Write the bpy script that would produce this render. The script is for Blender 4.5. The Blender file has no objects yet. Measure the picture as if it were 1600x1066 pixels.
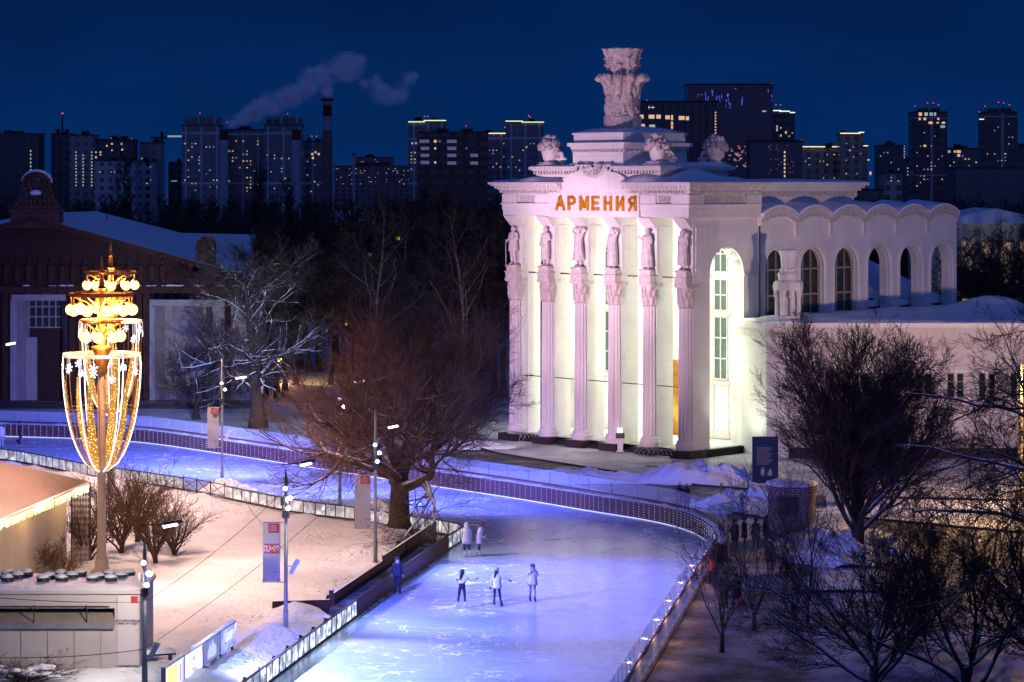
import bpy, math, random
from mathutils import Vector, Matrix, noise as mnoise
R = math.radians
scene = bpy.context.scene
COL = scene.collection

# ------------------------------------------------------------------ camera
H, F, Y0 = 19.5, 3800.0, 287.0          # eye height (m), focal length (px of a 1600 px frame), horizon row
cam_data = bpy.data.cameras.new("camera")
cam = bpy.data.objects.new("camera", cam_data)
COL.objects.link(cam)
cam.location = (0, 0, H)
cam.rotation_euler = (R(90), 0, 0)
cam_data.sensor_width = 36
cam_data.lens = F / 1600 * 36
cam_data.shift_y = -(533 - Y0) / 1600
cam_data.clip_start = 1
cam_data.clip_end = 12000
scene.camera = cam

# ------------------------------------------------------------------ sky (blue hour, sun just below the horizon behind the camera)
world = bpy.data.worlds.new("World")
scene.world = world
world.use_nodes = True
wn = world.node_tree
bg = wn.nodes["Background"]
sky = wn.nodes.new("ShaderNodeTexSky")
sky.sky_type = 'NISHITA'
sky.sun_disc = False
sky.sun_elevation = R(0.0)
sky.sun_rotation = R(180)
sky.air_density = 1.0
sky.dust_density = 0.3
sky.ozone_density = 6.0
# look a little above the true horizon for the lowest sky (no brown band: the town's air is clear)
tc = wn.nodes.new("ShaderNodeTexCoord")
sx = wn.nodes.new("ShaderNodeSeparateXYZ"); wn.links.new(tc.outputs['Generated'], sx.inputs[0])
zm = wn.nodes.new("ShaderNodeMath"); zm.operation = 'MULTIPLY_ADD'; zm.inputs[1].default_value = 0.75; zm.inputs[2].default_value = 0.25
wn.links.new(sx.outputs[2], zm.inputs[0])
cx_ = wn.nodes.new("ShaderNodeCombineXYZ")
wn.links.new(sx.outputs[0], cx_.inputs[0]); wn.links.new(sx.outputs[1], cx_.inputs[1]); wn.links.new(zm.outputs[0], cx_.inputs[2])
wn.links.new(cx_.outputs[0], sky.inputs[0])
# the afterglow side of the sky (behind the camera) and the zenith are brighter than the night side
fk = wn.nodes.new("ShaderNodeMapRange"); fk.inputs[1].default_value = 0.95; fk.inputs[2].default_value = 0.1
fk.inputs[3].default_value = 0.86; fk.inputs[4].default_value = 4.2; wn.links.new(sx.outputs[1], fk.inputs[0])
tint = wn.nodes.new("ShaderNodeMix")
tint.data_type = 'RGBA'
tint.blend_type = 'MULTIPLY'
tint.inputs[0].default_value = 1.0
# night side: clear blue; afterglow side: dusky violet
tm = wn.nodes.new("ShaderNodeMix"); tm.data_type = 'RGBA'; tm.inputs[6].default_value = (0.35, 1.02, 1.12, 1); tm.inputs[7].default_value = (3.6, 1.15, 0.88, 1)
tf = wn.nodes.new("ShaderNodeMapRange"); tf.inputs[1].default_value = 0.8; tf.inputs[2].default_value = -0.3; wn.links.new(sx.outputs[1], tf.inputs[0])
wn.links.new(tf.outputs[0], tm.inputs[0]); wn.links.new(tm.outputs[2], tint.inputs[7])
cn = wn.nodes.new("ShaderNodeTexNoise"); cn.inputs['Scale'].default_value = 9; cn.inputs['Detail'].default_value = 5
cm_ = wn.nodes.new("ShaderNodeMapping"); cm_.inputs['Scale'].default_value = (1, 1, 3.5); wn.links.new(tc.outputs['Generated'], cm_.inputs[0]); wn.links.new(cm_.outputs[0], cn.inputs['Vector'])
cl = wn.nodes.new("ShaderNodeMapRange"); cl.inputs[1].default_value = .35; cl.inputs[2].default_value = .7; cl.inputs[3].default_value = .86; cl.inputs[4].default_value = 1.16; wn.links.new(cn.outputs['Fac'], cl.inputs[0])
wn.links.new(sky.outputs[0], tint.inputs[6])
vm = wn.nodes.new("ShaderNodeVectorMath"); vm.operation = 'SCALE'
gz = wn.nodes.new("ShaderNodeMapRange"); gz.inputs[1].default_value = 0.0; gz.inputs[2].default_value = 0.085
gz.inputs[3].default_value = 1.42; gz.inputs[4].default_value = 0.80; wn.links.new(sx.outputs[2], gz.inputs[0])
fz = wn.nodes.new("ShaderNodeMath"); fz.operation = 'MULTIPLY'; fc_ = wn.nodes.new('ShaderNodeMath'); fc_.operation = 'MULTIPLY'; zb = wn.nodes.new('ShaderNodeMapRange'); zb.inputs[1].default_value = .12; zb.inputs[2].default_value = .85; zb.inputs[3].default_value = 1.0; zb.inputs[4].default_value = 1.9; wn.links.new(sx.outputs[2], zb.inputs[0])
fb = wn.nodes.new('ShaderNodeMath'); fb.operation = 'MULTIPLY'; wn.links.new(fk.outputs[0], fb.inputs[0]); wn.links.new(zb.outputs[0], fb.inputs[1]); wn.links.new(fb.outputs[0], fc_.inputs[0]); wn.links.new(cl.outputs[0], fc_.inputs[1]); wn.links.new(fc_.outputs[0], fz.inputs[0]); wn.links.new(gz.outputs[0], fz.inputs[1])
wn.links.new(tint.outputs[2], vm.inputs[0]); wn.links.new(fz.outputs[0], vm.inputs['Scale'])
wn.links.new(vm.outputs[0], bg.inputs[0])
bg.inputs[1].default_value = 0.15

scene.view_settings.view_transform = 'Standard'
scene.view_settings.look = 'None'
scene.view_settings.exposure = 0.0
scene.view_settings.gamma = 1.0
scene.cycles.use_denoising = True
scene.cycles.max_bounces = 6
scene.cycles.diffuse_bounces = 3
scene.cycles.glossy_bounces = 3
scene.cycles.transmission_bounces = 4
scene.cycles.transparent_max_bounces = 12
scene.cycles.volume_bounces = 3
scene.cycles.sample_clamp_indirect = 4.0
scene.cycles.caustics_reflective = False
scene.cycles.caustics_refractive = False

# ------------------------------------------------------------------ helpers
def G(px, py, z=0.0):
    "point at height z that lies on the ray through photo pixel (px, py)"
    Y = (H - z) * F / (py - Y0)
    return Vector(((px - 800) * Y / F, Y, z))

def A(px, py, Y):
    return Vector(((px - 800) * Y / F, Y, H - (py - Y0) * Y / F))

class MB:
    "collects faces, links them as ONE mesh object"
    def __init__(s):
        s.v, s.f, s.m = [], [], []
    def add(s, vs, fs, mi=0):
        o = len(s.v)
        s.v.extend([tuple(p) for p in vs])
        s.f.extend([tuple(i + o for i in q) for q in fs])
        s.m.extend([mi] * len(fs))
    def box(s, x0, x1, y0, y1, z0, z1, mi=0):
        s.add([(x0,y0,z0),(x1,y0,z0),(x1,y1,z0),(x0,y1,z0),(x0,y0,z1),(x1,y0,z1),(x1,y1,z1),(x0,y1,z1)],
              [(0,3,2,1),(4,5,6,7),(0,1,5,4),(1,2,6,5),(2,3,7,6),(3,0,4,7)], mi)
    def slab(s, a, b, w, z0, z1, mi=0, za=None, zb=None):
        "upright board from a to b (xy), w thick, between z0 and z1"
        a, b = Vector((a[0], a[1])), Vector((b[0], b[1]))
        d = (b - a).normalized(); n = Vector((-d.y, d.x)) * (w / 2)
        q = [a - n, b - n, b + n, a + n]
        s.add([(p.x, p.y, z0) for p in q] + [(p.x, p.y, z1) for p in q],
              [(0,3,2,1),(4,5,6,7),(0,1,5,4),(1,2,6,5),(2,3,7,6),(3,0,4,7)], mi)
    def prism(s, poly, z0, z1, mi=0):
        n = len(poly)
        ar = sum(poly[i][0]*poly[(i+1)%n][1]-poly[(i+1)%n][0]*poly[i][1] for i in range(n))
        if ar < 0: poly = poly[::-1]
        s.add([(p[0],p[1],z0) for p in poly] + [(p[0],p[1],z1) for p in poly],
              [tuple(range(n-1,-1,-1)), tuple(range(n,2*n))] + [(i,(i+1)%n,n+(i+1)%n,n+i) for i in range(n)], mi)
    def sweep(s, poly, ax, d0, d1, mi=0):
        "poly in the plane of the two other axes, swept along axis ax ('x' or 'y')"
        n = len(poly)
        if ax == 'x': f = lambda d, p: (d, p[0], p[1])
        else: f = lambda d, p: (p[0], d, p[1])
        s.add([f(d0,p) for p in poly] + [f(d1,p) for p in poly],
              [tuple(range(n-1,-1,-1)), tuple(range(n,2*n))] + [(i,(i+1)%n,n+(i+1)%n,n+i) for i in range(n)], mi)
    def tube(s, pts, rad, n=6, mi=0, cap=True):
        pts = [Vector(p) for p in pts]
        k = len(pts)
        if not hasattr(rad, '__len__'): rad = [rad]*k
        vs, fs = [], []
        up = None
        for i in range(k):
            d = (pts[min(i+1,k-1)] - pts[max(i-1,0)])
            if d.length < 1e-9: d = Vector((0,0,1))
            d.normalize()
            if up is None:
                up = Vector((0,0,1)) if abs(d.z) < .9 else Vector((1,0,0))
            a = d.cross(up)
            if a.length < 1e-4:
                up = Vector((0.6,0.7,.1)); a = d.cross(up)
            a.normalize(); b = a.cross(d)
            up = b
            for j in range(n):
                t = 2*math.pi*j/n
                vs.append(pts[i] + (a*math.cos(t) + b*math.sin(t))*rad[i])
        for i in range(k-1):
            for j in range(n):
                j2 = (j+1) % n
                fs.append((i*n+j, i*n+j2, (i+1)*n+j2, (i+1)*n+j))
        if cap:
            fs.append(tuple(range(n-1,-1,-1))); fs.append(tuple(range((k-1)*n, k*n)))
        s.add(vs, fs, mi)
    def lathe(s, prof, c=(0,0,0), n=16, mi=0, mod=None, sx=1, sy=1):
        vs, fs = [], []
        for i,(r,z) in enumerate(prof):
            for j in range(n):
                t = 2*math.pi*j/n
                q = r*(mod(t,z) if mod else 1)
                vs.append((c[0]+q*math.cos(t)*sx, c[1]+q*math.sin(t)*sy, c[2]+z))
        for i in range(len(prof)-1):
            for j in range(n):
                j2=(j+1)%n
                fs.append((i*n+j,i*n+j2,(i+1)*n+j2,(i+1)*n+j))
        fs.append(tuple(range(n-1,-1,-1))); fs.append(tuple(range((len(prof)-1)*n,len(prof)*n)))
        s.add(vs, fs, mi)
    def ball(s, c, r, n=10, m=7, mi=0, sc=(1,1,1), jit=0, rnd=None):
        vs=[(c[0],c[1],c[2]-r*sc[2])]; fs=[]
        for i in range(1,m):
            a=math.pi*i/m
            for j in range(n):
                t=2*math.pi*j/n
                q=r*(1+(rnd.uniform(-jit,jit) if jit else 0))
                vs.append((c[0]+q*math.sin(a)*math.cos(t)*sc[0], c[1]+q*math.sin(a)*math.sin(t)*sc[1], c[2]-q*math.cos(a)*sc[2]))
        vs.append((c[0],c[1],c[2]+r*sc[2])); top=len(vs)-1
        for j in range(n):
            fs.append((0,1+(j+1)%n,1+j)); fs.append((top,1+(m-2)*n+j,1+(m-2)*n+(j+1)%n))
        for i in range(m-2):
            for j in range(n):
                j2=(j+1)%n
                fs.append((1+i*n+j,1+i*n+j2,1+(i+1)*n+j2,1+(i+1)*n+j))
        s.add(vs,fs,mi)
    def archwall(s, u0, u1, z0, z1, ops, fn, d0, d1, mi=0, n=10):
        """wall between u0..u1, z0..z1 with arched openings (uc, half width, sill, spring); fn(u, d, z) -> point; d0 front, d1 back"""
        def bx(a,b,za,zb):
            if b-a<1e-5 or zb-za<1e-5: return
            s.add([fn(a,d0,za),fn(b,d0,za),fn(b,d1,za),fn(a,d1,za),fn(a,d0,zb),fn(b,d0,zb),fn(b,d1,zb),fn(a,d1,zb)],
                  [(0,3,2,1),(4,5,6,7),(0,1,5,4),(1,2,6,5),(2,3,7,6),(3,0,4,7)], mi)
        cur = u0
        for (uc,hw,sill,spr) in ops:
            bx(cur, uc-hw, z0, z1)
            bx(uc-hw, uc+hw, z0, sill)
            arc=[(uc-hw*math.cos(math.pi*k/n), spr+hw*math.sin(math.pi*k/n)) for k in range(n+1)]
            for k in range(n):
                (a,za),(b,zb)=arc[k],arc[k+1]
                s.add([fn(a,d0,za),fn(b,d0,zb),fn(b,d0,z1),fn(a,d0,z1),fn(a,d1,za),fn(b,d1,zb),fn(b,d1,z1),fn(a,d1,z1)],
                      [(0,1,2,3),(5,4,7,6),(0,4,5,1),(3,2,6,7)], mi)
            cur = uc+hw
        bx(cur, u1, z0, z1)
    def build(s, name, mats, parent=None, smooth=False, loc=None, rz=0):
        me = bpy.data.meshes.new(name)
        me.from_pydata(s.v, [], s.f)
        if not isinstance(mats, (list, tuple)): mats = [mats]
        for m in mats: me.materials.append(m)
        me.polygons.foreach_set("material_index", s.m)
        if smooth: me.polygons.foreach_set("use_smooth", [True]*len(s.f))
        me.update()
        o = bpy.data.objects.new(name, me)
        COL.objects.link(o)
        if parent: o.parent = parent
        if loc is not None: o.location = loc
        o.rotation_euler.z = rz
        return o

def tag(o, label=None, cat=None, group=None, kind=None):
    if label: o["label"] = label
    if cat: o["category"] = cat
    if group: o["group"] = group
    if kind: o["kind"] = kind
    return o

def thing(name, label, cat, loc=(0,0,0), rz=0, group=None):
    o = bpy.data.objects.new(name, None)
    COL.objects.link(o)
    o.empty_display_size = .3
    o.location = loc; o.rotation_euler.z = rz
    return tag(o, label, cat, group)

def dup(o, parent=None):
    c = o.copy(); COL.objects.link(c)
    c.parent = parent
    for ch in list(o.children): dup(ch, c)
    return c

def dup_to(o, loc, rz=0, label=None, group=None, scale=None):
    c = dup(o); c.location = loc; c.rotation_euler.z = rz
    if label: c["label"] = label
    if group: c["group"] = group
    if scale is not None: c.scale = (scale,)*3 if not hasattr(scale,'__len__') else scale
    return c

# ------------------------------------------------------------------ materials
def newmat(name):
    m = bpy.data.materials.new(name); m.use_nodes = True
    nt = m.node_tree
    return m, nt, nt.nodes["Principled BSDF"]

def N(nt, kind, **kw):
    n = nt.nodes.new(kind)
    for k, v in kw.items(): setattr(n, k, v)
    return n

def math_(nt, op, a, b=None, clamp=False):
    n = N(nt, "ShaderNodeMath", operation=op); n.use_clamp = clamp
    for i, x in enumerate((a, b)):
        if x is None: continue
        if isinstance(x, (int, float)): n.inputs[i].default_value = x
        else: nt.links.new(x, n.inputs[i])
    return n.outputs[0]

def mixc(nt, fac, a, b):
    n = N(nt, "ShaderNodeMix", data_type='RGBA')
    for i, x in ((0, fac), (6, a), (7, b)):
        if isinstance(x, (int, float)): n.inputs[i].default_value = x
        elif isinstance(x, tuple): n.inputs[i].default_value = x if len(x) == 4 else x + (1,)
        else: nt.links.new(x, n.inputs[i])
    return n.outputs[2]

def ramp(nt, src, lo, hi):
    n = N(nt, "ShaderNodeMapRange")
    n.inputs[1].default_value = lo; n.inputs[2].default_value = hi
    nt.links.new(src, n.inputs[0]); n.clamp = True
    return n.outputs[0]

def coord(nt, which='Object'):
    if which == 'World':
        return N(nt, "ShaderNodeNewGeometry").outputs['Position']
    return N(nt, "ShaderNodeTexCoord").outputs[which]

def noise(nt, vec, scale, detail=4, rough=.55):
    n = N(nt, "ShaderNodeTexNoise"); n.inputs['Scale'].default_value = scale
    n.inputs['Detail'].default_value = detail; n.inputs['Roughness'].default_value = rough
    nt.links.new(vec, n.inputs['Vector'])
    return n.outputs['Fac']

def std(name, c1, c2=None, scale=3.0, rough=.7, bump=0.0, bscale=None, metal=0.0, snow=None, co='Object', spec=.3, streak=False, bdist=.05):
    m, nt, p = newmat(name)
    c2 = c2 or tuple(x*.72 for x in c1)
    v = coord(nt, co)
    if streak:
        mp = N(nt, "ShaderNodeMapping"); mp.inputs['Scale'].default_value = (1,1,.12); nt.links.new(v, mp.inputs[0]); v2 = mp.outputs[0]
    else: v2 = v
    f = ramp(nt, noise(nt, v2, scale), .3, .7)
    c = mixc(nt, f, c1, c2)
    p.inputs['Roughness'].default_value = rough
    p.inputs['Metallic'].default_value = metal
    p.inputs['Specular IOR Level'].default_value = spec
    if snow is not None:
        g = N(nt, "ShaderNodeNewGeometry"); sp = N(nt, "ShaderNodeSeparateXYZ"); nt.links.new(g.outputs['Normal'], sp.inputs[0])
        n2 = noise(nt, coord(nt, 'World'), 1.8, 3)
        s_ = math_(nt, 'ADD', sp.outputs[2], math_(nt, 'MULTIPLY', math_(nt, 'SUBTRACT', n2, .5), .9))
        c = mixc(nt, ramp(nt, s_, snow-.06, snow+.06), c, (.82,.84,.88))
    nt.links.new(c, p.inputs['Base Color'])
    if bump:
        b = N(nt, "ShaderNodeBump"); b.inputs['Strength'].default_value = bump; b.inputs['Distance'].default_value = bdist
        nt.links.new(noise(nt, v, bscale or scale*6, 5), b.inputs['Height']); nt.links.new(b.outputs[0], p.inputs['Normal'])
    return m

def glow(name, col, strength, sample=False, vary=0, vscale=3.0, base=(.8,.8,.8)):
    m, nt, p = newmat(name)
    p.inputs['Base Color'].default_value = base + (1,)
    p.inputs['Emission Color'].default_value = col + (1,)
    p.inputs['Emission Strength'].default_value = strength
    if vary:
        f = noise(nt, coord(nt, 'Object'), vscale, 2)
        nt.links.new(math_(nt, 'MULTIPLY', ramp(nt, f, .35, .65), strength), p.inputs['Emission Strength'])
    if not sample:
        m.cycles.emission_sampling = 'NONE'
    return m

M = {}
def stucco(name, c1, c2, stain, amount=.5):
    m, nt, p = newmat(name)
    v = coord(nt)
    mp = N(nt, "ShaderNodeMapping"); mp.inputs['Scale'].default_value = (1, 1, .10); nt.links.new(v, mp.inputs[0])
    c = mixc(nt, ramp(nt, noise(nt, v, .5, 5), .35, .65), c1, c2)
    st_ = math_(nt, 'MULTIPLY', ramp(nt, noise(nt, mp.outputs[0], 1.6, 6, .65), .50, .78), ramp(nt, noise(nt, v, .22, 3), .40, .62))
    c = mixc(nt, math_(nt, 'MULTIPLY', st_, amount*.7), c, stain)
    pt = ramp(nt, noise(nt, v, 2.4, 6, .7), .60, .66)
    c = mixc(nt, math_(nt, 'MULTIPLY', pt, .28), c, stain)
    sp = N(nt, "ShaderNodeSeparateXYZ"); nt.links.new(v, sp.inputs[0])
    jt = math_(nt, 'LESS_THAN', math_(nt, 'FRACT', math_(nt, 'DIVIDE', math_(nt, 'ADD', sp.outputs[2], 100.0), 1.35)), .022)
    c = mixc(nt, math_(nt, 'MULTIPLY', jt, .22), c, stain)
    nt.links.new(c, p.inputs['Base Color']); p.inputs['Roughness'].default_value = .82; p.inputs['Specular IOR Level'].default_value = .25
    b = N(nt, "ShaderNodeBump"); b.inputs['Strength'].default_value = .35; b.inputs['Distance'].default_value = .05
    nt.links.new(math_(nt, 'SUBTRACT', noise(nt, v, 11, 6), jt), b.inputs['Height']); nt.links.new(b.outputs[0], p.inputs['Normal'])
    return m
M['stone'] = stucco('white_stucco', (.76,.73,.71), (.68,.64,.62), (.34,.29,.26))
M['stone_carved'] = std('carved_stucco', (.70,.66,.64), (.50,.46,.44), 6, .85, .9, 9, bdist=.12)
M['stone_snow'] = std('stucco_snow_topped', (.72,.68,.67), (.58,.54,.52), 1.4, .8, .4, 10, snow=.72)
M['finial'] = std('weathered_stone', (.76,.66,.62), (.42,.33,.30), 3.2, .9, .9, 6, snow=.62, bdist=.2)
M['plinth'] = std('dark_granite', (.045,.035,.038), (.022,.018,.02), 5, .45, .1)
M['glass_dark'] = std('dark_window_glass', (.02,.028,.025), (.035,.05,.045), 1.2, .08, spec=.6)
M['glass_green'] = std('greenish_window_glass', (.10,.15,.13), (.07,.11,.10), 1.2, .15, spec=.6)
M['window_frame'] = std('white_window_frame', (.62,.6,.58))
M['gold'] = std('gilded_letter', (.95,.42,.03), (.62,.24,.015), 3.0, .35, .5, 5, metal=.45)
M['snow'] = std('fresh_snow', (.84,.85,.88), (.74,.76,.80), .9, .6, .55, 2.6, co='World', spec=.2, bdist=.12)
M['snow_trod'] = std('trodden_snow', (.62,.62,.65), (.36,.36,.39), 2.2, .7, .6, 9, co='World')
M['bark'] = std('dark_bark', (.055,.040,.032), (.028,.020,.016), 7, .9, .8, 20, snow=.62)
M['bark_warm'] = std('brown_bark', (.095,.058,.038), (.045,.027,.018), 6, .9, .8, 18, snow=.36)
M['bark_limb'] = std('snowy_limb_bark', (.060,.042,.035), (.032,.023,.019), 7, .9, .8, 20, snow=.30)
M['bark_plain'] = std('plain_dark_bark', (.085,.058,.044), (.038,.026,.020), 5, .9, .9, 14)
M['twig'] = std('dark_twigs', (.050,.036,.032), (.032,.022,.02), 4, .9)
M['twig_warm'] = std('reddish_twigs', (.21,.125,.092), (.12,.07,.052), 2, .9)
M['twig_dim'] = std('dull_red_twigs', (.115,.062,.048), (.065,.038,.031), 2, .9)
M['twig_birch'] = std('pale_birch_bark', (.22,.18,.16), (.06,.045,.04), 3, .9)
M['dark_wood'] = std('dark_brown_wood', (.055,.026,.024), (.032,.015,.014), 4, .6, .2, streak=False)
M['steel'] = std('galvanised_pole', (.34,.33,.34), (.25,.24,.25), 3, .45, metal=.4)
M['steel_dark'] = std('dark_metal', (.05,.05,.055), (.03,.03,.033), 3, .5, metal=.3)
M['cable'] = std('black_cable', (.015,.014,.014), None, 3, .6)
M['white_plastic'] = std('white_casing', (.66,.65,.66), (.56,.55,.56), 4, .5)
M['red'] = std('red_paint', (.55,.03,.035), (.45,.02,.03), 3, .5)
M['text_dark'] = std('dark_print', (.08,.08,.13), None, 3, .6)

def light(kind, name, loc, power, col, target=None, size=.2, angle=60, blend=.6, parent=None):
    d = bpy.data.lights.new(name, kind)
    d.energy = power; d.color = col
    if kind == 'SPOT':
        d.spot_size = R(angle); d.spot_blend = blend; d.shadow_soft_size = size
    elif kind == 'POINT': d.shadow_soft_size = size
    o = bpy.data.objects.new(name, d); COL.objects.link(o)
    o.location = loc
    if target is not None:
        o.rotation_euler = (Vector(target) - Vector(loc)).to_track_quat('-Z', 'Y').to_euler()
    return o

def text_mesh(body, size, depth=0.0, bold=0.0, font=None):
    "letters as plain mesh data, centred, in the xz plane facing -y"
    cu = bpy.data.curves.new("lettering", 'FONT')
    cu.body = body; cu.size = size; cu.extrude = depth; cu.offset = bold
    cu.align_x = 'CENTER'; cu.align_y = 'CENTER'
    cu.resolution_u = 3
    o = bpy.data.objects.new("lettering", cu); COL.objects.link(o)
    dg = bpy.context.evaluated_depsgraph_get()
    me = bpy.data.meshes.new_from_object(o.evaluated_get(dg))
    bpy.data.objects.remove(o); bpy.data.curves.remove(cu)
    me.transform(Matrix.Rotation(R(90), 4, 'X'))
    return me

def put_mesh(name, me, mats, parent=None, loc=(0,0,0), rz=0):
    me.materials.clear()
    for m in (mats if isinstance(mats, (list,tuple)) else [mats]): me.materials.append(m)
    me.name = name
    o = bpy.data.objects.new(name, me); COL.objects.link(o)
    if parent: o.parent = parent
    o.location = loc; o.rotation_euler.z = rz
    return o
# ------------------------------------------------------------------ rink outline (metres)
FAR = [(-62.0,193.5),(-50.0,190.0),(-39.5,187.4),(-29.2,183.8),(-21.2,175.6),(-14.0,167.0),(-6.6,158.2),(-.2,150.8),(4.6,144.6),(7.9,140.4),(9.7,136.8),(10.6,132.5),(10.7,128.5),(10.3,125.0)]
RIGHT = [(5.35,96.9),(2.4,80.0)]
NEAR_BACK = [(-62.0,184.0),(-48.0,178.6),(-36.2,171.6),(-28.3,162.2),(-20.9,154.6),(-13.2,144.4),(-9.1,140.6),(-5.75,136.9),(-3.5,134.6),(-2.75,132.8),(-3.4,129.2)]
LEFT = [(-3.4,129.2),(-7.0,109.3),(-9.4,95.4),(-12.0,80.0)]

def smooth_path(pts, step=1.0):
    "Catmull-Rom through the points, resampled about every step metres"
    P = [Vector((p[0],p[1])) for p in pts]
    P = [2*P[0]-P[1]] + P + [2*P[-1]-P[-2]]
    out = []
    for i in range(1, len(P)-2):
        n = max(1, int(round((P[i+1]-P[i]).length/step)))
        for k in range(n):
            t = k/n
            a,b,c,d = P[i-1],P[i],P[i+1],P[i+2]
            out.append(.5*((2*b)+(c-a)*t+(2*a-5*b+4*c-d)*t*t+(3*b-a-3*c+d)*t**3))
    out.append(P[-2].copy())
    return out

far_path = smooth_path(FAR, 1.0)
right_path = smooth_path([FAR[-1]] + RIGHT, 1.2)
nb_path = smooth_path(NEAR_BACK, 1.0)
left_path = [Vector(LEFT[0]), Vector(LEFT[1]), Vector(LEFT[2]), Vector(LEFT[3])]

# ------------------------------------------------------------------ ground sheets
def sheet(name, poly, z, mat, parent=None):
    n = len(poly)
    ar = sum(poly[i][0]*poly[(i+1)%n][1]-poly[(i+1)%n][0]*poly[i][1] for i in range(n))
    if ar < 0: poly = poly[::-1]
    mb = MB(); mb.add([(p[0],p[1],z) for p in poly], [tuple(range(n))])
    o = mb.build(name, mat, parent); tag(o, kind='structure')
    return o

m, nt, p = newmat('snowy_ground')
w = coord(nt, 'World')
c = mixc(nt, ramp(nt, noise(nt, w, .12, 5), .40, .62), (.70,.71,.75), (.36,.35,.36))
nt.links.new(c, p.inputs['Base Color']); p.inputs['Roughness'].default_value = .8
b = N(nt, "ShaderNodeBump"); b.inputs['Strength'].default_value = .5; b.inputs['Distance'].default_value = .15
nt.links.new(noise(nt, w, 1.5, 6), b.inputs['Height']); nt.links.new(b.outputs[0], p.inputs['Normal'])
M['ground'] = m
gm = MB(); gm.add([(-6000,-300,-.02),(6000,-300,-.02),(6000,9000,-.02),(-6000,9000,-.02)], [(0,1,2,3)])
tag(gm.build('ground', M['ground']), kind='structure')

# ice
m, nt, p = newmat('rink_ice')
w = coord(nt, 'World')
mp = N(nt, "ShaderNodeMapping"); mp.inputs['Scale'].default_value = (1.0,.35,1); mp.inputs['Rotation'].default_value = (0,0,.6); nt.links.new(w, mp.inputs[0])
mp2 = N(nt, "ShaderNodeMapping"); mp2.inputs['Scale'].default_value = (.3,1.0,1); mp2.inputs['Rotation'].default_value = (0,0,-.4); nt.links.new(w, mp2.inputs[0])
def scratch(v, sc, wd):
    vo = N(nt, "ShaderNodeTexVoronoi", feature='DISTANCE_TO_EDGE'); vo.inputs['Scale'].default_value = sc; vo.inputs['Randomness'].default_value = 1
    dn = N(nt, "ShaderNodeTexNoise"); dn.inputs['Scale'].default_value = .9; dn.inputs['Detail'].default_value = 3; nt.links.new(w, dn.inputs['Vector'])
    ad = N(nt, "ShaderNodeVectorMath", operation='MULTIPLY_ADD'); nt.links.new(dn.outputs['Color'], ad.inputs[0]); ad.inputs[1].default_value = (1.6,1.6,0); nt.links.new(v, ad.inputs[2])
    nt.links.new(ad.outputs[0], vo.inputs['Vector'])
    return math_(nt, 'SUBTRACT', 1.0, ramp(nt, vo.outputs['Distance'], 0.0, wd))
sc_all = math_(nt, 'MAXIMUM', scratch(mp.outputs[0], .8, .05), scratch(mp2.outputs[0], 1.2, .045))
gate = math_(nt, 'MULTIPLY', ramp(nt, noise(nt, w, .28, 3), .40, .56), ramp(nt, noise(nt, w, 1.1, 3), .42, .58))
sc_all = math_(nt, 'MULTIPLY', sc_all, gate)
cloud = ramp(nt, noise(nt, w, .22, 6, .65), .3, .75)
c = mixc(nt, cloud, (.36,.49,.74), (.50,.61,.82))
c = mixc(nt, math_(nt, 'MULTIPLY', sc_all, 1.0), c, (.93,.95,.97))
dust = math_(nt, 'MULTIPLY', ramp(nt, noise(nt, mp.outputs[0], .9, 8, .72), .52, .74), ramp(nt, noise(nt, w, .18, 3), .40, .62))
c = mixc(nt, math_(nt, 'MULTIPLY', dust, .55), c, (.86,.89,.93))
c = mixc(nt, math_(nt, 'MULTIPLY', ramp(nt, noise(nt, mp2.outputs[0], .5, 5), .52, .66), .35), c, (.22,.33,.58))
nt.links.new(c, p.inputs['Base Color'])
fine = noise(nt, w, 9, 4)
rg = math_(nt, 'ADD', .09, math_(nt, 'MULTIPLY', cloud, .10))
rg = math_(nt, 'ADD', rg, math_(nt, 'MULTIPLY', sc_all, .3))
nt.links.new(rg, p.inputs['Roughness'])
p.inputs['Specular IOR Level'].default_value = .13
b = N(nt, "ShaderNodeBump"); b.inputs['Strength'].default_value = .25; b.inputs['Distance'].default_value = .03
nt.links.new(math_(nt, 'ADD', fine, math_(nt, 'MULTIPLY', sc_all, -1.0)), b.inputs['Height']); nt.links.new(b.outputs[0], p.inputs['Normal'])
M['ice'] = m
ice_poly = [tuple(q) for q in far_path] + [tuple(q) for q in right_path[1:]] + [tuple(q) for q in left_path[::-1]] + [tuple(q) for q in nb_path[::-1][1:]]
# the ice as a strip-free polygon; two pieces keep the ngon simple
sheet('ice', ice_poly, .03, M['ice'])

# wet asphalt with trodden snow
def asphalt(name, lo, hi, dark=(.030,.028,.028), snowc=(.42,.42,.45)):
    m, nt, p = newmat(name)
    w = coord(nt, 'World')
    a = mixc(nt, ramp(nt, noise(nt, w, 3.0, 6), .3, .7), dark, tuple(x*1.7 for x in dark))
    n1 = math_(nt, 'ADD', math_(nt, 'MULTIPLY', noise(nt, w, .35, 5, .6), .7), math_(nt, 'MULTIPLY', noise(nt, w, 5, 5, .7), .3))
    c = mixc(nt, ramp(nt, n1, lo, hi), a, snowc)
    nt.links.new(c, p.inputs['Base Color'])
    nt.links.new(math_(nt, 'ADD', .45, math_(nt, 'MULTIPLY', noise(nt, w, 1.2, 4), .5)), p.inputs['Roughness'])
    b = N(nt, "ShaderNodeBump"); b.inputs['Strength'].default_value = .6; b.inputs['Distance'].default_value = .04
    nt.links.new(noise(nt, w, 6, 6), b.inputs['Height']); nt.links.new(b.outputs[0], p.inputs['Normal'])
    return m
M['asphalt'] = asphalt('wet_asphalt', .50, .72)
M['path'] = asphalt('snowy_path', .42, .62, (.065,.055,.052), (.50,.48,.49))
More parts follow.
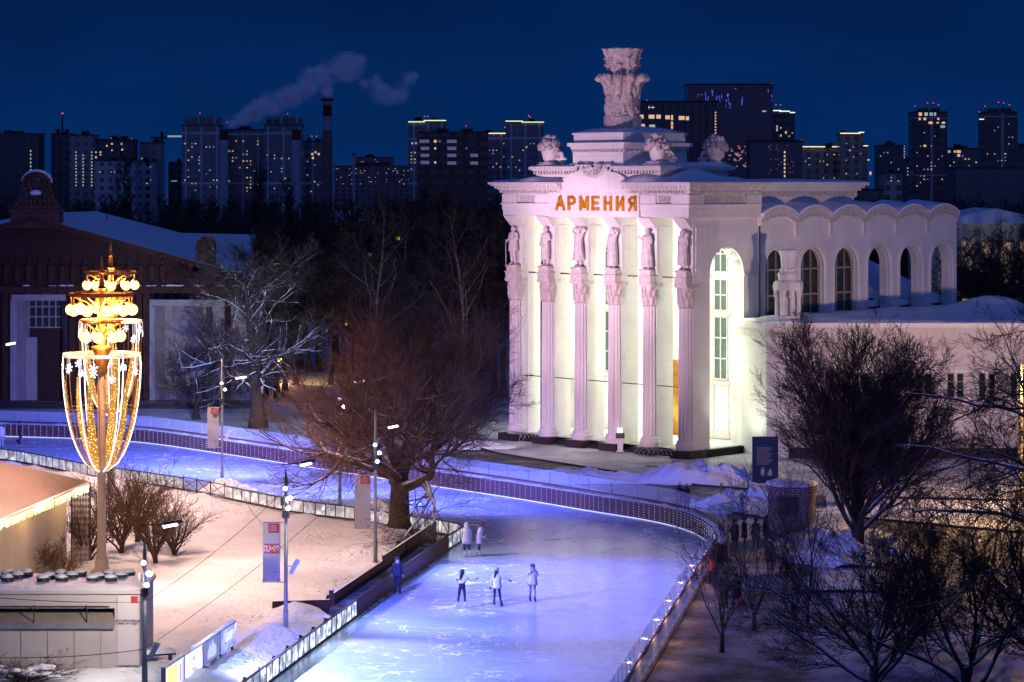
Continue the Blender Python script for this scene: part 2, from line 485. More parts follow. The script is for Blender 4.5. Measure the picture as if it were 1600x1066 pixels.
M['plaza'] = asphalt('snow_dusted_plaza', .30, .58, (.10,.10,.11), (.60,.60,.64))

def gp(*pts): return [tuple(G(a,b).xy) for a,b in pts]
# road between rink and pavilion, running on to the right
sheet('road', gp((560,670),(640,672),(780,710),(979,741),(1094,760),(1200,768),(1290,775),(1292,800),(1200,800),(1150,815),(1115,880),(990,1085),(960,1060),(1085,850),(1080,800),(900,757),(700,722),(560,693)), .004, M['asphalt'])
sheet('pavement', gp((640,671),(800,690),(1077,719),(1170,708),(1230,716),(1640,716),(1640,752),(1300,760),(1200,767),(1094,759),(979,740),(780,709)), .008, M['plaza'])
sheet('side_road', gp((1352,812),(1500,826),(1640,838),(1640,870),(1480,905),(1400,905),(1385,850),(1345,830)), .006, M['asphalt'])
sheet('path', gp((1118,868),(1175,842),(1270,838),(1262,905),(1240,925),(1400,925),(1480,905),(1700,905),(1700,1090),(1000,1090)), .010, M['path'])
cb = MB()
def kerb(pts, h=.12, w=.18):
    q = gp(*pts)
    for a,b in zip(q[:-1], q[1:]): cb.slab(a, b, w, -.01, h)
kerb([(640,672),(780,710),(979,741),(1094,760),(1190,767)])
kerb([(1112,800),(1130,800),(1200,812),(1290,828)])
kerb([(1352,811),(1500,825),(1640,837)])
kerb([(1360,778),(1500,781),(1640,785)])
kerb([(1245,926),(1400,926)])
tag(cb.build('kerb', M['plinth']), kind='structure')

# ------------------------------------------------------------------ snow relief
def inside(poly, x, y):
    c = False; n = len(poly); j = n-1
    for i in range(n):
        xi,yi = poly[i]; xj,yj = poly[j]
        if (yi>y)!=(yj>y) and x < (xj-xi)*(y-yi)/(yj-yi)+xi: c = not c
        j = i
    return c
def dist_edge(poly, x, y):
    p = Vector((x,y)); best = 1e9; n=len(poly)
    for i in range(n):
        a=Vector(poly[i]); b=Vector(poly[(i+1)%n]); d=b-a
        t=max(0,min(1,(p-a).dot(d)/max(d.length_squared,1e-9)))
        best=min(best,(p-a-d*t).length)
    return best
def fbm(x, y, s, o=4):
    return mnoise.fractal(Vector((x*s,y*s,3.3)), 1.0, 2.0, o)
def heightfield(name, poly, step, hfun, mat, label=None, cat=None, kind=None, edge=.5, z0=.0, group=None):
    xs=[p[0] for p in poly]; ys=[p[1] for p in poly]
    nx=int((max(xs)-min(xs))/step)+2; ny=int((max(ys)-min(ys))/step)+2
    idx={}; vs=[]; fs=[]
    for j in range(ny):
        for i in range(nx):
            x=min(xs)+i*step; y=min(ys)+j*step
            if inside(poly,x,y):
                d=dist_edge(poly,x,y)
                idx[(i,j)]=len(vs); vs.append((x,y,z0+hfun(x,y,d)*min(1,max(0,d/edge))-.012*(d<step)))
    for j in range(ny-1):
        for i in range(nx-1):
            k=[(i,j),(i+1,j),(i+1,j+1),(i,j+1)]
            q=[idx[t] for t in k if t in idx]
            if len(q)>=3: fs.append(tuple(q))
    mb=MB(); mb.add(vs,fs)
    o=mb.build(name,mat,smooth=True)
    tag(o,label,cat,group,kind)
    return o

# the snow-covered island between the kiosks and the rink
isl = [tuple(q) for q in smooth_path([(-62,181.5),(-48,176.6),(-36.6,169.6),(-28.9,160.6),(-21.6,153.2),(-14.0,143.3),(-9.4,139.2),(-6.2,135.8),(-5.4,134.4)],1.5)] + [(-6.6,125),(-8.9,111.6),(-7.9,109.0),(-10.2,95.4),(-13.2,78),(-62,78)]
def isl_h(x,y,d):
    h=.10+.16*(fbm(x,y,.16)+.3)+.05*fbm(x,y,.7)+.02*fbm(x,y,2.2)
    if y>127: h+=.25*math.exp(-((d-1.0)/1.2)**2)*(1+fbm(x,y,.5))       # bank thrown up beside the boards
    tr=abs((x+24)-(y-100)*.55+1.2*fbm(x,y,.2))
    if 104<y<133 and x<-8: h-=.09*math.exp(-(tr/.9)**2)*(1+.6*fbm(x,y,1.5))        # trodden track
    if y<112 and d<3.5: h+=.34*math.exp(-((d-1.6)/1.1)**2)*(1+1.2*fbm(x,y,.35))
    return max(h,.03)
m, nt, p = newmat('tracked_snow')
w = coord(nt, 'World')
c = mixc(nt, ramp(nt, noise(nt, w, .5, 5), .35, .65), (.84,.85,.88), (.76,.77,.81))
trail = math_(nt, 'MAXIMUM', ramp(nt, noise(nt, w, .16, 2), .54, .60), ramp(nt, noise(nt, w, .9, 4), .56, .66))
vo = N(nt, "ShaderNodeTexVoronoi"); vo.inputs['Scale'].default_value = 2.1; nt.links.new(w, vo.inputs['Vector'])
pit = math_(nt, 'MULTIPLY', math_(nt, 'SUBTRACT', 1.0, ramp(nt, vo.outputs['Distance'], .10, .34)), trail)
c = mixc(nt, math_(nt, 'MULTIPLY', ramp(nt, noise(nt, w, 3.5, 6, .75), .62, .76), .18), c, (.56,.52,.50))
nt.links.new(c, p.inputs['Base Color']); p.inputs['Roughness'].default_value = .65; p.inputs['Specular IOR Level'].default_value = .2
hh = math_(nt, 'SUBTRACT', math_(nt, 'ADD', math_(nt, 'MULTIPLY', noise(nt, w, 1.1, 6, .62), 1.3), math_(nt, 'MULTIPLY', noise(nt, w, 7, 4), .22)), math_(nt, 'MULTIPLY', pit, .55))
b = N(nt, "ShaderNodeBump"); b.inputs['Strength'].default_value = .9; b.inputs['Distance'].default_value = .22
nt.links.new(hh, b.inputs['Height']); nt.links.new(b.outputs[0], p.inputs['Normal'])
M['snow_tracked'] = m
heightfield('snow_field', isl, .36, isl_h, M['snow_tracked'], kind='structure', edge=.35)
# ------------------------------------------------------------------ rink barriers
def offset_path(path, d):
    out=[]
    for i,p in enumerate(path):
        t=(path[min(i+1,len(path)-1)]-path[max(i-1,0)]).normalized()
        out.append(p+Vector((-t.y,t.x))*d)
    return out
def ribbon(mb, path, w0, w1, z0, z1, mi=0):
    "solid strip along a path; w0..w1 offsets to the left of travel"
    a=offset_path(path,w0); b=offset_path(path,w1); n=len(path)
    vs=[]
    for i in range(n):
        vs += [(a[i].x,a[i].y,z0),(b[i].x,b[i].y,z0),(b[i].x,b[i].y,z1),(a[i].x,a[i].y,z1)]
    fs=[(0,1,2,3),tuple(4*(n-1)+k for k in (3,2,1,0))]
    for i in range(n-1):
        for k in range(4):
            k2=(k+1)%4
            fs.append((4*i+k,4*(i+1)+k,4*(i+1)+k2,4*i+k2))
    mb.add(vs,fs,mi)

M['rink_board']=std('brown_rink_boards',(.16,.075,.07),(.11,.05,.05),2.2,.55,.2)
M['led_white']=glow('led_dot',(.80,.85,1.0),1.1)
M['led_strip']=glow('led_strip',(.72,.78,1.0),.75)
m,nt,p=newmat('barrier_glass')
p.inputs['Base Color'].default_value=(.75,.85,.95,1); p.inputs['Roughness'].default_value=.06
p.inputs['Alpha'].default_value=.20; p.inputs['Specular IOR Level'].default_value=.7
M['glass']=m
m,nt,p=newmat('frosted_barrier_panel')
w=coord(nt,'World')
nt.links.new(mixc(nt,ramp(nt,noise(nt,w,.8,3),.3,.7),(.26,.25,.20),(.40,.38,.32)),p.inputs['Base Color'])
p.inputs['Roughness'].default_value=.12; p.inputs['Specular IOR Level'].default_value=.6; p.inputs['Alpha'].default_value=.62
M['panel_olive']=m
M['warm_bulb']=glow('warm_garland',(1.0,.60,.35),4.5)

# far boards: slatted brown wall, snow-laden ledge, rail, glass panes
t=thing('rink_wall','slatted brown rink wall with a snowy ledge along the far edge of the ice','rink wall',(0,0,0))
mb=MB()
for k in range(6):
    ribbon(mb,far_path,.02+.004*k,.10,.05+k*.145,.05+k*.145+.12)
ribbon(mb,far_path,.12,.20,.0,.86)
mb.build('board',M['rink_board'],t)
mb=MB(); ribbon(mb,far_path,.02,.62,.90,.97); mb.build('ledge',M['rink_board'],t)
mb=MB(); ribbon(mb,far_path,-.02,.012,.032,.07); mb.build('light_strip',M['led_strip'],t)
# snow on the ledge: lumpy strip
rnd=random.Random(5)
fine=smooth_path([tuple(q) for q in far_path],.35)
prof=offset_path(fine,.30); vs=[];fs=[]
for i,q in enumerate(prof):
    hgt=.05+.10*max(0,fbm(q.x,q.y,.9)+.35)
    wd=.17+.08*fbm(q.x,q.y,1.3)
    a=offset_path(fine[max(0,i-1):i+2],.30-wd)[min(1,i)]; b=offset_path(fine[max(0,i-1):i+2],.30+wd)[min(1,i)]
    vs+=[(a.x,a.y,.972),(q.x,q.y,.972+hgt),(b.x,b.y,.972)]
for i in range(len(prof)-1):
    fs+=[(3*i,3*i+3,3*i+4,3*i+1),(3*i+1,3*i+4,3*i+5,3*i+2)]
mb=MB(); mb.add(vs,fs); mb.build('ledge_snow',M['snow'],t,smooth=True)
mb=MB(); ribbon(mb,far_path,.60,.72,1.08,1.16); ribbon(mb,far_path,.72,.80,.0,.95); mb.build('rail',M['rink_board'],t)
# LED dots on the boards
mb=MB()
for q in smooth_path([tuple(q) for q in far_path],.5):
    for k in range(0,6,1):
        z=.185+k*.145
        mb.box(q.x-.014,q.x+.014,q.y-.06,q.y-.03,z-.012,z+.012)
tag(mb.build('led_dot',M['led_white'],t),kind='stuff')
gpth=offset_path(far_path,.66)
seg=[gpth[i] for i in range(0,len(gpth),2)]
for i in range(len(seg)-1):
    a,b=seg[i],seg[i+1]; d=(b-a).normalized()
    mb=MB(); mb.slab(a+d*.03,b-d*.03,.015,1.17,1.95)
    mb.build('glass_panel',M['glass'],t)
for i in range(0,len(seg),1):
    a=seg[i]
    mb=MB(); mb.box(a.x-.02,a.x+.02,a.y-.02,a.y+.02,1.17,1.80); mb.build('post',M['steel'],t)

# right barrier seen from outside
t=thing('glass_barrier','tall glass rink barrier with a garlanded brown rail right of the ice','rink barrier')
mb=MB(); ribbon(mb,right_path,.02,.14,1.02,1.14); ribbon(mb,right_path,.0,.20,.0,.07); mb.build('rail',M['rink_board'],t)
mb=MB(); ribbon(mb,right_path,-.06,-.03,.035,.08); mb.build('light_strip',M['led_strip'],t)
rp=offset_path(right_path,.08)
for i in range(len(rp)-1):
    a,b=rp[i],rp[i+1]; d=(b-a).normalized()
    mb=MB(); mb.slab(a+d*.02,b-d*.02,.02,1.15,1.98); mb.build('glass_panel',M['glass'],t)
    mb=MB(); mb.slab(a+d*.05,b-d*.05,.05,.08,1.01); mb.build('lower_panel',M['panel_olive'],t)
    mb=MB(); mb.box(a.x-.012,a.x+.012,a.y-.012,a.y+.012,.0,1.9); mb.build('post',M['white_plastic'],t)
mb=MB(); rnd=random.Random(8)
ro=offset_path(smooth_path([tuple(q) for q in right_path],.22),.17 if False else .0)
for q in ro:
    if rnd.random()<.55: mb.ball((q.x+rnd.uniform(.0,.03),q.y-.02,1.10+rnd.uniform(-.06,.05)),.022,5,4)
tag(mb.build('garland',M['warm_bulb'],t),kind='stuff')

# near boards: bright LED-lit translucent panels with a dark top rail
m,nt,p=newmat('lit_panel')
v=coord(nt,'Object')
f=ramp(nt,noise(nt,v,2.4,2),.36,.66)
p.inputs['Base Color'].default_value=(.75,.78,.8,1)
p.inputs['Emission Color'].default_value=(.86,.96,1.0,1)
nt.links.new(math_(nt,'ADD',.22,math_(nt,'MULTIPLY',math_(nt,'POWER',f,2.0),1.9)),p.inputs['Emission Strength'])
p.inputs['Roughness'].default_value=.2
M['lit_panel']=m
m2=m.copy(); m2.name='frosted_lit_panel'; M['lit_panel_soft']=m2
for n_ in m2.node_tree.nodes:
    if n_.type=='MATH' and n_.operation=='MULTIPLY': n_.inputs[1].default_value=.75
    if n_.type=='MATH' and n_.operation=='ADD': n_.inputs[0].default_value=.10
M['rail_dark']=std('dark_top_rail',(.10,.075,.075),(.06,.045,.05),3,.5)
def lit_boards(label, path, pm='lit_panel_soft'):
    t=thing('rink_boards',label,'rink barrier')
    mb=MB(); ribbon(mb,path,-.05,.05,.76,.82); ribbon(mb,path,-.04,.04,.03,.12); mb.build('top_rail',M['rail_dark'],t)
    n=0
    for i in range(len(path)-1):
        a,b=path[i],path[i+1]; d=(b-a).normalized()
        mb=MB(); mb.slab(a+d*.05,b-d*.05,.03,.12,.755)
        mb.build('light_panel',M[pm],t)
        mb=MB(); q=a; mb.box(q.x-.035,q.x+.035,q.y-.035,q.y+.035,.03,.755); mb.build('post',M['rail_dark'],t)
    return t
back=[q for q in nb_path]
cut1=min(range(len(back)),key=lambda i:(back[i]-Vector((-21.0,154.7))).length)
cut2=min(range(len(back)),key=lambda i:(back[i]-Vector((-17.5,150.6))).length)
lit_boards('lit white rink boards from the left edge up to the metal gate',back[8:cut1+1])
lit_boards('lit white rink boards curving past the thick tree to the wooden walkway',back[cut2:])
fr=smooth_path([(-7.0,109.3),(-9.4,95.4),(-12.0,80.0)],.95)
lit_boards('brightest lit rink boards, leaving the bottom of the picture beside white ice',fr,'lit_panel')
# gate between the two runs
a,b=back[cut1],back[cut2]
t=thing('rink_gate','dark metal crossbar gate between the lit rink boards','gate')
mb=MB()
d=(b-a)
for k in range(3):
    p0=a+d*(k/3); p1=a+d*((k+1)/3)
    for z in (.12,.85): mb.tube([(p0.x,p0.y,z),(p1.x,p1.y,z)],.03,6)
    mb.tube([(p0.x,p0.y,.12),(p1.x,p1.y,.85)],.02,5); mb.tube([(p0.x,p0.y,.85),(p1.x,p1.y,.12)],.02,5)
mb.build('frame',M['steel_dark'],t)
mb=MB()
for k in range(4):
    p0=a+d*(k/3); mb.tube([(p0.x,p0.y,.0),(p0.x,p0.y,.95)],.04,6)
mb.build('post',M['steel_dark'],t)

# wooden walkway
t=thing('wooden_walkway','sunken dark wooden walkway between two board walls at the near edge of the ice','walkway')
A0=Vector((-3.4,129.2)); A1=Vector((-7.0,109.3)); dd=(A1-A0).normalized(); nn=Vector((dd.y,-dd.x))   # nn points away from the ice
M['board_plank']=std('stained_planks',(.075,.034,.030),(.045,.020,.018),3.2,.55,.3,14)
M['board_plank2']=std('snow_edged_planks',(.085,.040,.034),(.05,.022,.02),3.0,.6,.3,14,snow=.6)
mb=MB()
for k in range(4): mb.slab(A0,A1,.10-.004*(k%2),.05+k*.205,.05+k*.205+.198)
mb.build('front_wall',M['board_plank'],t)
mb=MB(); q=A0+nn*1.3-dd*3.0; q2=A0+nn*1.3+dd*9.5
for k in range(5): mb.slab(q,q2,.10-.004*(k%2),.0+k*.23,.0+k*.23+.222)
q=A0+nn*1.3+dd*9.7; q2=A1+nn*1.3-dd*.9
for k in range(4): mb.slab(q,q2,.10-.004*(k%2),.0+k*.23,.0+k*.23+.222)
mb.build('back_wall',M['board_plank2'],t)
mb=MB(); e=A1+nn*1.3-dd*.9
mb.slab(e,e+nn*.16,.16,0,1.05); mb.slab(e+nn*.1,e+nn*2.6+dd*.9,.16,.0,.62)
mb.build('end_wall',M['board_plank2'],t)
M['mat_floor']=asphalt('rubber_matting',.46,.62,(.03,.028,.03),(.40,.40,.43))
mb=MB()
c=[A0+nn*.06,A1+nn*.06,A1+nn*1.24,A0+nn*1.24]
mb.prism([(p_.x,p_.y) for p_ in c],.1,.36); mb.build('floor',M['mat_floor'],t)
# snow caught at the foot of the front wall
rnd=random.Random(3)
mb=MB()
for i in range(46):
    u=rnd.random()**1.2; p_=A1+(A0-A1)*u*.85-nn*.10
    mb.ball((p_.x,p_.y,.03),rnd.uniform(.05,.14),6,4,sc=(1,1.6,.6),jit=.2,rnd=rnd)
tag(mb.build('snow_fringe',M['snow'],t,smooth=True),kind='stuff')

# ------------------------------------------------------------------ people
SK={'pelvis':(0,0,.96),'waist':(0,0,1.10),'chest':(0,0,1.28),'neck':(0,-.01,1.46),'head':(0,-.025,1.585),'crown':(0,-.01,1.68),
    'sl':(.17,0,1.39),'sr':(-.17,0,1.39),'el':(.23,.03,1.13),'er':(-.23,.03,1.13),'wl':(.25,-.06,.90),'wr':(-.25,-.06,.90),
    'hl':(.09,0,.92),'hr':(-.09,0,.92),'kl':(.10,-.02,.51),'kr':(-.10,-.02,.51),'al':(.11,.02,.10),'ar':(-.11,.02,.10),
    'tl':(.12,-.15,.045),'tr':(-.12,-.15,.045)}
RAD={'pelvis':.145,'waist':.125,'chest':.15,'neck':.058,'head':.095,'crown':.075,'sl':.075,'sr':.075,'el':.050,'er':.050,'wl':.034,'wr':.034,
     'hl':.095,'hr':.095,'kl':.062,'kr':.062,'al':.042,'ar':.042,'tl':.035,'tr':.035}
BON=[('pelvis','waist'),('waist','chest'),('chest','neck'),('neck','head'),('head','crown'),('chest','sl'),('sl','el'),('el','wl'),('chest','sr'),('sr','er'),('er','wr'),
     ('pelvis','hl'),('hl','kl'),('kl','al'),('al','tl'),('pelvis','hr'),('hr','kr'),('kr','ar'),('ar','tr')]
def seg_d(p,a,b):
    d=b-a; t=max(0,min(1,(p-a).dot(d)/max(d.length_squared,1e-9))); return (p-a-d*t).length
def body_mesh(J, fat=1.0, sub=2, rad=None):
    names=list(J.keys()); me=bpy.data.meshes.new('body')
    me.from_pydata([J[n] for n in names],[(names.index(a),names.index(b)) for a,b in BON],[])
    o=bpy.data.objects.new('body',me); COL.objects.link(o)
    md=o.modifiers.new('skin','SKIN'); md.use_smooth_shade=True
    sub_=o.modifiers.new('sub','SUBSURF'); sub_.levels=sub; sub_.render_levels=sub
    for i,n in enumerate(names):
        r=(rad or RAD)[n]*fat; me.skin_vertices[0].data[i].radius=(r,r)
        me.skin_vertices[0].data[i].use_root=(n=='pelvis')
    bpy.context.view_layer.update()
    dg=bpy.context.evaluated_depsgraph_get()
    out=bpy.data.meshes.new_from_object(o.evaluated_get(dg))
    bpy.data.objects.remove(o); bpy.data.meshes.remove(me)
    return out
def cmat(name,c,snow=None):
    if name not in M: M[name]=std(name,c,tuple(x*.7 for x in c),7,.8,.25,30)
    return M[name]
M['skin']=std('skin',(.52,.33,.25),(.46,.28,.21),8,.6)
M['hair_dark']=std('dark_hair',(.035,.022,.016),None,9,.6)
M['eye']=std('eye_dark',(.02,.018,.018),None,3,.3)
def coat_loft(mb, J, hem_z, flare, top='chest', w=.22, d=.16, n=18, mi=0):
    rows=[]
    pel,ch,ne=Vector(J['pelvis']),Vector(J['chest']),Vector(J['neck'])
    zs=[(hem_z,1.0+flare,pel),(.5*(hem_z+pel.z),1.0+flare*.6,pel),(pel.z,1.02,pel),(.5*(pel.z+ch.z),.92,(pel+ch)/2),(ch.z,1.0,ch),(ch.z+.10,.92,ch*.5+ne*.5),(ne.z-.02,.50,ne),(ne.z+.03,.42,ne)]
    for z,k,c in zs: rows.append([(c.x+w*k*math.cos(2*math.pi*j/n), c.y+d*k*math.sin(2*math.pi*j/n), z) for j in range(n)])
    vs=[p for r in rows for p in r]; fs=[]
    for i in range(len(rows)-1):
        for j in range(n): fs.append((i*n+j,i*n+(j+1)%n,(i+1)*n+(j+1)%n,(i+1)*n+j))
    fs.append(tuple(range(n-1,-1,-1)))
    mb.add(vs,fs,mi)
def person(label, loc, rz, pose=None, top=(.6,.58,.6), legs=(.03,.03,.05), shoe=(.7,.68,.66), hat=None, hair=True, coat=None, hood=False, sleeve=None, skates=True, scale=1.0, group=None, scarf=None, long_hair=False, glove=None, fat=1.0, bobble=False):
    J={k:Vector(v) for k,v in SK.items()}
    for k,v in (pose or {}).items(): J[k]=Vector(v)
    t=thing('person',label,'person',loc,rz,group); t.scale=(scale,)*3
    me=body_mesh(J,fat,2)
    key=str(top)+str(legs)
    mt=[cmat('cloth_%02d%02d%02d'%tuple(int(x*99) for x in top),top),cmat('cloth_%02d%02d%02d'%tuple(int(x*99) for x in legs),legs),M['skin'],
        cmat('cloth_%02d%02d%02d'%tuple(int(x*99) for x in shoe),shoe), cmat('cloth_%02d%02d%02d'%tuple(int(x*99) for x in (sleeve or top)),sleeve or top),
        cmat('cloth_%02d%02d%02d'%tuple(int(x*99) for x in (glove or (.05,.04,.05))),glove or (.05,.04,.05))]
    reg=[('pelvis','waist',1),('waist','chest',0),('chest','neck',0),('neck','head',2),('head','crown',2),('chest','sl',0),('sl','el',4),('el','wl',4),('chest','sr',0),('sr','er',4),('er','wr',4),
         ('pelvis','hl',1),('hl','kl',1),('kl','al',1),('al','tl',3),('pelvis','hr',1),('hr','kr',1),('kr','ar',1),('ar','tr',3)]
    # hands: palm and five separate fingers, in the body mesh
    mb=MB()
    mb.v=[tuple(v.co) for v in me.vertices]; mb.f=[tuple(p.vertices) for p in me.polygons]
    for f in mb.f:
        c=Vector((0,0,0))
        for i in f: c+=Vector(mb.v[i])
        c/=len(f)
        mb.m.append(min(reg,key=lambda r:seg_d(c,J[r[0]],J[r[1]]))[2])
    hm=5 if glove else 2
    for e,w_,sgn in (('el','wl',1),('er','wr',-1)):
        d=(J[w_]-J[e]).normalized(); s_=d.cross(Vector((0,1,0)));
        s_= s_.normalized() if s_.length>.1 else Vector((1,0,0)); c_=d.cross(s_)
        mb.tube([J[w_]-d*.02,J[w_]+d*.03,J[w_]+d*.09],[.030,.040,.036],8,hm)
        for k,(o_,l_) in enumerate(((-.030,.060),(-.010,.075),(.010,.070),(.029,.055))):
            b0=J[w_]+d*.085+s_*o_
            mb.tube([b0,b0+d*l_*.5+c_*.006,b0+d*l_+c_*.024],[.0095,.009,.007],5,hm)
        b0=J[w_]+d*.035+s_*.034
        mb.tube([b0,b0+s_*.028+d*.028,b0+s_*.034+d*.062],[.012,.010,.008],5,hm)
    # face
    hd=J['head']; f_=Vector((0,-1,0))
    mb.ball(hd+Vector((0,-.098,-.005)),.018,6,5,2,sc=(.7,1,1.3))
    for sx in (-.035,.035): mb.ball(hd+Vector((sx,-.088,.025)),.011,6,4,6)
    mb.box(hd.x-.025,hd.x+.025,hd.y-.095,hd.y-.082,hd.z-.056,hd.z-.046,7)
    for sx in (-.094,.094): mb.ball(hd+Vector((sx,.005,.0)),.026,6,5,2,sc=(.45,.8,1.2))
    mb.build('body',mt+[M['eye'],M['red']],t,smooth=True)
    if coat:
        hem,fl,col=coat
        cb_=MB(); coat_loft(cb_,J,hem,fl); cb_.build('coat',cmat('cloth_%02d%02d%02d'%tuple(int(x*99) for x in col),col),t,smooth=True)
    if hood:
        hb=MB(); hb.ball(J['head']+Vector((0,.035,-.06)),.15,12,8,0,sc=(.95,.85,.95)); hb.build('hood',mt[0],t,smooth=True)
    if hat:
        hb=MB(); c=J['head']+Vector((0,.012,.045))
        hb.lathe([(.112,-.04),(.118,.0),(.112,.05),(.085,.095),(.03,.12)],c,14)
        if bobble: hb.ball(c+Vector((0,0,.145)),.04,8,6)
        hb.build('hat',cmat('cloth_%02d%02d%02d'%tuple(int(x*99) for x in hat),hat),t,smooth=True)
    if hair:
        hb=MB(); hb.ball(J['head']+Vector((0,.028,.012)),.108,12,8,0,sc=(1,.95,1.05))
        if long_hair: hb.tube([J['head']+Vector((.02,.09,.0)),J['neck']+Vector((.05,.12,-.03)),J['chest']+Vector((.07,.17,.0))],[.06,.06,.025],8)
        hb.build('hair',M['hair_dark'],t,smooth=True)
    if scarf:
        hb=MB(); hb.lathe([(.085,-.05),(.10,-.01),(.09,.04)],J['neck'],12); hb.build('scarf',cmat('cloth_%02d%02d%02d'%tuple(int(x*99) for x in scarf),scarf),t,smooth=True)
    if skates:
        for a_,t_ in (('al','tl'),('ar','tr')):
            hb=MB(); A_,T_=J[a_],J[t_]
            hb.tube([A_+Vector((0,.0,.16)),A_+Vector((0,.01,.04)),A_+Vector((0,.03,-.03))],[.058,.055,.058],9)
            hb.tube([A_+Vector((0,.05,-.03)),(A_+T_)/2+Vector((0,0,.0)),T_],[.05,.055,.042],8)
            o_=hb.build('skate',mt[3],t,smooth=True)
            hb=MB(); d=(T_-A_); d.z=0; d.normalize(); q0=A_-d*.08; q1=T_+d*.05
            hb.slab(q0,q1,.008,A_.z-.155,A_.z-.10); hb.slab(q0+d*.03,q0+d*.06,.02,A_.z-.10,A_.z-.05); hb.slab(q1-d*.09,q1-d*.06,.02,A_.z-.10,A_.z-.04)
            hb.build('blade',M['steel'],o_)
    return t
ice_z=.03+.055
def stand(px,py): 
    q=G(px,py,.03); return (q.x,q.y,ice_z)
# the pair by the corner of the boards
person('skater in a long cream hooded coat resting one hand on the corner of the boards',stand(729,870),R(186),
       {'el':(.27,.05,1.17),'wl':(.46,-.08,1.12),'kr':(-.12,-.08,.52),'ar':(-.17,.12,.12),'tr':(-.2,-.04,.06)},top=(.62,.52,.47),legs=(.03,.035,.06),shoe=(.62,.5,.42),hat=(.55,.46,.42),hood=True,coat=(.62,.18,(.62,.52,.47)),hair=False,glove=(.5,.4,.35))
person('skater in a long cream coat and dark knitted hat bending towards the other skater',stand(748.5,869),R(100),
       {'chest':(.0,-.06,1.27),'neck':(0,-.13,1.44),'head':(0,-.19,1.55),'crown':(0,-.20,1.65),'sl':(.17,-.06,1.37),'sr':(-.17,-.06,1.37),'wl':(.2,-.2,.96),'wr':(-.2,-.2,.96)},top=(.60,.50,.46),legs=(.03,.03,.05),shoe=(.66,.45,.38),hat=(.09,.05,.05),coat=(.60,.15,(.60,.50,.46)),scarf=(.16,.03,.04))
person('worker in dark navy overalls with a pale shoulder yoke walking beside the walkway wall',(G(621,930,.03).x,G(621,930,.03).y,.035),R(172),
       {'kl':(.10,-.08,.52),'al':(.10,.06,.12),'tl':(.11,-.10,.05),'kr':(-.09,.02,.50)},top=(.02,.025,.06),legs=(.015,.02,.045),shoe=(.3,.25,.2),hat=(.03,.03,.06),skates=False,scale=1.06,coat=(.86,.06,(.02,.025,.06)),scarf=(.55,.5,.55),hair=False,fat=1.12)
person('skater in white top and black trousers stretching one arm out to the right',stand(722,951),R(172),
       {'el':(.27,.04,1.26),'wl':(.10,-.16,1.20),'er':(-.40,-.05,1.22),'wr':(-.62,-.10,1.30),'hl':(.09,0,.92),'kl':(.15,-.02,.52),'al':(.22,.02,.10),'tl':(.25,-.14,.045),'kr':(-.12,-.04,.5),'ar':(-.14,.02,.10)},top=(.66,.64,.70),sleeve=(.45,.44,.5),legs=(.012,.012,.02),shoe=(.66,.63,.66),hat=(.05,.045,.06),long_hair=True)
person('skater in a short white jacket and black trousers with one arm held out sideways',stand(776,948),R(170),
       {'sr':(-.17,.0,1.41),'er':(-.40,.02,1.30),'wr':(-.58,-.06,1.17),'el':(.24,.06,1.12),'wl':(.27,.05,.86),'kr':(-.14,-.04,.5),'ar':(-.22,.04,.10),'tr':(-.26,-.12,.045)},top=(.72,.70,.74),legs=(.012,.014,.03),shoe=(.06,.05,.07),hat=(.42,.33,.40),coat=(.80,.12,(.72,.70,.74)),glove=(.03,.03,.05),long_hair=True)
person('skater in a pale padded jacket and light trousers raising both hands to the face',stand(832,941),R(10),
       {'el':(.26,-.08,1.17),'wl':(.11,-.20,1.40),'er':(-.26,-.08,1.17),'wr':(-.10,-.20,1.42)},top=(.72,.68,.74),legs=(.45,.36,.45),shoe=(.05,.045,.07),hat=(.04,.10,.28),coat=(.74,.16,(.72,.68,.74)),hood=True,long_hair=True)
person('skater in dark clothes gliding along the far left part of the rink',stand(31,696),R(100),
       {'kl':(.1,-.12,.55),'al':(.1,.2,.2),'tl':(.1,.08,.1)},top=(.015,.02,.045),legs=(.012,.014,.03),shoe=(.02,.02,.03),hat=(.02,.02,.04),hair=False)
person('skater in white clothes at the left edge of the picture',stand(2,699),R(200),top=(.62,.6,.66),legs=(.5,.5,.55),shoe=(.5,.5,.5),hat=(.5,.48,.5),coat=(.72,.1,(.62,.6,.66)))
def walker(px,py,rz,label,**kw):
    q=G(px,py,.015); return person(label,(q.x,q.y,.0),rz,skates=False,**kw)
walker(1062,800,R(150),'pedestrian in white bobble hat and dark coat behind the glass at the far bend',top=(.02,.02,.03),hat=(.6,.58,.6),coat=(.6,.1,(.02,.02,.03)),bobble=True)
walker(1073,802,R(200),'pedestrian in grey hat and black coat behind the glass at the far bend',top=(.012,.012,.016),hat=(.3,.28,.3),coat=(.6,.1,(.012,.012,.016)))
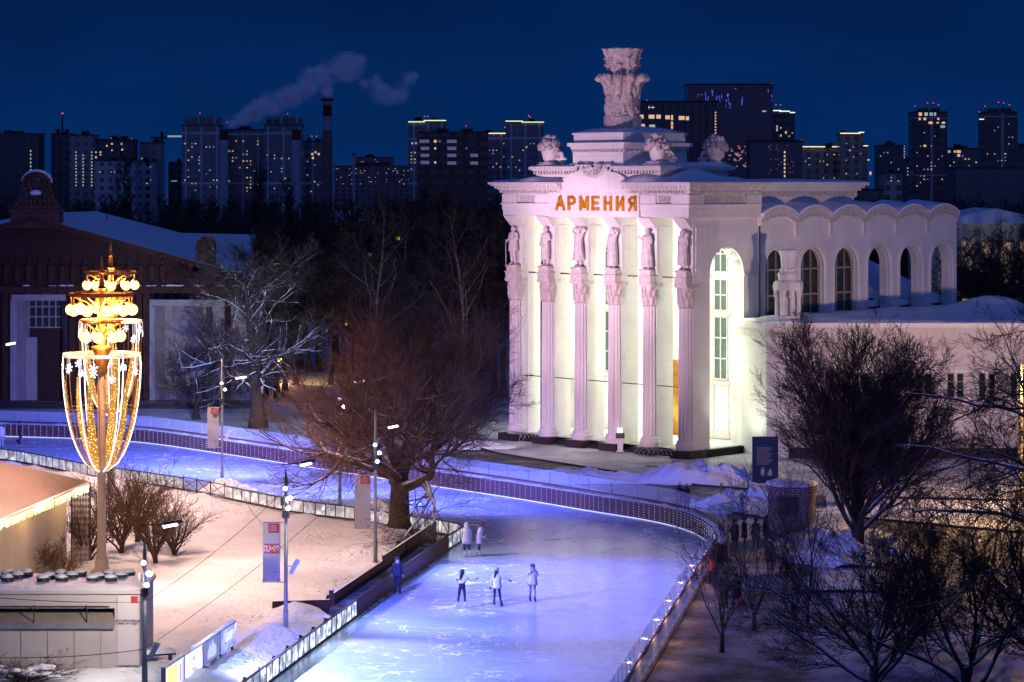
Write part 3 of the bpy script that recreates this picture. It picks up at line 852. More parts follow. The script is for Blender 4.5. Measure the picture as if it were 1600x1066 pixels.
for k,(px,py,rz,lab,c) in enumerate([
    (1148,862,30,'pedestrian in a brown coat, leftmost of the group by the brick booth',(.06,.035,.025)),
    (1163,858,80,'pedestrian in a dark jacket, second from left by the brick booth',(.016,.014,.018)),
    (1181,860,200,'pedestrian in a dark grey coat third in the group by the brick booth',(.02,.02,.025)),
    (1197,856,120,'pedestrian in a black hooded coat standing against the brick booth wall',(.012,.012,.016)),
    (1203,896,170,'pedestrian in dark coat and pale hat alone before the brick booth',(.018,.016,.02)),
    (1113,915,160,'pedestrian in a dark red hooded jacket beside the glass barrier',(.13,.015,.02)),
    (1132,950,170,'pedestrian in a black coat with a yellow scarf beside the glass barrier',(.015,.015,.018)),
    (1150,955,190,'pedestrian in a black coat holding a red bag beside the glass barrier',(.016,.014,.018)),
    (1456,872,150,'lone pedestrian in dark clothes on the dark path at the right',(.012,.012,.014))]):
    walker(px,py,R(rz),lab,top=c,legs=(.012,.012,.015),hat=(.4,.36,.36) if k==4 else (.02,.018,.02) if k!=5 else (.13,.015,.02),coat=(.62,.1,c),scarf=(.55,.33,.03) if k==6 else None)
q=G(1158,940,.7); t=thing('shopping_bag','small red bag held by the pedestrian in the black coat','bag',(q.x,q.y,.45))
mb=MB(); mb.prism([(-.16,-.06),(.16,-.06),(.13,.06),(-.13,.06)],0,.34); mb.build('pouch',M['red'],t)
mb=MB(); mb.tube([(-.1,0,.34),(-.07,0,.48),(.07,0,.48),(.1,0,.34)],.012,5); mb.build('handle',M['red'],t)
# ------------------------------------------------------------------ the white pavilion (local x = -s along the front, y = depth t)
PAV=Matrix.Translation((12.54,171.7,0)) @ Matrix.Rotation(R(-45),4,'Z')
PINV=PAV.inverted()
pav=thing('pavilion','floodlit white pavilion with fluted columns, statues and a giant stone vase on top','pavilion',(12.54,171.7,0),R(-45))
def PB(mb,name,mats,smooth=False): return mb.build(name,mats,pav,smooth)
def PW(mb,name,mats,smooth=False):
    mb.v=[tuple(PINV@Vector(p)) for p in mb.v]; return mb.build(name,mats,pav,smooth)
SC=[1.1+3.41*i for i in range(6)]
ST=M['stone']; CV=M['stone_carved']
# plinth and steps
mb=MB()
mb.box(-19.25,0,1.9,8.3,0,.50)
mb.box(-1.9,0,0,1.9,0,.53); mb.box(-19.25,-17.3,0,1.9,0,.53)
for s in SC[1:5]: mb.box(-s-.86,-s+.86,0,1.9,0,.53)
mb.box(-.02,.0,1.9,9.0,0,.53)
PB(mb,'plinth',M['plinth'])
mb=MB()
for i in range(5):
    a,b=SC[i],SC[i+1]
    for k in range(3): mb.box(-b+.86,-a-.86,.55+k*.45,1.9,k*.13,.13+k*.13)
PB(mb,'steps',M['plinth'])
mb=MB(); mb.box(-18.6,-.3,.9,8.2,.535,.545); PB(mb,'floor',M['snow_trod'])
# columns
flute=lambda t,z: 1-.10*max(0,math.cos(10*t))**.7 if True else 1
def fl(t,z):
    return 1.0-.13*abs(math.cos(7*t))**1.5
rnd=random.Random(11)
def column(s):
    mb=MB()
    prof=[(.57,1.25)]+[(.57-.05*(k/8)**1.5,1.25+9.4*k/8) for k in range(1,9)]
    mb.lathe(prof,(-s,.9,0),80,0,mod=fl)
    c=PB(mb,'column',M['stone_col'])
    mb=MB(); mb.lathe([(.74,.53),(.74,.66),(.70,.70),(.78,.80),(.78,.92),(.66,1.0),(.70,1.08),(.64,1.18),(.58,1.26)],(-s,.9,0),32)
    o=mb.build('column_base',M['stone_col'],c,True)
    mb=MB()
    mb.lathe([(.53,10.6),(.60,10.66),(.53,10.72),(.54,10.9),(.55,11.5),(.58,12.1)],(-s,.9,0),24)
    for row,(z0,z1,rr,n,off) in enumerate(((10.75,11.40,.56,10,0),(11.1,11.85,.57,10,.314),(11.55,12.06,.56,8,0))):
        for j in range(n):
            a=2*math.pi*j/n+off; ca,sa=math.cos(a),math.sin(a)
            pts=[(-s+ca*r_,.9+sa*r_,z) for r_,z in ((rr-.06,z0),(rr-.01,(z0+z1)/2),(rr+.03,z1-.08),(rr+.09,z1),(rr+.08,z1-.12))]
            mb.tube(pts,[.10,.13,.11,.06,.03],5)
    mb.box(-s-.60,-s+.60,.28,1.6,12.08,12.20); mb.box(-s-.64,-s+.64,.24,1.6,12.20,12.29)
    mb.build('capital',M['stone_col2'],c)
M['stone_col']=std('column_stucco',(.73,.68,.68),(.60,.54,.54),.8,.8,.25,14,streak=True)
M['stone_col2']=std('capital_stucco',(.68,.60,.58),(.48,.40,.38),5,.85,.6,10,bdist=.08)
for s in SC: column(s)
# piers behind the columns, with consoles under the architrave
for s in SC:
    mb=MB()
    w_=.58
    mb.box(-s-w_,-s+w_,.95,2.7,.53,17.05)
    mb.box(-s+w_,-s+w_+.05,1.25,2.45,13.2,16.4)
    PB(mb,'pier',ST)
    mb=MB()
    mb.box(-s-.55,-s+.55,.25,1.0,12.29,12.75); mb.box(-s-.62,-s+.62,.18,1.0,12.75,12.85); mb.box(-s-.50,-s+.50,.30,1.0,12.85,13.2)
    PB(mb,'statue_pedestal',M['stone_col2'])
    mb=MB(); mb.sweep([(.95,16.25),(.75,16.35),(.45,16.65),(.15,16.95),(.1,17.04),(.95,17.04)],'x',-s-.56,-s+.56); PB(mb,'console',M['stone_col'])
# statues
poses=[dict(el=(.25,.0,1.15),wl=(.12,-.12,1.05),er=(-.25,.0,1.2),wr=(-.34,-.10,1.0)),
       dict(el=(.27,.0,1.15),wl=(.05,-.16,1.22),er=(-.26,.0,1.12),wr=(-.27,-.08,.86)),
       dict(el=(.32,-.02,1.56),wl=(.08,-.02,1.74),er=(-.32,-.02,1.58),wr=(-.10,-.02,1.76)),
       dict(el=(.30,-.02,1.50),wl=(.20,-.05,1.70),er=(-.25,.0,1.13),wr=(-.24,-.08,.88)),
       dict(el=(.25,.0,1.15),wl=(.10,-.14,1.0),er=(-.33,-.05,1.26),wr=(-.42,-.16,1.46)),
       dict(el=(.25,.0,1.15),wl=(.22,-.1,.9),er=(-.25,.0,1.14),wr=(-.08,-.16,1.08))]
robes=[(.62,.10,.20),(.30,.05,.19),(.30,.35,.2),(.12,.12,.21),(.10,.22,.23),(.22,.15,.21)]
for i,s in enumerate(reversed(SC)):
    J={k:Vector(v) for k,v in SK.items()}
    J['kl']=Vector((.10,-.08,.52)); J['al']=Vector((.12,.0,.1)); J['tl']=Vector((.14,-.14,.045))
    for k,v in poses[i].items(): J[k]=Vector(v)
    me=body_mesh(J,1.15,2)
    mb=MB(); mb.v=[tuple(v.co) for v in me.vertices]; mb.f=[tuple(p.vertices) for p in me.polygons]; mb.m=[0]*len(mb.f)
    # robe with folds
    hem,fl_,w=robes[i]
    n=28; rows=[]
    for z,k in ((hem,1+fl_),(hem*.5+.5,1+.5*fl_),(1.0,.95),(1.15,.85),(1.3,1.0),(1.40,.85),(1.46,.42)):
        rows.append([(w*k*(1+.16*math.cos(9*2*math.pi*j/n+3*z)*(z<1.2))*math.cos(2*math.pi*j/n),.85*w*k*(1+.16*math.cos(9*2*math.pi*j/n+3*z)*(z<1.2))*math.sin(2*math.pi*j/n),z) for j in range(n)])
    vs=[p for r_ in rows for p in r_]; fs=[(a*n+j,a*n+(j+1)%n,(a+1)*n+(j+1)%n,(a+1)*n+j) for a in range(len(rows)-1) for j in range(n)]
    mb.add(vs,fs)
    hd=J['head']
    mb.ball(hd+Vector((0,.03,.01)),.12,10,7)
    mb.ball(hd+Vector((0,-.10,-.005)),.02,6,4)
    if i in (3,5): mb.tube([hd+Vector((.1,.02,.02)),hd+Vector((.13,.04,-.2)),hd+Vector((.15,.02,-.45))],[.06,.07,.05],7); mb.tube([hd+Vector((-.1,.02,.02)),hd+Vector((-.13,.04,-.2)),hd+Vector((-.15,.02,-.45))],[.06,.07,.05],7)
    if i==2:  # bundle held over the shoulder
        mb.ball((.27,.0,1.62),.15,8,6,sc=(1,.7,.8))
    if i==0: mb.tube([(-.36,-.12,1.15),(-.34,-.12,.0)],.02,6); mb.ball((.15,-.1,1.2),.12,8,6)
    if i==5: mb.ball((.22,.0,1.5),.12,8,6)
    mb.box(-.26,.26,-.24,.3,-.06,.02)
    k=1.72
    mb.v=[(-s+p[0]*k,.56+p[1]*k,13.30+p[2]*k) for p in mb.v]
    PB(mb,'statue',M['stone_statue'] if 'stone_statue' in M else M.setdefault('stone_statue',std('statue_stucco',(.72,.64,.63),(.52,.44,.44),3,.85,.5,12,bdist=.05)),True)
# side walls with an arch each, coffer rosettes on the soffit
for x0,x1,nm in ((-.55,-1.75,'side_wall'),(-18.70,-17.5,'side_wall')):
    mb=MB(); mb.archwall(1.5,8.3,.53,17.05,[(4.74,1.9,.531,13.0)],lambda u,d,z,a=x0,b=x1:(a+(b-a)*d,u,z),0,1,n=18)
    o=PB(mb,nm,ST)
    mb=MB()
    sg=1 if x0>-5 else -1
    e0=x0+.07*sg
    for (a,b) in ((2.7,2.83),(6.65,8.3)):
        mb.box(min(e0,x1-.03*sg),max(e0,x1-.03*sg),a,b,12.75,13.05)
    mb.build('impost',CV,o)
    mb=MB()
    for k in range(1,7):
        a=math.pi*(k+.0)/7
        cx,cz=4.74-1.86*math.cos(a),13.0+1.86*math.sin(a)
        for rr,hh in ((.40,.03),(.28,.07),(.14,.12)):
            nrm=Vector((0,math.cos(a),-math.sin(a)))
            pts=[Vector(((x0+x1)/2,cx,cz)),Vector(((x0+x1)/2,cx,cz))+nrm*hh]
            mb.tube(pts,[rr,rr*.8],8)
    mb.build('rosette',ST,o)
# back wall of the loggia with tall windows and the gilded door
mb=MB(); mb.box(-18.7,-.55,8.3,9.0,.53,17.05); o=PB(mb,'back_wall',ST)
mb=MB(); mb.box(-18.6,-.6,.4,8.4,17.06,17.2); PB(mb,'ceiling',ST)
def tallwin(xc,hw,z0,z1,y,par,arch=True,nv=2,nh=3,fr='window_frame',gl='glass_green'):
    mb=MB(); 
    poly=[(xc-hw,z0),(xc+hw,z0),(xc+hw,z1)]
    if arch: poly=[(xc-hw,z0),(xc+hw,z0)]+[(xc+hw*math.cos(math.pi*k/10),z1+hw*math.sin(math.pi*k/10)) for k in range(11)]
    else: poly.append((xc-hw,z1))
    mb.sweep([(p[0],p[1]) for p in poly],'y',y-.05,y-.02) if False else None
    n=len(poly)
    mb.add([(p[0],y-.06,p[1]) for p in poly],[tuple(range(n))])
    g=mb.build('window',M[gl],par)
    mb=MB(); top=z1+(hw if arch else 0)
    for k in range(nv+1): 
        x=xc-hw+2*hw*k/nv; zt=top if 0<k<nv else z1
        mb.box(x-.05,x+.05,y-.13,y-.07,z0,zt)
    for k in range(nh+1):
        z=z0+(z1-z0)*k/nh; mb.box(xc-hw-.05,xc+hw+.05,y-.14,y-.07,z-.05,z+.05)
    if arch:
        pts=[(xc+hw*math.cos(math.pi*k/10),y-.1,z1+hw*math.sin(math.pi*k/10)) for k in range(11)]
        mb.tube(pts,.07,5)
    mb.build('frame',M[fr],g)
for xc in (-4.05,-15.1):
    tallwin(xc,.62,12.95,14.3,8.3,pav,True,2,1)
    tallwin(xc,.62,10.1,12.4,8.3,pav,False,2,2)
    tallwin(xc,.62,5.0,9.6,8.3,pav,False,2,3)
    mb=MB(); mb.box(xc-.9,xc+.9,8.05,8.3,9.7,9.9); PB(mb,'window_head',CV); mb=MB(); mb.box(xc-.85,xc+.85,8.1,8.3,4.55,4.85); mb.box(xc-.85,xc+.85,8.18,8.3,.6,1.2)
    mb.box(xc-.75,xc-.68,8.22,8.3,1.15,4.6); mb.box(xc+.68,xc+.75,8.22,8.3,1.15,4.6); PB(mb,'window_trim',CV)
mb=MB(); mb.box(-11.2,-8.0,8.12,8.3,.55,6.2); d_=PB(mb,'door',std('gilded_door',(.45,.22,.04),(.22,.10,.02),3,.4,.5,8,metal=.5))
mb=MB(); mb.box(-11.6,-11.2,8.0,8.3,.55,6.6); mb.box(-8.0,-7.6,8.0,8.3,.55,6.6); mb.box(-11.8,-7.4,7.9,8.3,6.6,7.1); mb.build('door_frame',CV,d_)
mb=MB(); mb.lathe([(.2,0),(.6,.25),(.3,.5),(.5,.9),(.15,1.3),(.05,1.6)],(-10.2,7.7,7.1),10); mb.build('carved_crest',CV,d_)
# tie rods between the piers
for i in range(5):
    a,b=SC[i],SC[i+1]
    for y,z,r_ in ((1.0,4.95,.035),(1.6,12.75,.05)):
        mb=MB(); mb.tube([(-b+.58,y,z),(-a-.58,y,z)],r_,5); PB(mb,'tie_rod',M['steel_dark'])

# entablature
mb=MB()
mb.box(-18.95,-.30,.25,8.3,17.05,17.5); mb.box(-19.0,-.25,.20,8.3,17.5,17.92); mb.box(-19.1,-.15,.10,8.3,17.92,18.02)
mb.box(-18.85,-.40,.35,8.3,18.02,18.85)
for xs in ((-19.0,-17.4),(-15.5,-13.9),(-5.0,-3.4),(-1.9,-.25)): mb.box(xs[0],xs[1],.2,1,18.03,18.7)
for ys in ((.25,1.9),(6.6,8.3)): mb.box(-1.2,-.22,ys[0],ys[1],18.03,18.7)
PB(mb,'entablature',ST)
mb=MB()
for k in range(9):
    for x in (-17.2+k*.19,-3.2+k*.13): mb.box(x,x+.09,.28,.4,18.1,18.62)
for k in range(18): mb.box(-.45,-.34,2.1+k*.245,2.2+k*.245,18.1,18.62)
PB(mb,'frieze_grille',CV)
def cornice(x0,x1,y0,y1,ls,faces,mb):
    "stack of ledges (z0, z1, overhang) round a rectangle; faces: which sides step out"
    for z0,z1,o in ls:
        mb.box(x0-(o if 'l' in faces else 0),x1+(o if 'r' in faces else 0),y0-(o if 'f' in faces else 0),y1+(o if 'b' in faces else 0),z0,z1)
LS=[(18.72,18.80,.10),(19.02,19.12,.42),(19.12,19.32,.58),(19.32,19.44,.78),(19.44,19.60,.92)]
mb=MB()
cornice(-18.85,-12.5,.35,8.3,LS,'lf',mb); cornice(-6.1,-.40,.35,8.3,LS,'rf',mb)
mb.box(-18.5,-.7,.6,8.4,18.8,19.55)
PB(mb,'cornice',M['stone_carved2'] if 'stone_carved2' in M else M.setdefault('stone_carved2',std('cornice_stucco',(.72,.68,.66),(.55,.50,.48),5,.85,1.0,7,bdist=.1)))
mb=MB()
def dent(a0,a1,z0,z1,step,f):
    n=int((a1-a0)/step)
    for k in range(n):
        u=a0+k*step; f(u,u+step*.55,z0,z1)
for a,b in ((-19.1,-12.5),(-6.1,-.15)):
    mb=MB(); dent(a,b,18.80,19.02,.26,lambda u,v,z0,z1:mb.box(u,v,.02,.6,z0,z1)); dent(a-.2,b+.2,19.12,19.3,.42,lambda u,v,z0,z1:mb.box(u,v,-.28,.0,z0,z1)); PB(mb,'dentils',CV)
mb=MB()
dent(.1,8.3,18.80,19.02,.26,lambda u,v,z0,z1:mb.box(-.6,-.07,u,v,z0,z1))
dent(-.2,8.3,19.12,19.3,.42,lambda u,v,z0,z1:mb.box(-.1,.23,u,v,z0,z1))
PB(mb,'dentils',CV)
# central panel with concave shoulders
arcL=[(-13.0+2.0*(1-math.cos(math.pi/2*k/8)),18.85+1.5*math.sin(math.pi/2*k/8)) for k in range(9)]
arcR=[(-9.35*2-x,z) for x,z in arcL][::-1]
poly=[(-13.85,17.04),(-4.85,17.04),(-4.85,18.85)]+[(x,z) for x,z in arcR[::-1]]+[(-8.2,20.6),(-10.5,20.6)]+arcL[::-1]+[(-13.85,18.85)]
mb=MB(); mb.sweep(poly,'y',.06,1.3); PB(mb,'name_panel',ST)
mb=MB()
for sgn,xc in ((-1,-10.9),(1,-7.8)):
    pts=[(xc+.30*math.cos(a)*sgn*(1-a/16),.05,20.6+.30*math.sin(a)*(1-a/16)) for a in [k*.5 for k in range(16)]]
    mb.tube(pts,[.10]*15+[.05],7)
for k in range(9):
    a=math.pi*(1+k/8); mb.tube([(-9.35+.2*math.cos(a),.0,20.85+.2*math.sin(a)),(-9.35+.85*math.cos(a),.0,20.8+.75*math.sin(a))],[.05,.13],6)
pts=[(-9.35+1.15*math.cos(math.pi*(1+k/10)),.03,20.9+.9*math.sin(math.pi*(1+k/10))) for k in range(11)]
mb.tube(pts,.12,7)
PB(mb,'shell_ornament',CV)
# gold lettering
def stroke(mb,pts,w):
    for a,b in zip(pts[:-1],pts[1:]):
        a,b=Vector(a),Vector(b); d=(b-a).normalized(); n_=Vector((-d.y,d.x))*w/2; a=a-d*w*.25; b=b+d*w*.25
        q=[a-n_,b-n_,b+n_,a+n_]
        mb.sweep([(p[0],p[1]) for p in q],'y',-.10,.05)
LT={'A':[[(0,0),(.40,1)],[(.40,1),(.80,0)],[(.17,.32),(.63,.32)]],'P':[[(.08,0),(.08,1)],[(.08,.94),(.48,.94),(.64,.80),(.64,.60),(.48,.46),(.08,.46)]],
    'M':[[(.06,0),(.06,1)],[(.06,1),(.42,.2)],[(.42,.2),(.78,1)],[(.78,1),(.78,0)]],'E':[[(.08,0),(.08,1)],[(.08,.94),(.66,.94)],[(.08,.5),(.58,.5)],[(.08,.06),(.66,.06)]],
    'H':[[(.08,0),(.08,1)],[(.66,0),(.66,1)],[(.08,.5),(.66,.5)]],'I':[[(.08,0),(.08,1)],[(.66,0),(.66,1)],[(.08,.08),(.66,.92)]],
    'R':[[(.64,0),(.64,1)],[(.64,.94),(.24,.94),(.08,.80),(.08,.62),(.24,.48),(.64,.48)],[(.36,.46),(.04,0)]]}
for k,ch in enumerate('APMEHIR'):
    mb=MB(); x0=-13.05+k*1.21
    for i_,st in enumerate(LT[ch]): stroke(mb,st,.19-.002*i_)
    dz=.003
    mb.v=[(x0+p[0]*1.0,p[1]-.0+.0*dz,17.56+p[2]*.97) for p in mb.v]
    PB(mb,'letter',M['gold'])
# second tier
mb=MB(); mb.box(-15.5,-3.2,.45,8.0,18.9,20.25); PB(mb,'attic',ST)
mb=MB()
for a,b,fc in ((-15.5,-11.2,'lfb'),(-7.5,-3.2,'rfb')):
    cornice(a,b,.45,8.0,[(20.12,20.2,.08),(20.45,20.55,.30),(20.55,20.78,.45)],fc,mb)
mb.box(-15.0,-3.7,.9,7.8,20.2,20.7); PB(mb,'attic_cornice',M['stone_carved2'])
mb=MB()
for a,b in ((-15.7,-11.2),(-7.5,-3.0)): dent(a,b,20.2,20.45,.30,lambda u,v,z0,z1:mb.box(u,v,.25,.6,z0,z1))
dent(.3,8.0,20.2,20.45,.30,lambda u,v,z0,z1:mb.box(-3.4,-3.0,u,v,z0,z1))
PB(mb,'attic_dentils',CV)
# third tier
mb=MB(); mb.box(-11.9,-6.85,.55,7.6,20.7,22.05); mb.box(-12.1,-6.65,.35,7.8,20.7,20.95); mb.box(-12.0,-6.7,.4,7.7,22.05,22.25); mb.box(-12.2,-6.5,.25,7.9,22.25,22.5); mb.box(-11.85,-6.9,.6,7.5,22.5,23.25)
mb.box(-11.95,-6.8,.5,7.6,23.1,23.25)
PB(mb,'vase_pedestal',ST)
mb=MB(); dent(-11.9,-6.85,21.8,22.03,.24,lambda u,v,z0,z1:mb.box(u,v,.42,.6,z0,z1)); dent(.55,7.6,21.8,22.03,.24,lambda u,v,z0,z1:mb.box(-7.0,-6.72,u,v,z0,z1)); PB(mb,'pedestal_dentils',CV)
# snow on the roofs
def snowpatch(x0,x1,y0,y1,z,hf,step=.35):
    nx=max(2,int((x1-x0)/step)); ny=max(2,int((y1-y0)/step)); vs=[];fs=[]
    for j in range(ny+1):
        for i in range(nx+1):
            x=x0+(x1-x0)*i/nx; y=y0+(y1-y0)*j/ny
            e=min(i,nx-i,j,ny-j)
            vs.append((x,y,z+(0 if e==0 else hf(x,y)*(.75 if e==1 else 1))))
    for j in range(ny):
        for i in range(nx): a=j*(nx+1)+i; fs.append((a,a+1,a+nx+2,a+nx+1))
    return vs,fs
mb=MB()
mb.add(*snowpatch(-19.7,-12.3,-.5,8.3,19.6,lambda x,y:.16+.18*max(0,fbm(x,y,.4)+.3)+.25*math.exp(-((x+15.7)/1.2)**2)))
mb.add(*snowpatch(-6.3,.45,-.5,8.9,19.6,lambda x,y:.14+.22*max(0,fbm(x+7,y,.35)+.3)+.75*math.exp(-((x+2.6)/.9)**2-((y-3.8)/2.6)**2)+.4*math.exp(-((x+4.5)/1.2)**2-((y+.1)/1.)**2)))
mb.add(*snowpatch(-15.8,-11.2,.1,8.3,20.78,lambda x,y:.14+.16*max(0,fbm(x,y,.5)+.3)))
mb.add(*snowpatch(-7.5,-2.85,.1,8.3,20.78,lambda x,y:.16+.2*max(0,fbm(x,y,.5)+.3)))
mb.add(*snowpatch(-11.9,-6.8,.5,7.6,23.25,lambda x,y:.12+.5*max(0,1-max(abs(x+9.35)/2.7,abs(y-4)/3.7))+.08*fbm(x,y,.8)))
mb.add(*snowpatch(-12.3,-6.4,.15,8.0,22.5,lambda x,y:.05))
PB(mb,'roof_snow',M['snow'],True)
# giant stone vase
cx,cy=-9.1,2.95
mb=MB(); rv=random.Random(4)
lump=lambda t,z:1+.07*math.sin(7*t+2*z)+.05*math.sin(13*t-5*z)+.04*math.sin(23*t+9*z)
mb.lathe([(1.42,0),(1.45,.25),(1.38,.35),(1.40,1.05),(1.34,1.15)],(cx,cy,23.35),28,mod=lambda t,z:1+.02*math.cos(28*t*.5))
mb.lathe([(1.26,1.0),(1.2,1.6),(1.2,2.2),(1.14,2.8),(1.14,3.4),(1.2,3.9),(1.3,4.1),(1.05,4.25)],(cx,cy,23.35),44,mod=lump)
for k in range(70):
    a=rv.uniform(0,6.28); z=rv.uniform(1.1,3.6)
    mb.ball((cx+1.16*math.cos(a),cy+1.16*math.sin(a),23.35+z),rv.uniform(.12,.27),7,5,sc=(1,1,rv.uniform(.9,2.0)),jit=.15,rnd=rv)
vz=PB(mb,'giant_vase',M['finial'],True)
mb=MB()
for j in range(10):
    a=2*math.pi*j/10+.2; ca,sa=math.cos(a),math.sin(a)
    pts=[(cx+ca*r_,cy+sa*r_,23.35+z) for r_,z in ((1.15,2.7),(1.22,3.4),(1.4,3.85),(1.75,4.0),(2.0,3.8))]
    mb.tube(pts,[.20,.26,.34,.34,.14],7); mb.ball((cx+ca*1.5,cy+sa*1.5,23.35+4.05),.42,9,6,sc=(1,1,.5),jit=.15,rnd=rv)
mb.build('leaf_ring',M['finial'],vz,True)
mb=MB()
mb.lathe([(1.12,4.1),(1.18,4.6),(1.24,5.1),(1.32,5.6),(1.45,6.0),(1.52,6.12),(1.40,6.14),(1.2,5.7)],(cx,cy,23.35),40,mod=lambda t,z:1+.05*math.cos(12*t)+.03*math.sin(17*t+6*z)+(.03*math.sin(5*t) if z>5.9 else 0))
for k in range(12):
    a=2*math.pi*k/12; z=4.9+.5*(k%2)
    mb.lathe([(.02,-.12),(.22,-.06),(.22,.06),(.02,.12)],(cx+1.22*math.cos(a),cy+1.22*math.sin(a),23.35+z),8)
mb.build('bowl',M['finial'],vz,True)
mb=MB(); mb.tube([(cx+.5,cy,29.3),(cx+.5,cy,30.0)],.02,4); mb.build('lightning_rod',M['steel_dark'],vz)
# corner urns heaped with fruit
def urn(x,y,rz):
    mb=MB()
    mb.box(x-.75,x+.75,y-.75,y+.75,20.78,20.95); mb.box(x-.6,x+.6,y-.6,y+.6,20.95,21.1)
    mb.lathe([(.5,0),(.40,.12),(.50,.25),(.58,.6),(.66,1.0),(.72,1.1),(.6,1.15)],(x,y,21.1),32,mod=lambda t,z:1+.05*math.cos(16*t))
    dx,dy=math.cos(rz),math.sin(rz)
    pts=[(x+dx*(.8+.34*math.cos(a)*(1-a/14)),y+dy*(.8+.34*math.cos(a)*(1-a/14)),21.55+.34*math.sin(a)*(1-a/14)) for a in [k*.55-1.5 for k in range(14)]]
    mb.tube(pts,[.15]*13+[.07],7)
    pts=[(x+dx*(1.15+.26*math.cos(a)*(1-a/14)),y+dy*(1.15+.26*math.cos(a)*(1-a/14)),21.22+.2*math.sin(a)*(1-a/14)) for a in [k*.55 for k in range(12)]]
    mb.tube(pts,[.14]*11+[.07],7)
    u=PB(mb,'urn',M['stone_snow'],True)
    mb=MB(); r2=random.Random(int(abs(x*7)+y))
    for k in range(60):
        a=r2.uniform(0,6.28); q=r2.random()**.5
        mb.ball((x+.80*q*math.cos(a),y+.80*q*math.sin(a),22.15+.75*(1-q*q)+r2.uniform(-.25,.15)),r2.uniform(.16,.28),8,6,jit=.08,rnd=r2)
    for k in range(16): mb.ball((x+.95*dx*.7+r2.uniform(-.25,.25),y+.95*dy*.7+r2.uniform(-.25,.25),21.9-k*.05+.3),.13,6,4)
    mb.build('fruit_heap',M['fruit'] if 'fruit' in M else M.setdefault('fruit',std('carved_fruit',(.62,.52,.50),(.40,.32,.30),4,.9,.8,10,snow=.75)),u,True)
for x,y,rz in ((-14.7,1.0,R(10)),(-3.9,1.0,R(60)),(-3.9,7.4,R(190)),(-14.7,7.4,R(120))): urn(x,y,rz)

# main hall block behind and arcade
mb=MB(); mb.box(-17.0,-2.2,9.0,22.0,0,18.4); PB(mb,'main_hall',ST)
mb=MB(); cornice(-17.0,-2.2,8.4,22.0,[(18.4,18.5,.08),(18.5,18.95,.18),(18.95,19.15,.4),(19.15,19.35,.62),(19.35,19.62,.85)],'rb',mb); PB(mb,'hall_cornice',M['stone'])
mb=MB(); dent(9,22,18.55,18.9,.33,lambda u,v,z0,z1:mb.box(-2.1,-1.93,u,v,z0,z1)); PB(mb,'hall_dentils',CV)
mb=MB(); mb.add(*snowpatch(-17,-1.5,8.6,22.7,19.62,lambda x,y:.10+.15*max(0,fbm(x,y,.3)+.3))); PB(mb,'hall_snow',M['snow'],True)
B0,BW,NBAY=8.3,4.15,6
mb=MB()
ops=[(B0+BW*(i+.5),1.42,9.55,13.25) for i in range(NBAY)]
mb.archwall(B0,B0+BW*NBAY,0,16.9,ops,lambda u,d,z:(-.4-1.0*d,u,z),0,1,n=18)
n=12
for i in range(NBAY):
    for k in range(n):
        u0=B0+BW*(i+k/n); u1=B0+BW*(i+(k+1)/n)
        zf=lambda u:17.12+.66*math.sin(math.pi*(u-B0-BW*i)/BW)**.8 if 0<(u-B0-BW*i)<BW else 17.12
        za,zb=zf(u0),zf(u1)
        mb.add([(-.4,u0,16.9),(-.4,u1,16.9),(-1.4,u1,16.9),(-1.4,u0,16.9),(-.4,u0,za),(-.4,u1,zb),(-1.4,u1,zb),(-1.4,u0,za)],[(0,3,2,1),(4,5,6,7),(0,1,5,4),(1,2,6,5),(2,3,7,6),(3,0,4,7)])
arc=PB(mb,'arcade',ST)
mb=MB(); ms=MB(); md=MB()
for i in range(NBAY):
    for k in range(n):
        u0=B0+BW*(i+k/n); u1=B0+BW*(i+(k+1)/n)
        f=lambda u:17.12+.66*max(0,math.sin(math.pi*(u-B0-BW*i)/BW))**.8
        za,zb=f(u0),f(u1)
        for q,(o,lo,hi) in enumerate(((.18,-.55,-.18),(.34,-.18,.03))):
            mb.add([(-.4+o,u0,za+lo),(-.4+o,u1,zb+lo),(-.5,u1,zb+lo),(-.5,u0,za+lo),(-.4+o,u0,za+hi),(-.4+o,u1,zb+hi),(-.5,u1,zb+hi),(-.5,u0,za+hi)],[(0,3,2,1),(4,5,6,7),(0,1,5,4),(1,2,6,5),(2,3,7,6),(3,0,4,7)])
        for uu in (u0,): md.box(-.45,-.17,uu+.03,uu+.2,f(uu+.1)-.72,f(uu+.1)-.56)
        ms.add([(-.0,u0,za+.04),(-.0,u1,zb+.04),(-3.0,u1,zb+.25),(-3.0,u0,za+.25),(-.05,u0,za+.16),(-.05,u1,zb+.16),(-3.0,u1,zb+.45),(-3.0,u0,za+.45)],[(0,3,2,1),(4,5,6,7),(0,1,5,4),(1,2,6,5),(2,3,7,6),(3,0,4,7)])
    if i<NBAY-1:
        u=B0+BW*(i+1); md.box(-.45,-.2,u-.13,u+.13,15.7,16.75); md.lathe([(.02,-.25),(.12,0)],(-.36,u,15.7),8)
mb.build('scallop_moulding',CV,arc); md.build('pendant',CV,arc)
ms.build('scallop_snow',M['snow'],arc)
mb=MB()
for (uc,hw,sl,sp) in ops:
    for rr,th in ((1.55,.09),(1.75,.06)):
        pts=[(-.4,uc-rr,sl+.1)]+[(-.4,uc-rr*math.cos(math.pi*k/14),sp+rr*math.sin(math.pi*k/14)) for k in range(15)]+[(-.4,uc+rr,sl+.1)]
        mb.tube(pts,th,6)
    pts=[(-.75,uc-hw+.02,sl+.1)]+[(-.75,uc-(hw-.02)*math.cos(math.pi*k/14),sp+(hw-.02)*math.sin(math.pi*k/14)) for k in range(15)]+[(-.75,uc+hw-.02,sl+.1)]
    mb.tube(pts,.06,6)
mb.build('arch_moulding',ST,arc)
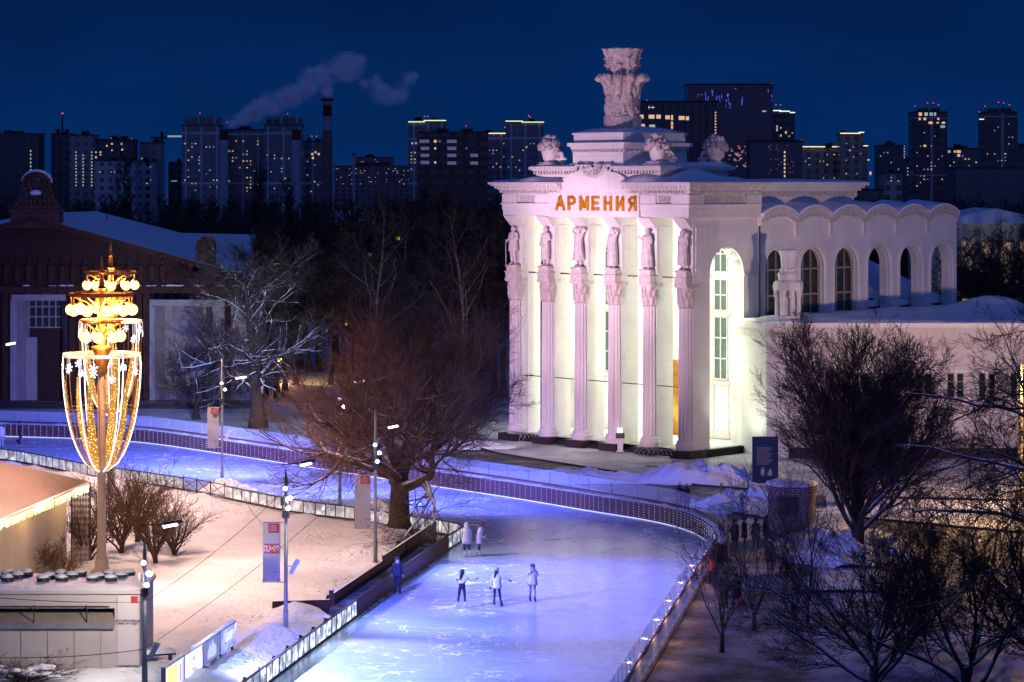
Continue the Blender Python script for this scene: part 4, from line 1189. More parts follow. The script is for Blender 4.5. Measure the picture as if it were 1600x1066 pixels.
# glazing of the first three arches (in the plane x = -1.3)
for i in range(3):
    uc,hw,sl,sp=ops[i]; x=-1.05
    poly=[(uc-hw,sl),(uc+hw,sl)]+[(uc+hw*math.cos(math.pi*k/14),sp+hw*math.sin(math.pi*k/14)) for k in range(15)]
    mb=MB(); mb.add([(x,p[0],p[1]) for p in poly],[tuple(range(len(poly)))])
    g=mb.build('window',M['curtain_glass'] if 'curtain_glass' in M else M.setdefault('curtain_glass',std('curtained_glass',(.06,.065,.055),(.018,.02,.018),2.5,.2,spec=.5)),arc)
    mb=MB()
    for k in range(7):
        if k%2: continue
        u=uc-hw+2*hw*k/6; th=.05 if k%2==0 else .008
        zt=sp+math.sqrt(max(0,hw*hw-(u-uc)**2)); mb.box(x+.02,x+.10,u-th,u+th,sl,zt)
    for z in (sl+.05,11.2,13.1): mb.box(x+.02,x+.11,uc-hw,uc+hw,z-.06,z+.06)
    mb.build('frame',M['frame_dim'] if 'frame_dim' in M else M.setdefault('frame_dim',std('grey_window_frame',(.36,.33,.32))),g)
    mb=MB(); mb.add(*[( [(p[0]-.75,uc+p[1],sl+.0+p[2]) for p in snowpatch(-.3,.5,-hw,hw,0,lambda a,b:.12+.1*fbm(a,b,1.2))[0]], snowpatch(-.3,.5,-hw,hw,0,lambda a,b:.1)[1])][0]); mb.build('sill_snow',M['snow'],g,True)
# sloped snowy roof seen through the open arches
mb=MB(); mb.add([(-1.6,22.2,10.6),(-1.6,33.0,10.4),(-12,33.5,14.2),(-12,22.2,14.6)],[(0,1,2,3)])
mb.box(-1.9,-1.65,22.2,33,9.9,10.4); rs=PB(mb,'rear_roof',M['snow'])
mb=MB(); mb.box(-2.0,-1.75,22.1,33.0,9.0,10.3); PB(mb,'rear_parapet',std('peeling_brickwork',(.16,.10,.09),(.07,.05,.05),2,.9,.5))
# ---------------- right wing (world axes)
Yw=172.5
def wx(px): return (px-800)*Yw/F
def wz(py): return H-(py-Y0)*Yw/F
def rectwall(mb,x0,x1,z0,z1,ops,y,th):
    cur=x0
    for a,b,za,zb in ops:
        mb.box(cur,a,y,y+th,z0,z1); mb.box(a,b,y,y+th,z0,za); mb.box(a,b,y,y+th,zb,z1); cur=b
    mb.box(cur,x1,y,y+th,z0,z1)
wops=[]
for k in range(-2,4):
    b=1431+49.5*k
    for o in (0,15): wops.append((wx(b+o),wx(b+o+10),wz(622),wz(584)))
M['wing_wall']=std('cream_stucco',(.60,.54,.50),(.50,.45,.42),.5,.85,.3,12)
mb=MB(); rectwall(mb,wx(1226),wx(1680),.0,9.5,wops,Yw,.5)
PW(mb,'wing_wall',M['wing_wall'])
for a,b,za,zb in wops:
    mb=MB(); mb.box(a,b,Yw+.25,Yw+.28,za,zb); mb.v=[tuple(PINV@Vector(p)) for p in mb.v]; g=mb.build('window',M['glass_dark'],pav)
    mb=MB()
    for z in (za,(za*2+zb)/3,(za+2*zb)/3,zb): mb.box(a,b,Yw+.18,Yw+.24,z-.025,z+.025)
    mb.box(a-.06,b+.06,Yw-.06,Yw+.1,za-.1,za-.02); mb.v=[tuple(PINV@Vector(p)) for p in mb.v]; mb.build('frame',M['frame_dim'],g)
mb=MB(); mb.box(wx(1226),wx(1680),Yw-.22,Yw+.6,9.5,9.62); mb.box(wx(1226),wx(1680),Yw-.10,Yw+.0,9.3,9.5); mb.box(wx(1330),wx(1680),Yw-.05,Yw,wz(584)+.12,wz(584)+.22); PW(mb,'wing_cornice',ST)
mb=MB(); mb.box(wx(1200),wx(1680),Yw-.12,Yw-.0,0,.75); PW(mb,'wing_plinth',M['plinth'])
mb=MB()
for k in range(17):
    x=wx(1240+26*k); 
    pts=[(x+1.18*j/8,Yw-.01,8.55-.75*math.sin(math.pi*j/8)) for j in range(9)]; mb.tube(pts,.07,5)
    pts=[(x+.15+.88*j/8,Yw-.01,8.55-.45*math.sin(math.pi*j/8)) for j in range(9)]; mb.tube(pts,.05,5)
    mb.ball((x+.59,Yw-.02,7.3),.16,8,6,sc=(1,.4,1)); mb.tube([(x,Yw-.01,8.55),(x,Yw-.01,8.95)],.06,5)
PW(mb,'garland_relief',M['garland_relief'] if 'garland_relief' in M else std('relief_stucco',(.50,.44,.40),(.40,.35,.32),3,.9,.3))
mb=MB(); vs,fs=snowpatch(wx(1226),wx(1680),Yw-.15,Yw+22,9.62,lambda x,y:.12+.2*max(0,fbm(x,y,.2)+.3)+1.1*math.exp(-((x-37.0)/3.0)**2-((y-187)/4.)**2),.6); mb.add(vs,fs); mb.box(wx(1226),wx(1680),Yw+.5,Yw+22,9.0,9.55); PW(mb,'wing_snow',M['snow'],False)
mb=MB(); p_=[(16.4,176.9),(18.05,172.55),(19.55,172.2),(20.2,174.5),(19.0,177.5)]
mb.prism(p_,0,9.2); q_=[(16.2,177.0),(17.95,172.3),(19.65,171.95),(20.5,174.6),(19.2,177.7)]; mb.prism(q_,9.2,9.62)
o=PW(mb,'corner_pier',ST)
mb=MB(); mb.prism([(16.3,176.95),(18.0,172.4),(19.6,172.05),(20.35,174.5),(19.1,177.6)],8.55,8.95); PW(mb,'lattice_band',CV)
mb=MB(); mb.lathe([(1.9,9.6),(1.6,9.75),(1.1,9.95),(.4,10.05)],(18.9,174.3,0),20); mb.prism(q_,9.62,9.74); PW(mb,'pier_snow',M['snow'],True)
# carved turret on the pier
mb=MB(); c=(19.75,174.0,0)
mb.lathe([(.95,9.9),(.95,10.05),(.58,10.15),(.58,11.9)],c,16)
for j in range(8):
    a=2*math.pi*j/8+.2; mb.lathe([(.17,10.1),(.15,11.3),(.24,11.45),(.22,11.75),(.28,11.9)],(c[0]+.82*math.cos(a),c[1]+.82*math.sin(a),0),8)
mb.lathe([(1.05,11.9),(1.1,12.1),(1.05,12.45),(.9,12.55)],c,8); mb.lathe([(.70,12.5),(.72,12.9),(.78,13.0),(.70,13.15),(.60,13.2)],c,20)
mb.lathe([(.55,13.15),(.58,13.4),(.48,13.5),(.52,14.2),(.60,14.5),(.66,14.6),(.66,14.75),(.55,14.8)],c,24,mod=lambda t,z:1+.04*math.cos(12*t))
mb.tube([(c[0]+.1,c[1],14.7),(c[0]+.1,c[1],16.0)],.025,4)
PW(mb,'turret',M['stone_snow'],False)
# down pipe and stains
mb=MB(); mb.tube([(-.35,8.2,16.4),(-.35,8.2,9.7)],.07,6); PB(mb,'downpipe',M['steel_dark'])

# small things on the forecourt
t=thing('info_pedestal','white lectern shaped info stand with a lit screen before the middle columns','info stand',G(969,706))
mb=MB(); mb.prism([(-.2,-.12),(.2,-.12),(.15,.12),(-.15,.12)],0,1.0); mb.box(-.3,.3,-.2,.2,0,.06); mb.build('stand',M['white_plastic'],t)
mb=MB(); mb.add([(-.32,-.3,1.0),(.32,-.3,1.0),(.32,.22,1.28),(-.32,.22,1.28),(-.32,-.3,1.06),(.32,-.3,1.06),(.32,.22,1.34),(-.32,.22,1.34)],[(0,3,2,1),(4,5,6,7),(0,1,5,4),(1,2,6,5),(2,3,7,6),(3,0,4,7)]); mb.build('desk',M['steel_dark'],t)
mb=MB(); mb.box(-.18,.18,.18,.24,1.36,1.70); mb.build('screen',glow('warm_screen',(1.0,.86,.66),1.8),t)
def hoops(px,py,label,n=6):
    t=thing('bike_rack',label,'bike rack',G(px,py),R(-45))
    for k in range(n):
        mb=MB(); x=-1.6+k*.42
        mb.tube([(x-.55,-.3,0),(x-.45,-.3,.35),(x-.1,-.3,.62),(x+.4,-.3,.72),(x+.8,-.3,.6),(x+1.0,-.3,.3)],.028,6); mb.build('hoop',M['steel'],t)
    mb=MB(); mb.tube([(-2.1,.2,.05),(1.6,.2,.05)],.03,5); mb.build('base_rail',M['steel'],t)
hoops(1030,716,'curved metal hoops standing between the two right columns of the pavilion')
hoops(822,690,'curved metal hoops half hidden by branches at the leftmost pavilion column')
t=thing('barrier_sign','small low sign board with a red panel on the forecourt','sign',G(1056.5,730))
mb=MB(); mb.box(-.25,.25,-.03,.03,.12,.36); mb.build('panel',M['red'],t); mb=MB()
for x in (-.24,.24): mb.box(x-.02,x+.02,-.02,.02,0,.42)
mb.box(-.26,.26,-.02,.02,.38,.42); mb.build('frame',M['steel_dark'],t)
mb=MB(); q=G(1018,729); mb.lathe([(.48,0),(.48,.018),(.40,.02)],(q.x,q.y,.012),20); tag(mb.build('manhole_cover',M['plinth']),'dark round manhole cover in the snow dusted forecourt','manhole cover')
t=thing('bollard_post','thin bright green post beside the road bend','post',G(1127,792))
mb=MB(); mb.tube([(0,0,0),(0,0,1.45)],.05,8); mb.build('pole',std('green_post',(.04,.32,.05)),t); mb=MB(); mb.lathe([(.12,0),(.12,.03),(.05,.06)],(0,0,0),10); mb.build('base',M['plinth'],t)
# blue poster board
t=thing('poster_board','tall dark blue poster board with white text and pictures beside the brick booth','poster',G(1197,757))
mb=MB(); mb.box(-.90,.78,-.06,.06,.05,3.1); mb.build('board',std('poster_blue',(.012,.028,.10),(.018,.02,.06),.6,.4),t)
mb=MB()
for k in range(9): mb.box(-.62,.42-.13*(k%3),-.07,-.062,2.35-k*.13,2.38-k*.13)
mb.build('text_lines',M['frame_dim'],t)
mb=MB(); mb.prism([(-.34,-.075),(-.10,-.075),(-.10,-.062),(-.34,-.062)],.58,.98); mb.box(-.28,-.17,-.08,-.062,.95,1.12); mb.box(.10,.42,-.075,-.062,.58,.86); mb.box(.2,.34,-.08,-.062,.84,1.0); mb.build('picture',M['frame_dim'],t)
# round brick booth
bp=G(1237,842); t=thing('brick_booth','round brick ticket booth with snow lodged in its courses and a snowy roof','booth',(bp.x,bp.y,0))
m,nt,p=newmat('snowy_brick')
v=coord(nt,'Object'); sp=N(nt,"ShaderNodeSeparateXYZ"); nt.links.new(v,sp.inputs[0])
an=math_(nt,'ARCTAN2',sp.outputs[1],sp.outputs[0]); cmb=N(nt,"ShaderNodeCombineXYZ"); nt.links.new(math_(nt,'MULTIPLY',an,1.35),cmb.inputs[0]); nt.links.new(sp.outputs[2],cmb.inputs[1])
bt=N(nt,"ShaderNodeTexBrick"); bt.inputs['Scale'].default_value=1; bt.inputs['Brick Width'].default_value=.34; bt.inputs['Row Height'].default_value=.125; bt.inputs['Mortar Size'].default_value=.020
bt.inputs['Color1'].default_value=(.17,.062,.045,1); bt.inputs['Color2'].default_value=(.11,.042,.034,1); bt.inputs['Mortar'].default_value=(.42,.42,.46,1)
nt.links.new(cmb.outputs[0],bt.inputs['Vector']); nt.links.new(bt.outputs['Color'],p.inputs['Base Color']); p.inputs['Roughness'].default_value=.85
b=N(nt,"ShaderNodeBump"); b.inputs['Strength'].default_value=.6; b.inputs['Distance'].default_value=.05; b.invert=True; nt.links.new(bt.outputs['Fac'],b.inputs['Height']); nt.links.new(b.outputs[0],p.inputs['Normal'])
M['brick']=m
mb=MB(); mb.lathe([(1.30,0),(1.30,2.75)],(0,0,0),40); mb.build('wall',M['brick'],t)
mb=MB(); mb.lathe([(1.34,2.55),(1.42,2.6),(1.42,2.95),(1.36,3.0)],(0,0,0),40); mb.build('cornice',M['brick'],t)
mb=MB(); mb.lathe([(1.42,2.98),(1.38,3.12),(1.0,3.24),(.3,3.3)],(0,0,0),30,mod=lambda t_,z:1+.02*math.sin(5*t_)); mb.build('roof_snow',M['snow'],t,True)
mb=MB()
for k in range(5):
    a=R(-128+k*9); a2=R(-128+(k+1)*9)
    mb.add([(1.33*math.cos(a),1.33*math.sin(a),1.5),(1.33*math.cos(a2),1.33*math.sin(a2),1.5),(1.33*math.cos(a2),1.33*math.sin(a2),2.45),(1.33*math.cos(a),1.33*math.sin(a),2.45)],[(0,1,2,3)])
w=mb.build('window',M['glass_dark'],t)
mb=MB()
for k in range(6):
    a=R(-128+k*9); mb.tube([(1.35*math.cos(a),1.35*math.sin(a),1.48),(1.35*math.cos(a),1.35*math.sin(a),2.47)],.03,5)
for z in (1.48,2.47): mb.tube([(1.36*math.cos(R(-128+k*9)),1.36*math.sin(R(-128+k*9)),z) for k in range(6)],.035,5)
mb.build('frame',M['dark_wood'],w)
# snow heaps
def heap(px,py,rx,ry,h,label,seed):
    q=G(px,py); rr=random.Random(seed); n=52; vs=[];fs=[]
    for j in range(n+1):
        for i in range(n+1):
            u=-1+2*i/n; v=-1+2*j/n; d=math.sqrt(u*u+v*v)*(1+.25*fbm(u*1.3+seed,v*1.3,1.2))
            z=max(0,1-d*d)*h*(.75+.6*fbm(u*2+seed,v*2,1.3)+.22*fbm(u*6+seed,v*6,1.2)+.10*fbm(u*12+seed,v*12,1.4))
            vs.append((u*rx,v*ry,z-.03))
    for j in range(n):
        for i in range(n): a=j*(n+1)+i; fs.append((a,a+1,a+n+2,a+n+1))
    mb=MB(); mb.add(vs,fs); o=mb.build('snow_heap',M['snow_tracked'],None,True,loc=(q.x,q.y,0)); tag(o,label,'snow heap'); return o
heap(1092,752,5.6,2.4,1.35,'largest rough snow heap in front of the right columns',1)
heap(1165,752,3.2,2.0,.9,'lower snow heap left of the blue poster board',2)
heap(880,752,6.4,1.7,1.0,'long snow heap behind the glass of the far rink wall',3)
heap(1165,795,3.8,2.6,1.3,'snow heap beside the left wall of the brick booth',4)
heap(1325,858,4.2,6.4,1.2,'broad snow bed round the trunk of the dark lime tree',5)
heap(690,700,6.0,1.6,.8,'snow heap behind the far rink wall left of the columns',6)
heap(355,768,1.9,1.3,.9,'small snow heap at the end of the rink gate',7)
heap(1490,798,9.0,2.0,.5,'long low snow ridge along the lit road at the right',8)
heap(590,805,2.0,1.5,.8,'snow heap behind the thick tree trunk',9)
# ------------------------------------------------------------------ dark pavilion on the left
YL=213.0
def lx(px): return (px-800)*YL/F
def lz(py): return H-(py-Y0)*YL/F
M['maroon']=std('dark_red_timber',(.045,.018,.012),(.025,.010,.008),1.6,.8,.5,10)
M['maroon2']=std('carved_red_timber',(.085,.032,.022),(.035,.014,.010),4,.8,1.0,7,bdist=.15)
M['pale_render']=std('pale_render',(.36,.32,.32),(.27,.245,.245),.8,.85,.2)
dp=thing('timber_pavilion','dark red pavilion with a low snowy gable roof and pale portals at the left','pavilion',(0,YL,0))
def DB(mb,name,mats,par=None,smooth=False): return mb.build(name,mats,par or dp,smooth)
mb=MB()
# gable wall with portals: built from prisms in the xz plane
def xz(poly,y0,y1,mb): mb.sweep(poly,'y',y0,y1)
por=[(17,105,460,631),(232,333,468,631),(-120,-40,460,631)]
xs=sorted([(a,b) for a,b,_,_ in por]); cur=-260
top=lambda px: lz(340+abs(px-51)*.277)
for a,b in xs+[(392,392)]:
    if a>cur: xz([(lx(cur),0),(lx(a),0),(lx(a),lz(455)),(lx(cur),lz(455))],0,1,mb)
    cur=b
xz([(lx(-260),lz(455)),(lx(392),lz(455)),(lx(392),top(392)),(lx(51),top(51)),(lx(-260),top(-260))],0,1,mb)
mb.box(lx(-260),lx(392),1,20,0,9.5) if False else None
DB(mb,'wall',M['maroon'])
mb=MB()
for px in (-40,-22,5,110,128,214,345-120,352): xz([(lx(px),0),(lx(px+9),0),(lx(px+9),lz(458)),(lx(px),lz(458))],-.5,0,mb)
xz([(lx(-260),lz(458)),(lx(392),lz(458)),(lx(392),lz(447)),(lx(-260),lz(447))],-.6,0,mb)
for k in range(26):
    px=-60+k*17.5; z1=top(px)-1.2
    if z1-lz(444)>1.2:
        w_=.32; mb.lathe([(.15,0),(.34,.3),(.30,1.2),(.38,1.6),(.18,1.75),(.2,2.1),(.05,2.25)],(lx(px),-.2,lz(444)),8)
DB(mb,'carved_frieze',M['maroon2'])
mb=MB(); rr=random.Random(2)
for k in range(46):
    px=rr.uniform(-60,390); mb.ball((lx(px),-.35,lz(446.5)),rr.uniform(.05,.16),6,4,sc=(2.6,1,.7))
DB(mb,'ledge_snow',M['snow'],None,True)
# portals
for a,b,t_,bb in por:
    mb=MB(); za,zb=0.2,lz(t_)
    d=3.2; A_,B_=lx(a),lx(b); i0,i1=A_+1.0,B_-1.0
    mb.add([(A_,0,za),(i0,d,za),(i0,d,zb-.6),(A_,0,zb-.0)],[(0,1,2,3)]); mb.add([(B_,0,za),(i1,d,za),(i1,d,zb-.6),(B_,0,zb)],[(0,3,2,1)])
    mb.add([(A_,0,zb),(B_,0,zb),(i1,d,zb-.6),(i0,d,zb-.6)],[(0,1,2,3)]); mb.box(A_-.02,A_+.55,-.12,.0,za,zb-.7); mb.box(A_+.1,B_-.1,-.12,.0,zb-.55,zb-.02); mb.box(A_,A_+.4,-.1,0,zb-.8,zb-.3)
    if a>200: mb.box(i0,i1,d,d+.2,za,zb-.5)
    o=DB(mb,'portal',M['pale_render'])
    if a<200:
        mb=MB(); mb.box(i0,i1,d,d+.15,lz(515),zb-.5); g=DB(mb,'window',M['glass_dark'],o)
        mb=MB()
        for k in range(6): x=i0+(i1-i0)*k/5; mb.box(x-.05,x+.05,d-.1,d-.02,lz(515),zb-.55)
        for z in (lz(515),lz(498),lz(482)): mb.box(i0,i1,d-.12,d-.02,z-.05,z+.05)
        DB(mb,'frame',M['frame_dim'],g)
        mb=MB(); mb.box(i0,i1,d,d+.2,za,lz(516)); mb.box(i0+.8,i0+.9,d-.06,d,za,lz(520)); DB(mb,'door',M['maroon'],o)
        mb=MB(); mb.box(i0-.35,i0+.75,d-.6,d-.02,za,lz(530)); DB(mb,'pilaster',M['pale_render'],o)
    else:
        mb=MB(); mb.box(lx(309),lx(331),d-.4,d-.05,za,lz(588)); g=DB(mb,'door',M['maroon'],o)
        mb=MB(); mb.box(lx(314),lx(329),d-.48,d-.42,lz(609),lz(594)); DB(mb,'door_pane',M['pale_render'],g)
mb=MB(); mb.box(lx(392),lx(392)+.3,-.1,18,0,lz(428)); mb.box(lx(333)-.02,lx(392),-.12,.0,.2,lz(468)); DB(mb,'side_wall',M['pale_render'])
mb=MB()
for k in range(4): mb.box(lx(-260),lx(395),-2.4+.6*k,0,0,.14+.13*k)
DB(mb,'steps',M['plinth'])
# snowy roof: front gable edge to higher rear ridge
fr_=[(-260,top(-260)+.15),(51,top(51)+.15),(96,top(96)+.15),(283,top(283)+.15),(366,top(366)+.15),(394,top(394)+.1)]
def bk(px,py,dy): Y=YL+dy; return ((px-800)*Y/F,dy,H-(py-Y0)*Y/F)
bb_=[bk(-230,392,26),bk(51,334,26),bk(150,330,26),bk(283,364,26),bk(345,365.5,26),bk(399,366.5,26)]
mb=MB(); ff=[(lx(px),-.9,z) for px,z in fr_]
NS=10
rows=[]
for s_ in range(NS+1):
    u=s_/NS; rows.append([(a[0]+(b_[0]-a[0])*u,a[1]+(b_[1]-a[1])*u,a[2]+(b_[2]-a[2])*u) for a,b_ in zip(ff,bb_)])
vs=[p for r_ in rows for p in r_]; n=len(ff)
mb.add(vs,[(i*n+j,i*n+j+1,(i+1)*n+j+1,(i+1)*n+j) for i in range(NS) for j in range(n-1)])
DB(mb,'roof_snow',M['snow'])
mb=MB()
for (a,b_) in zip(ff[:-1],ff[1:]):
    mb.add([(a[0],a[1],a[2]-.5),(b_[0],b_[1],b_[2]-.5),(b_[0],b_[1],b_[2]),(a[0],a[1],a[2]),(a[0],0.2,a[2]-.5),(b_[0],.2,b_[2]-.5)],[(0,1,2,3),(1,0,4,5)])
DB(mb,'eaves',M['maroon2'])
mb=MB(); mb.tube([bk(167,352,18),bk(167,334,18)],.05,4); DB(mb,'vent_pipe',M['steel_dark'])
# crest at the apex
mb=MB(); z0=lz(345); cx=lx(57)
mb.box(cx-2.1,cx+2.1,-.8,1.4,z0-.6,z0+.75); mb.box(cx-2.3,cx+2.3,-1,1.6,z0+.75,z0+.95)
for k in range(4): w_=1.9-.25*k; mb.box(cx-w_,cx+w_,-.5+.1*k,1.2-.1*k,z0+.95+.42*k,z0+1.37+.42*k)
for k in range(7): mb.ball((cx-1.2+.4*k,-.55,z0+1.6),.22,7,5)
for k in range(5): mb.ball((cx-.8+.4*k,-.5,z0+2.1),.2,7,5)
arcp=[(cx-1.25,z0+2.6)]+[(cx-1.25*math.cos(math.pi*k/12),z0+3.3+1.0*math.sin(math.pi*k/12)) for k in range(13)]+[(cx+1.25,z0+2.6)]
mb.sweep(arcp,'y',-.2,.6)
mb.tube([(cx+.72*math.cos(a),-.25,z0+3.25+.72*math.sin(a)) for a in [k*math.pi/10 for k in range(21)]],.13,6)
mb.ball((cx,-.25,z0+3.25),.45,10,7,sc=(1,.5,1))
for sx in (-1,1):
    mb.tube([(cx+sx*.9,-.2,z0+2.5),(cx+sx*1.2,-.3,z0+2.9),(cx+sx*1.15,-.3,z0+3.5)],[.2,.25,.1],6); mb.tube([(cx+sx*2,-.2,z0+1),(cx+sx*1.5,-.2,z0+1.7),(cx+sx*1.4,-.2,z0+2.3)],[.3,.28,.15],6)
cr=DB(mb,'crest',M['maroon_snow'] if 'maroon_snow' in M else M.setdefault('maroon_snow',std('snowy_carving',(.10,.05,.045),(.05,.024,.02),3,.8,.6,snow=.72)))
mb=MB(); pts=[(cx-1.3*math.cos(math.pi*k/12),.2,z0+3.32+1.04*math.sin(math.pi*k/12)) for k in range(13)]; mb.tube(pts,[.1+.06*math.sin(math.pi*k/12) for k in range(13)],7); mb.ball((cx,-.4,z0+2.45),.45,8,5,sc=(1.2,.6,.6)); DB(mb,'crest_snow',M['snow'],cr,True)
mb=MB(); cx,z0=lx(321),lz(412)
arcp=[(cx-.85,z0),(cx-.85,z0+1.2)]+[(cx-.85*math.cos(math.pi*k/12),z0+1.55+.85*math.sin(math.pi*k/12)) for k in range(13)]+[(cx+.85,z0)]
mb.sweep(arcp,'y',.2,.9); mb.box(cx-1.1,cx+1.1,0,1.0,z0-.7,z0)
mb.tube([(cx+.5*math.cos(a),.15,z0+1.5+.5*math.sin(a)) for a in [R(50)+k*R(26) for k in range(11)]],.11,6); mb.box(cx-.05,cx+.4,.1,.2,z0+1.4,z0+1.55)
cr=DB(mb,'round_crest',M['maroon_snow'])

# ------------------------------------------------------------------ city beyond
def wallgrid(name,wall,wall2,win,pu=3.2,pv=3.3,wu=.5,wv=.5,rough=.7,frame=None):
    m,nt,p=newmat(name)
    sp=N(nt,"ShaderNodeSeparateXYZ"); nt.links.new(coord(nt,'Object'),sp.inputs[0])
    u=math_(nt,'DIVIDE',math_(nt,'ADD',sp.outputs[0],sp.outputs[1]),pu); v=math_(nt,'DIVIDE',sp.outputs[2],pv)
    fu=math_(nt,'FRACT',math_(nt,'ADD',u,500.0)); fv=math_(nt,'FRACT',v)
    iu=math_(nt,'MULTIPLY',math_(nt,'GREATER_THAN',fu,.5-wu/2),math_(nt,'LESS_THAN',fu,.5+wu/2))
    iv=math_(nt,'MULTIPLY',math_(nt,'GREATER_THAN',fv,.5-wv/2),math_(nt,'LESS_THAN',fv,.5+wv/2))
    msk=math_(nt,'MULTIPLY',iu,iv)
    wc=mixc(nt,ramp(nt,noise(nt,coord(nt,'Object'),.05,3),.35,.65),wall,wall2)
    if frame:
        fu2=math_(nt,'FRACT',math_(nt,'ADD',math_(nt,'DIVIDE',u,frame[0]),300.0)); fv2=math_(nt,'FRACT',math_(nt,'DIVIDE',v,frame[1]))
        fm=math_(nt,'MAXIMUM',math_(nt,'LESS_THAN',fu2,frame[2]),math_(nt,'LESS_THAN',fv2,frame[3]))
        wc=mixc(nt,fm,wc,frame[4]); msk=math_(nt,'MULTIPLY',msk,math_(nt,'SUBTRACT',1.0,fm))
    nt.links.new(mixc(nt,msk,wc,win),p.inputs['Base Color'])
    nt.links.new(math_(nt,'SUBTRACT',rough,math_(nt,'MULTIPLY',msk,rough-.15)),p.inputs['Roughness'])
    p.inputs['Specular IOR Level'].default_value=.35
    return m
M['w_dark']=wallgrid('dark_tower_wall',(.085,.085,.095),(.06,.06,.07),(.02,.022,.03))
M['w_grid']=wallgrid('pale_grid_wall',(.30,.29,.30),(.24,.23,.24),(.03,.03,.04),3.4,3.4,.5,.5)
M['w_white']=wallgrid('white_block_wall',(.42,.42,.44),(.34,.34,.36),(.04,.04,.05),3.4,3.2,.5,.5)
M['w_blue']=wallgrid('framed_tower_wall',(.20,.21,.23),(.15,.16,.18),(.06,.065,.08),3.0,3.2,.6,.5,.6,(2.0,6.0,.10,.045,(.46,.46,.50)))
M['w_brick']=wallgrid('brown_brick_wall',(.115,.070,.055),(.085,.05,.042),(.04,.035,.035),4.2,3.1,.6,.5)
M['w_beige']=wallgrid('beige_lit_wall',(.40,.34,.26),(.32,.27,.21),(.03,.028,.026),3.6,3.3,.45,.55)
M['w_glass']=wallgrid('dark_glass_wall',(.06,.07,.09),(.045,.05,.065),(.035,.045,.07),3.0,3.6,.86,.86,.25)
M['w_fins']=wallgrid('finned_dark_wall',(.045,.055,.075),(.035,.04,.06),(.02,.022,.03),2.4,60,.5,.99,.35)
M['w_black']=std('black_facade',(.008,.008,.010),None,1,.6)
M['w_far']=wallgrid('far_estate_wall',(.20,.13,.13),(.15,.10,.11),(.05,.04,.05),4.5,3.2,.5,.5)
M['lit_warm']=glow('lit_window_warm',(1.0,.62,.24),.72)
M['lit_pale']=glow('lit_window_pale',(.95,.92,.60),.42)
M['lit_cool']=glow('lit_window_cool',(.60,.85,1.0),.34)
M['lit_violet']=glow('lit_violet',(.13,.10,1.0),.55)
M['amber_reflection']=glow('amber_reflection',(1.0,.42,.10),.30)
M['strip_green']=glow('parapet_light_green',(.85,1.0,.40),1.1)
M['strip_warm']=glow('parapet_light_warm',(1.0,.80,.45),1.3)
M['strip_white']=glow('parapet_light_white',(.85,1.0,.9),1.2)
M['beacon']=glow('red_beacon',(1.0,.03,.06),1.6)
WIN={}
def quadmesh(key,mat):
    if (key,mat) in WIN: return WIN[(key,mat)]
    mb=MB(); w,h=key; mb.box(-w/2,w/2,-.12,0,-h/2,h/2)
    me=bpy.data.meshes.new('window'); me.from_pydata(mb.v,[],mb.f); me.materials.append(M[mat]); WIN[(key,mat)]=me
    return me
def tower(name,label,x0,x1,ytop,Y,mat,depth=None,ybase=330,cat='tower block',rot=0,group=None,wins=(),strip=None,beacons=(),crown=None,roofbits=True):
    k=Y/F; w=(x1-x0)*k; h=H-(ytop-Y0)*k; cx=((x0+x1)/2-800)*k; dpt=depth or max(12,w*.6)
    t=thing(name,label,cat,(cx,Y,0),0,group)
    mb=MB(); mb.box(-w/2,w/2,0,dpt,-1,h); mb.build('wall',M[mat],t)
    mb=MB(); mb.box(-w/2-.2,w/2+.2,-.2,dpt+.2,h,h+.5)
    if roofbits:
        rr=random.Random(int(x0*3+ytop)); 
        for q in range(3):
            a=rr.uniform(-.4,.2)*w; mb.box(a,a+w*.16,dpt*.3,dpt*.6,h+.5,h+.5+rr.uniform(.6,2.2)*k*6/2)
    mb.build('roof',M['w_black'] if mat in('w_black','w_fins','w_glass') else M['steel_dark'],t)
    if crown:
        mb=MB(); a,b,yc=crown; zc=H-(yc-Y0)*k; xa=(a-800)*k-cx; xb=(b-800)*k-cx
        mb.box(xa,xb,1,dpt*.8,h+.5,zc); mb.build('crown',M[mat],t)
    for (wxp,wyp,ww,wh,mt) in wins:  # a few quads passed in are painted reflections rather than windows
        o=bpy.data.objects.new('window',quadmesh((round(ww*k,2),round(wh*k,2)),mt)); COL.objects.link(o); o.parent=t
        o.location=((wxp-800)*k-cx,-.05,H-(wyp-Y0)*k)
    if strip:
        for (a,b,ys,mt) in strip:
            mb=MB(); zc=H-(ys-Y0)*k; mb.box((a-800)*k-cx,(b-800)*k-cx,-.6,-.1,zc-.45*k*1.6,zc+.45*k*1.6); mb.build('parapet_light',M[mt],t)
    for (bx_,by_) in beacons:
        mb=MB(); zc=H-(by_-Y0)*k; mb.tube([((bx_-800)*k-cx,1,h-.5),((bx_-800)*k-cx,1,zc)],.12,4); mb.ball(((bx_-800)*k-cx,1,zc),.42*k/.25*.5,6,5,1); mb.build('beacon',[M['steel_dark'],M['beacon']],t)
    return t
rw=random.Random(77)
def rand_wins(x0,x1,y0,y1,n,mats=('lit_warm','lit_warm','lit_pale','lit_cool'),dx=5.6,dy=5.2,s=(1.5,1.7)):
    out=[];seen=set()
    for _ in range(n*3):
        i=rw.randrange(max(1,int((x1-x0)/dx))); j=rw.randrange(max(1,int((y1-y0)/dy)))
        if (i,j) in seen: continue
        seen.add((i,j)); out.append((x0+dx*(i+.5),y0+dy*(j+.5),s[0]*rw.choice((.7,1,1,1.5)),s[1]*rw.choice((.8,1)),rw.choice(mats)))
        if len(out)>=n: break
    return out
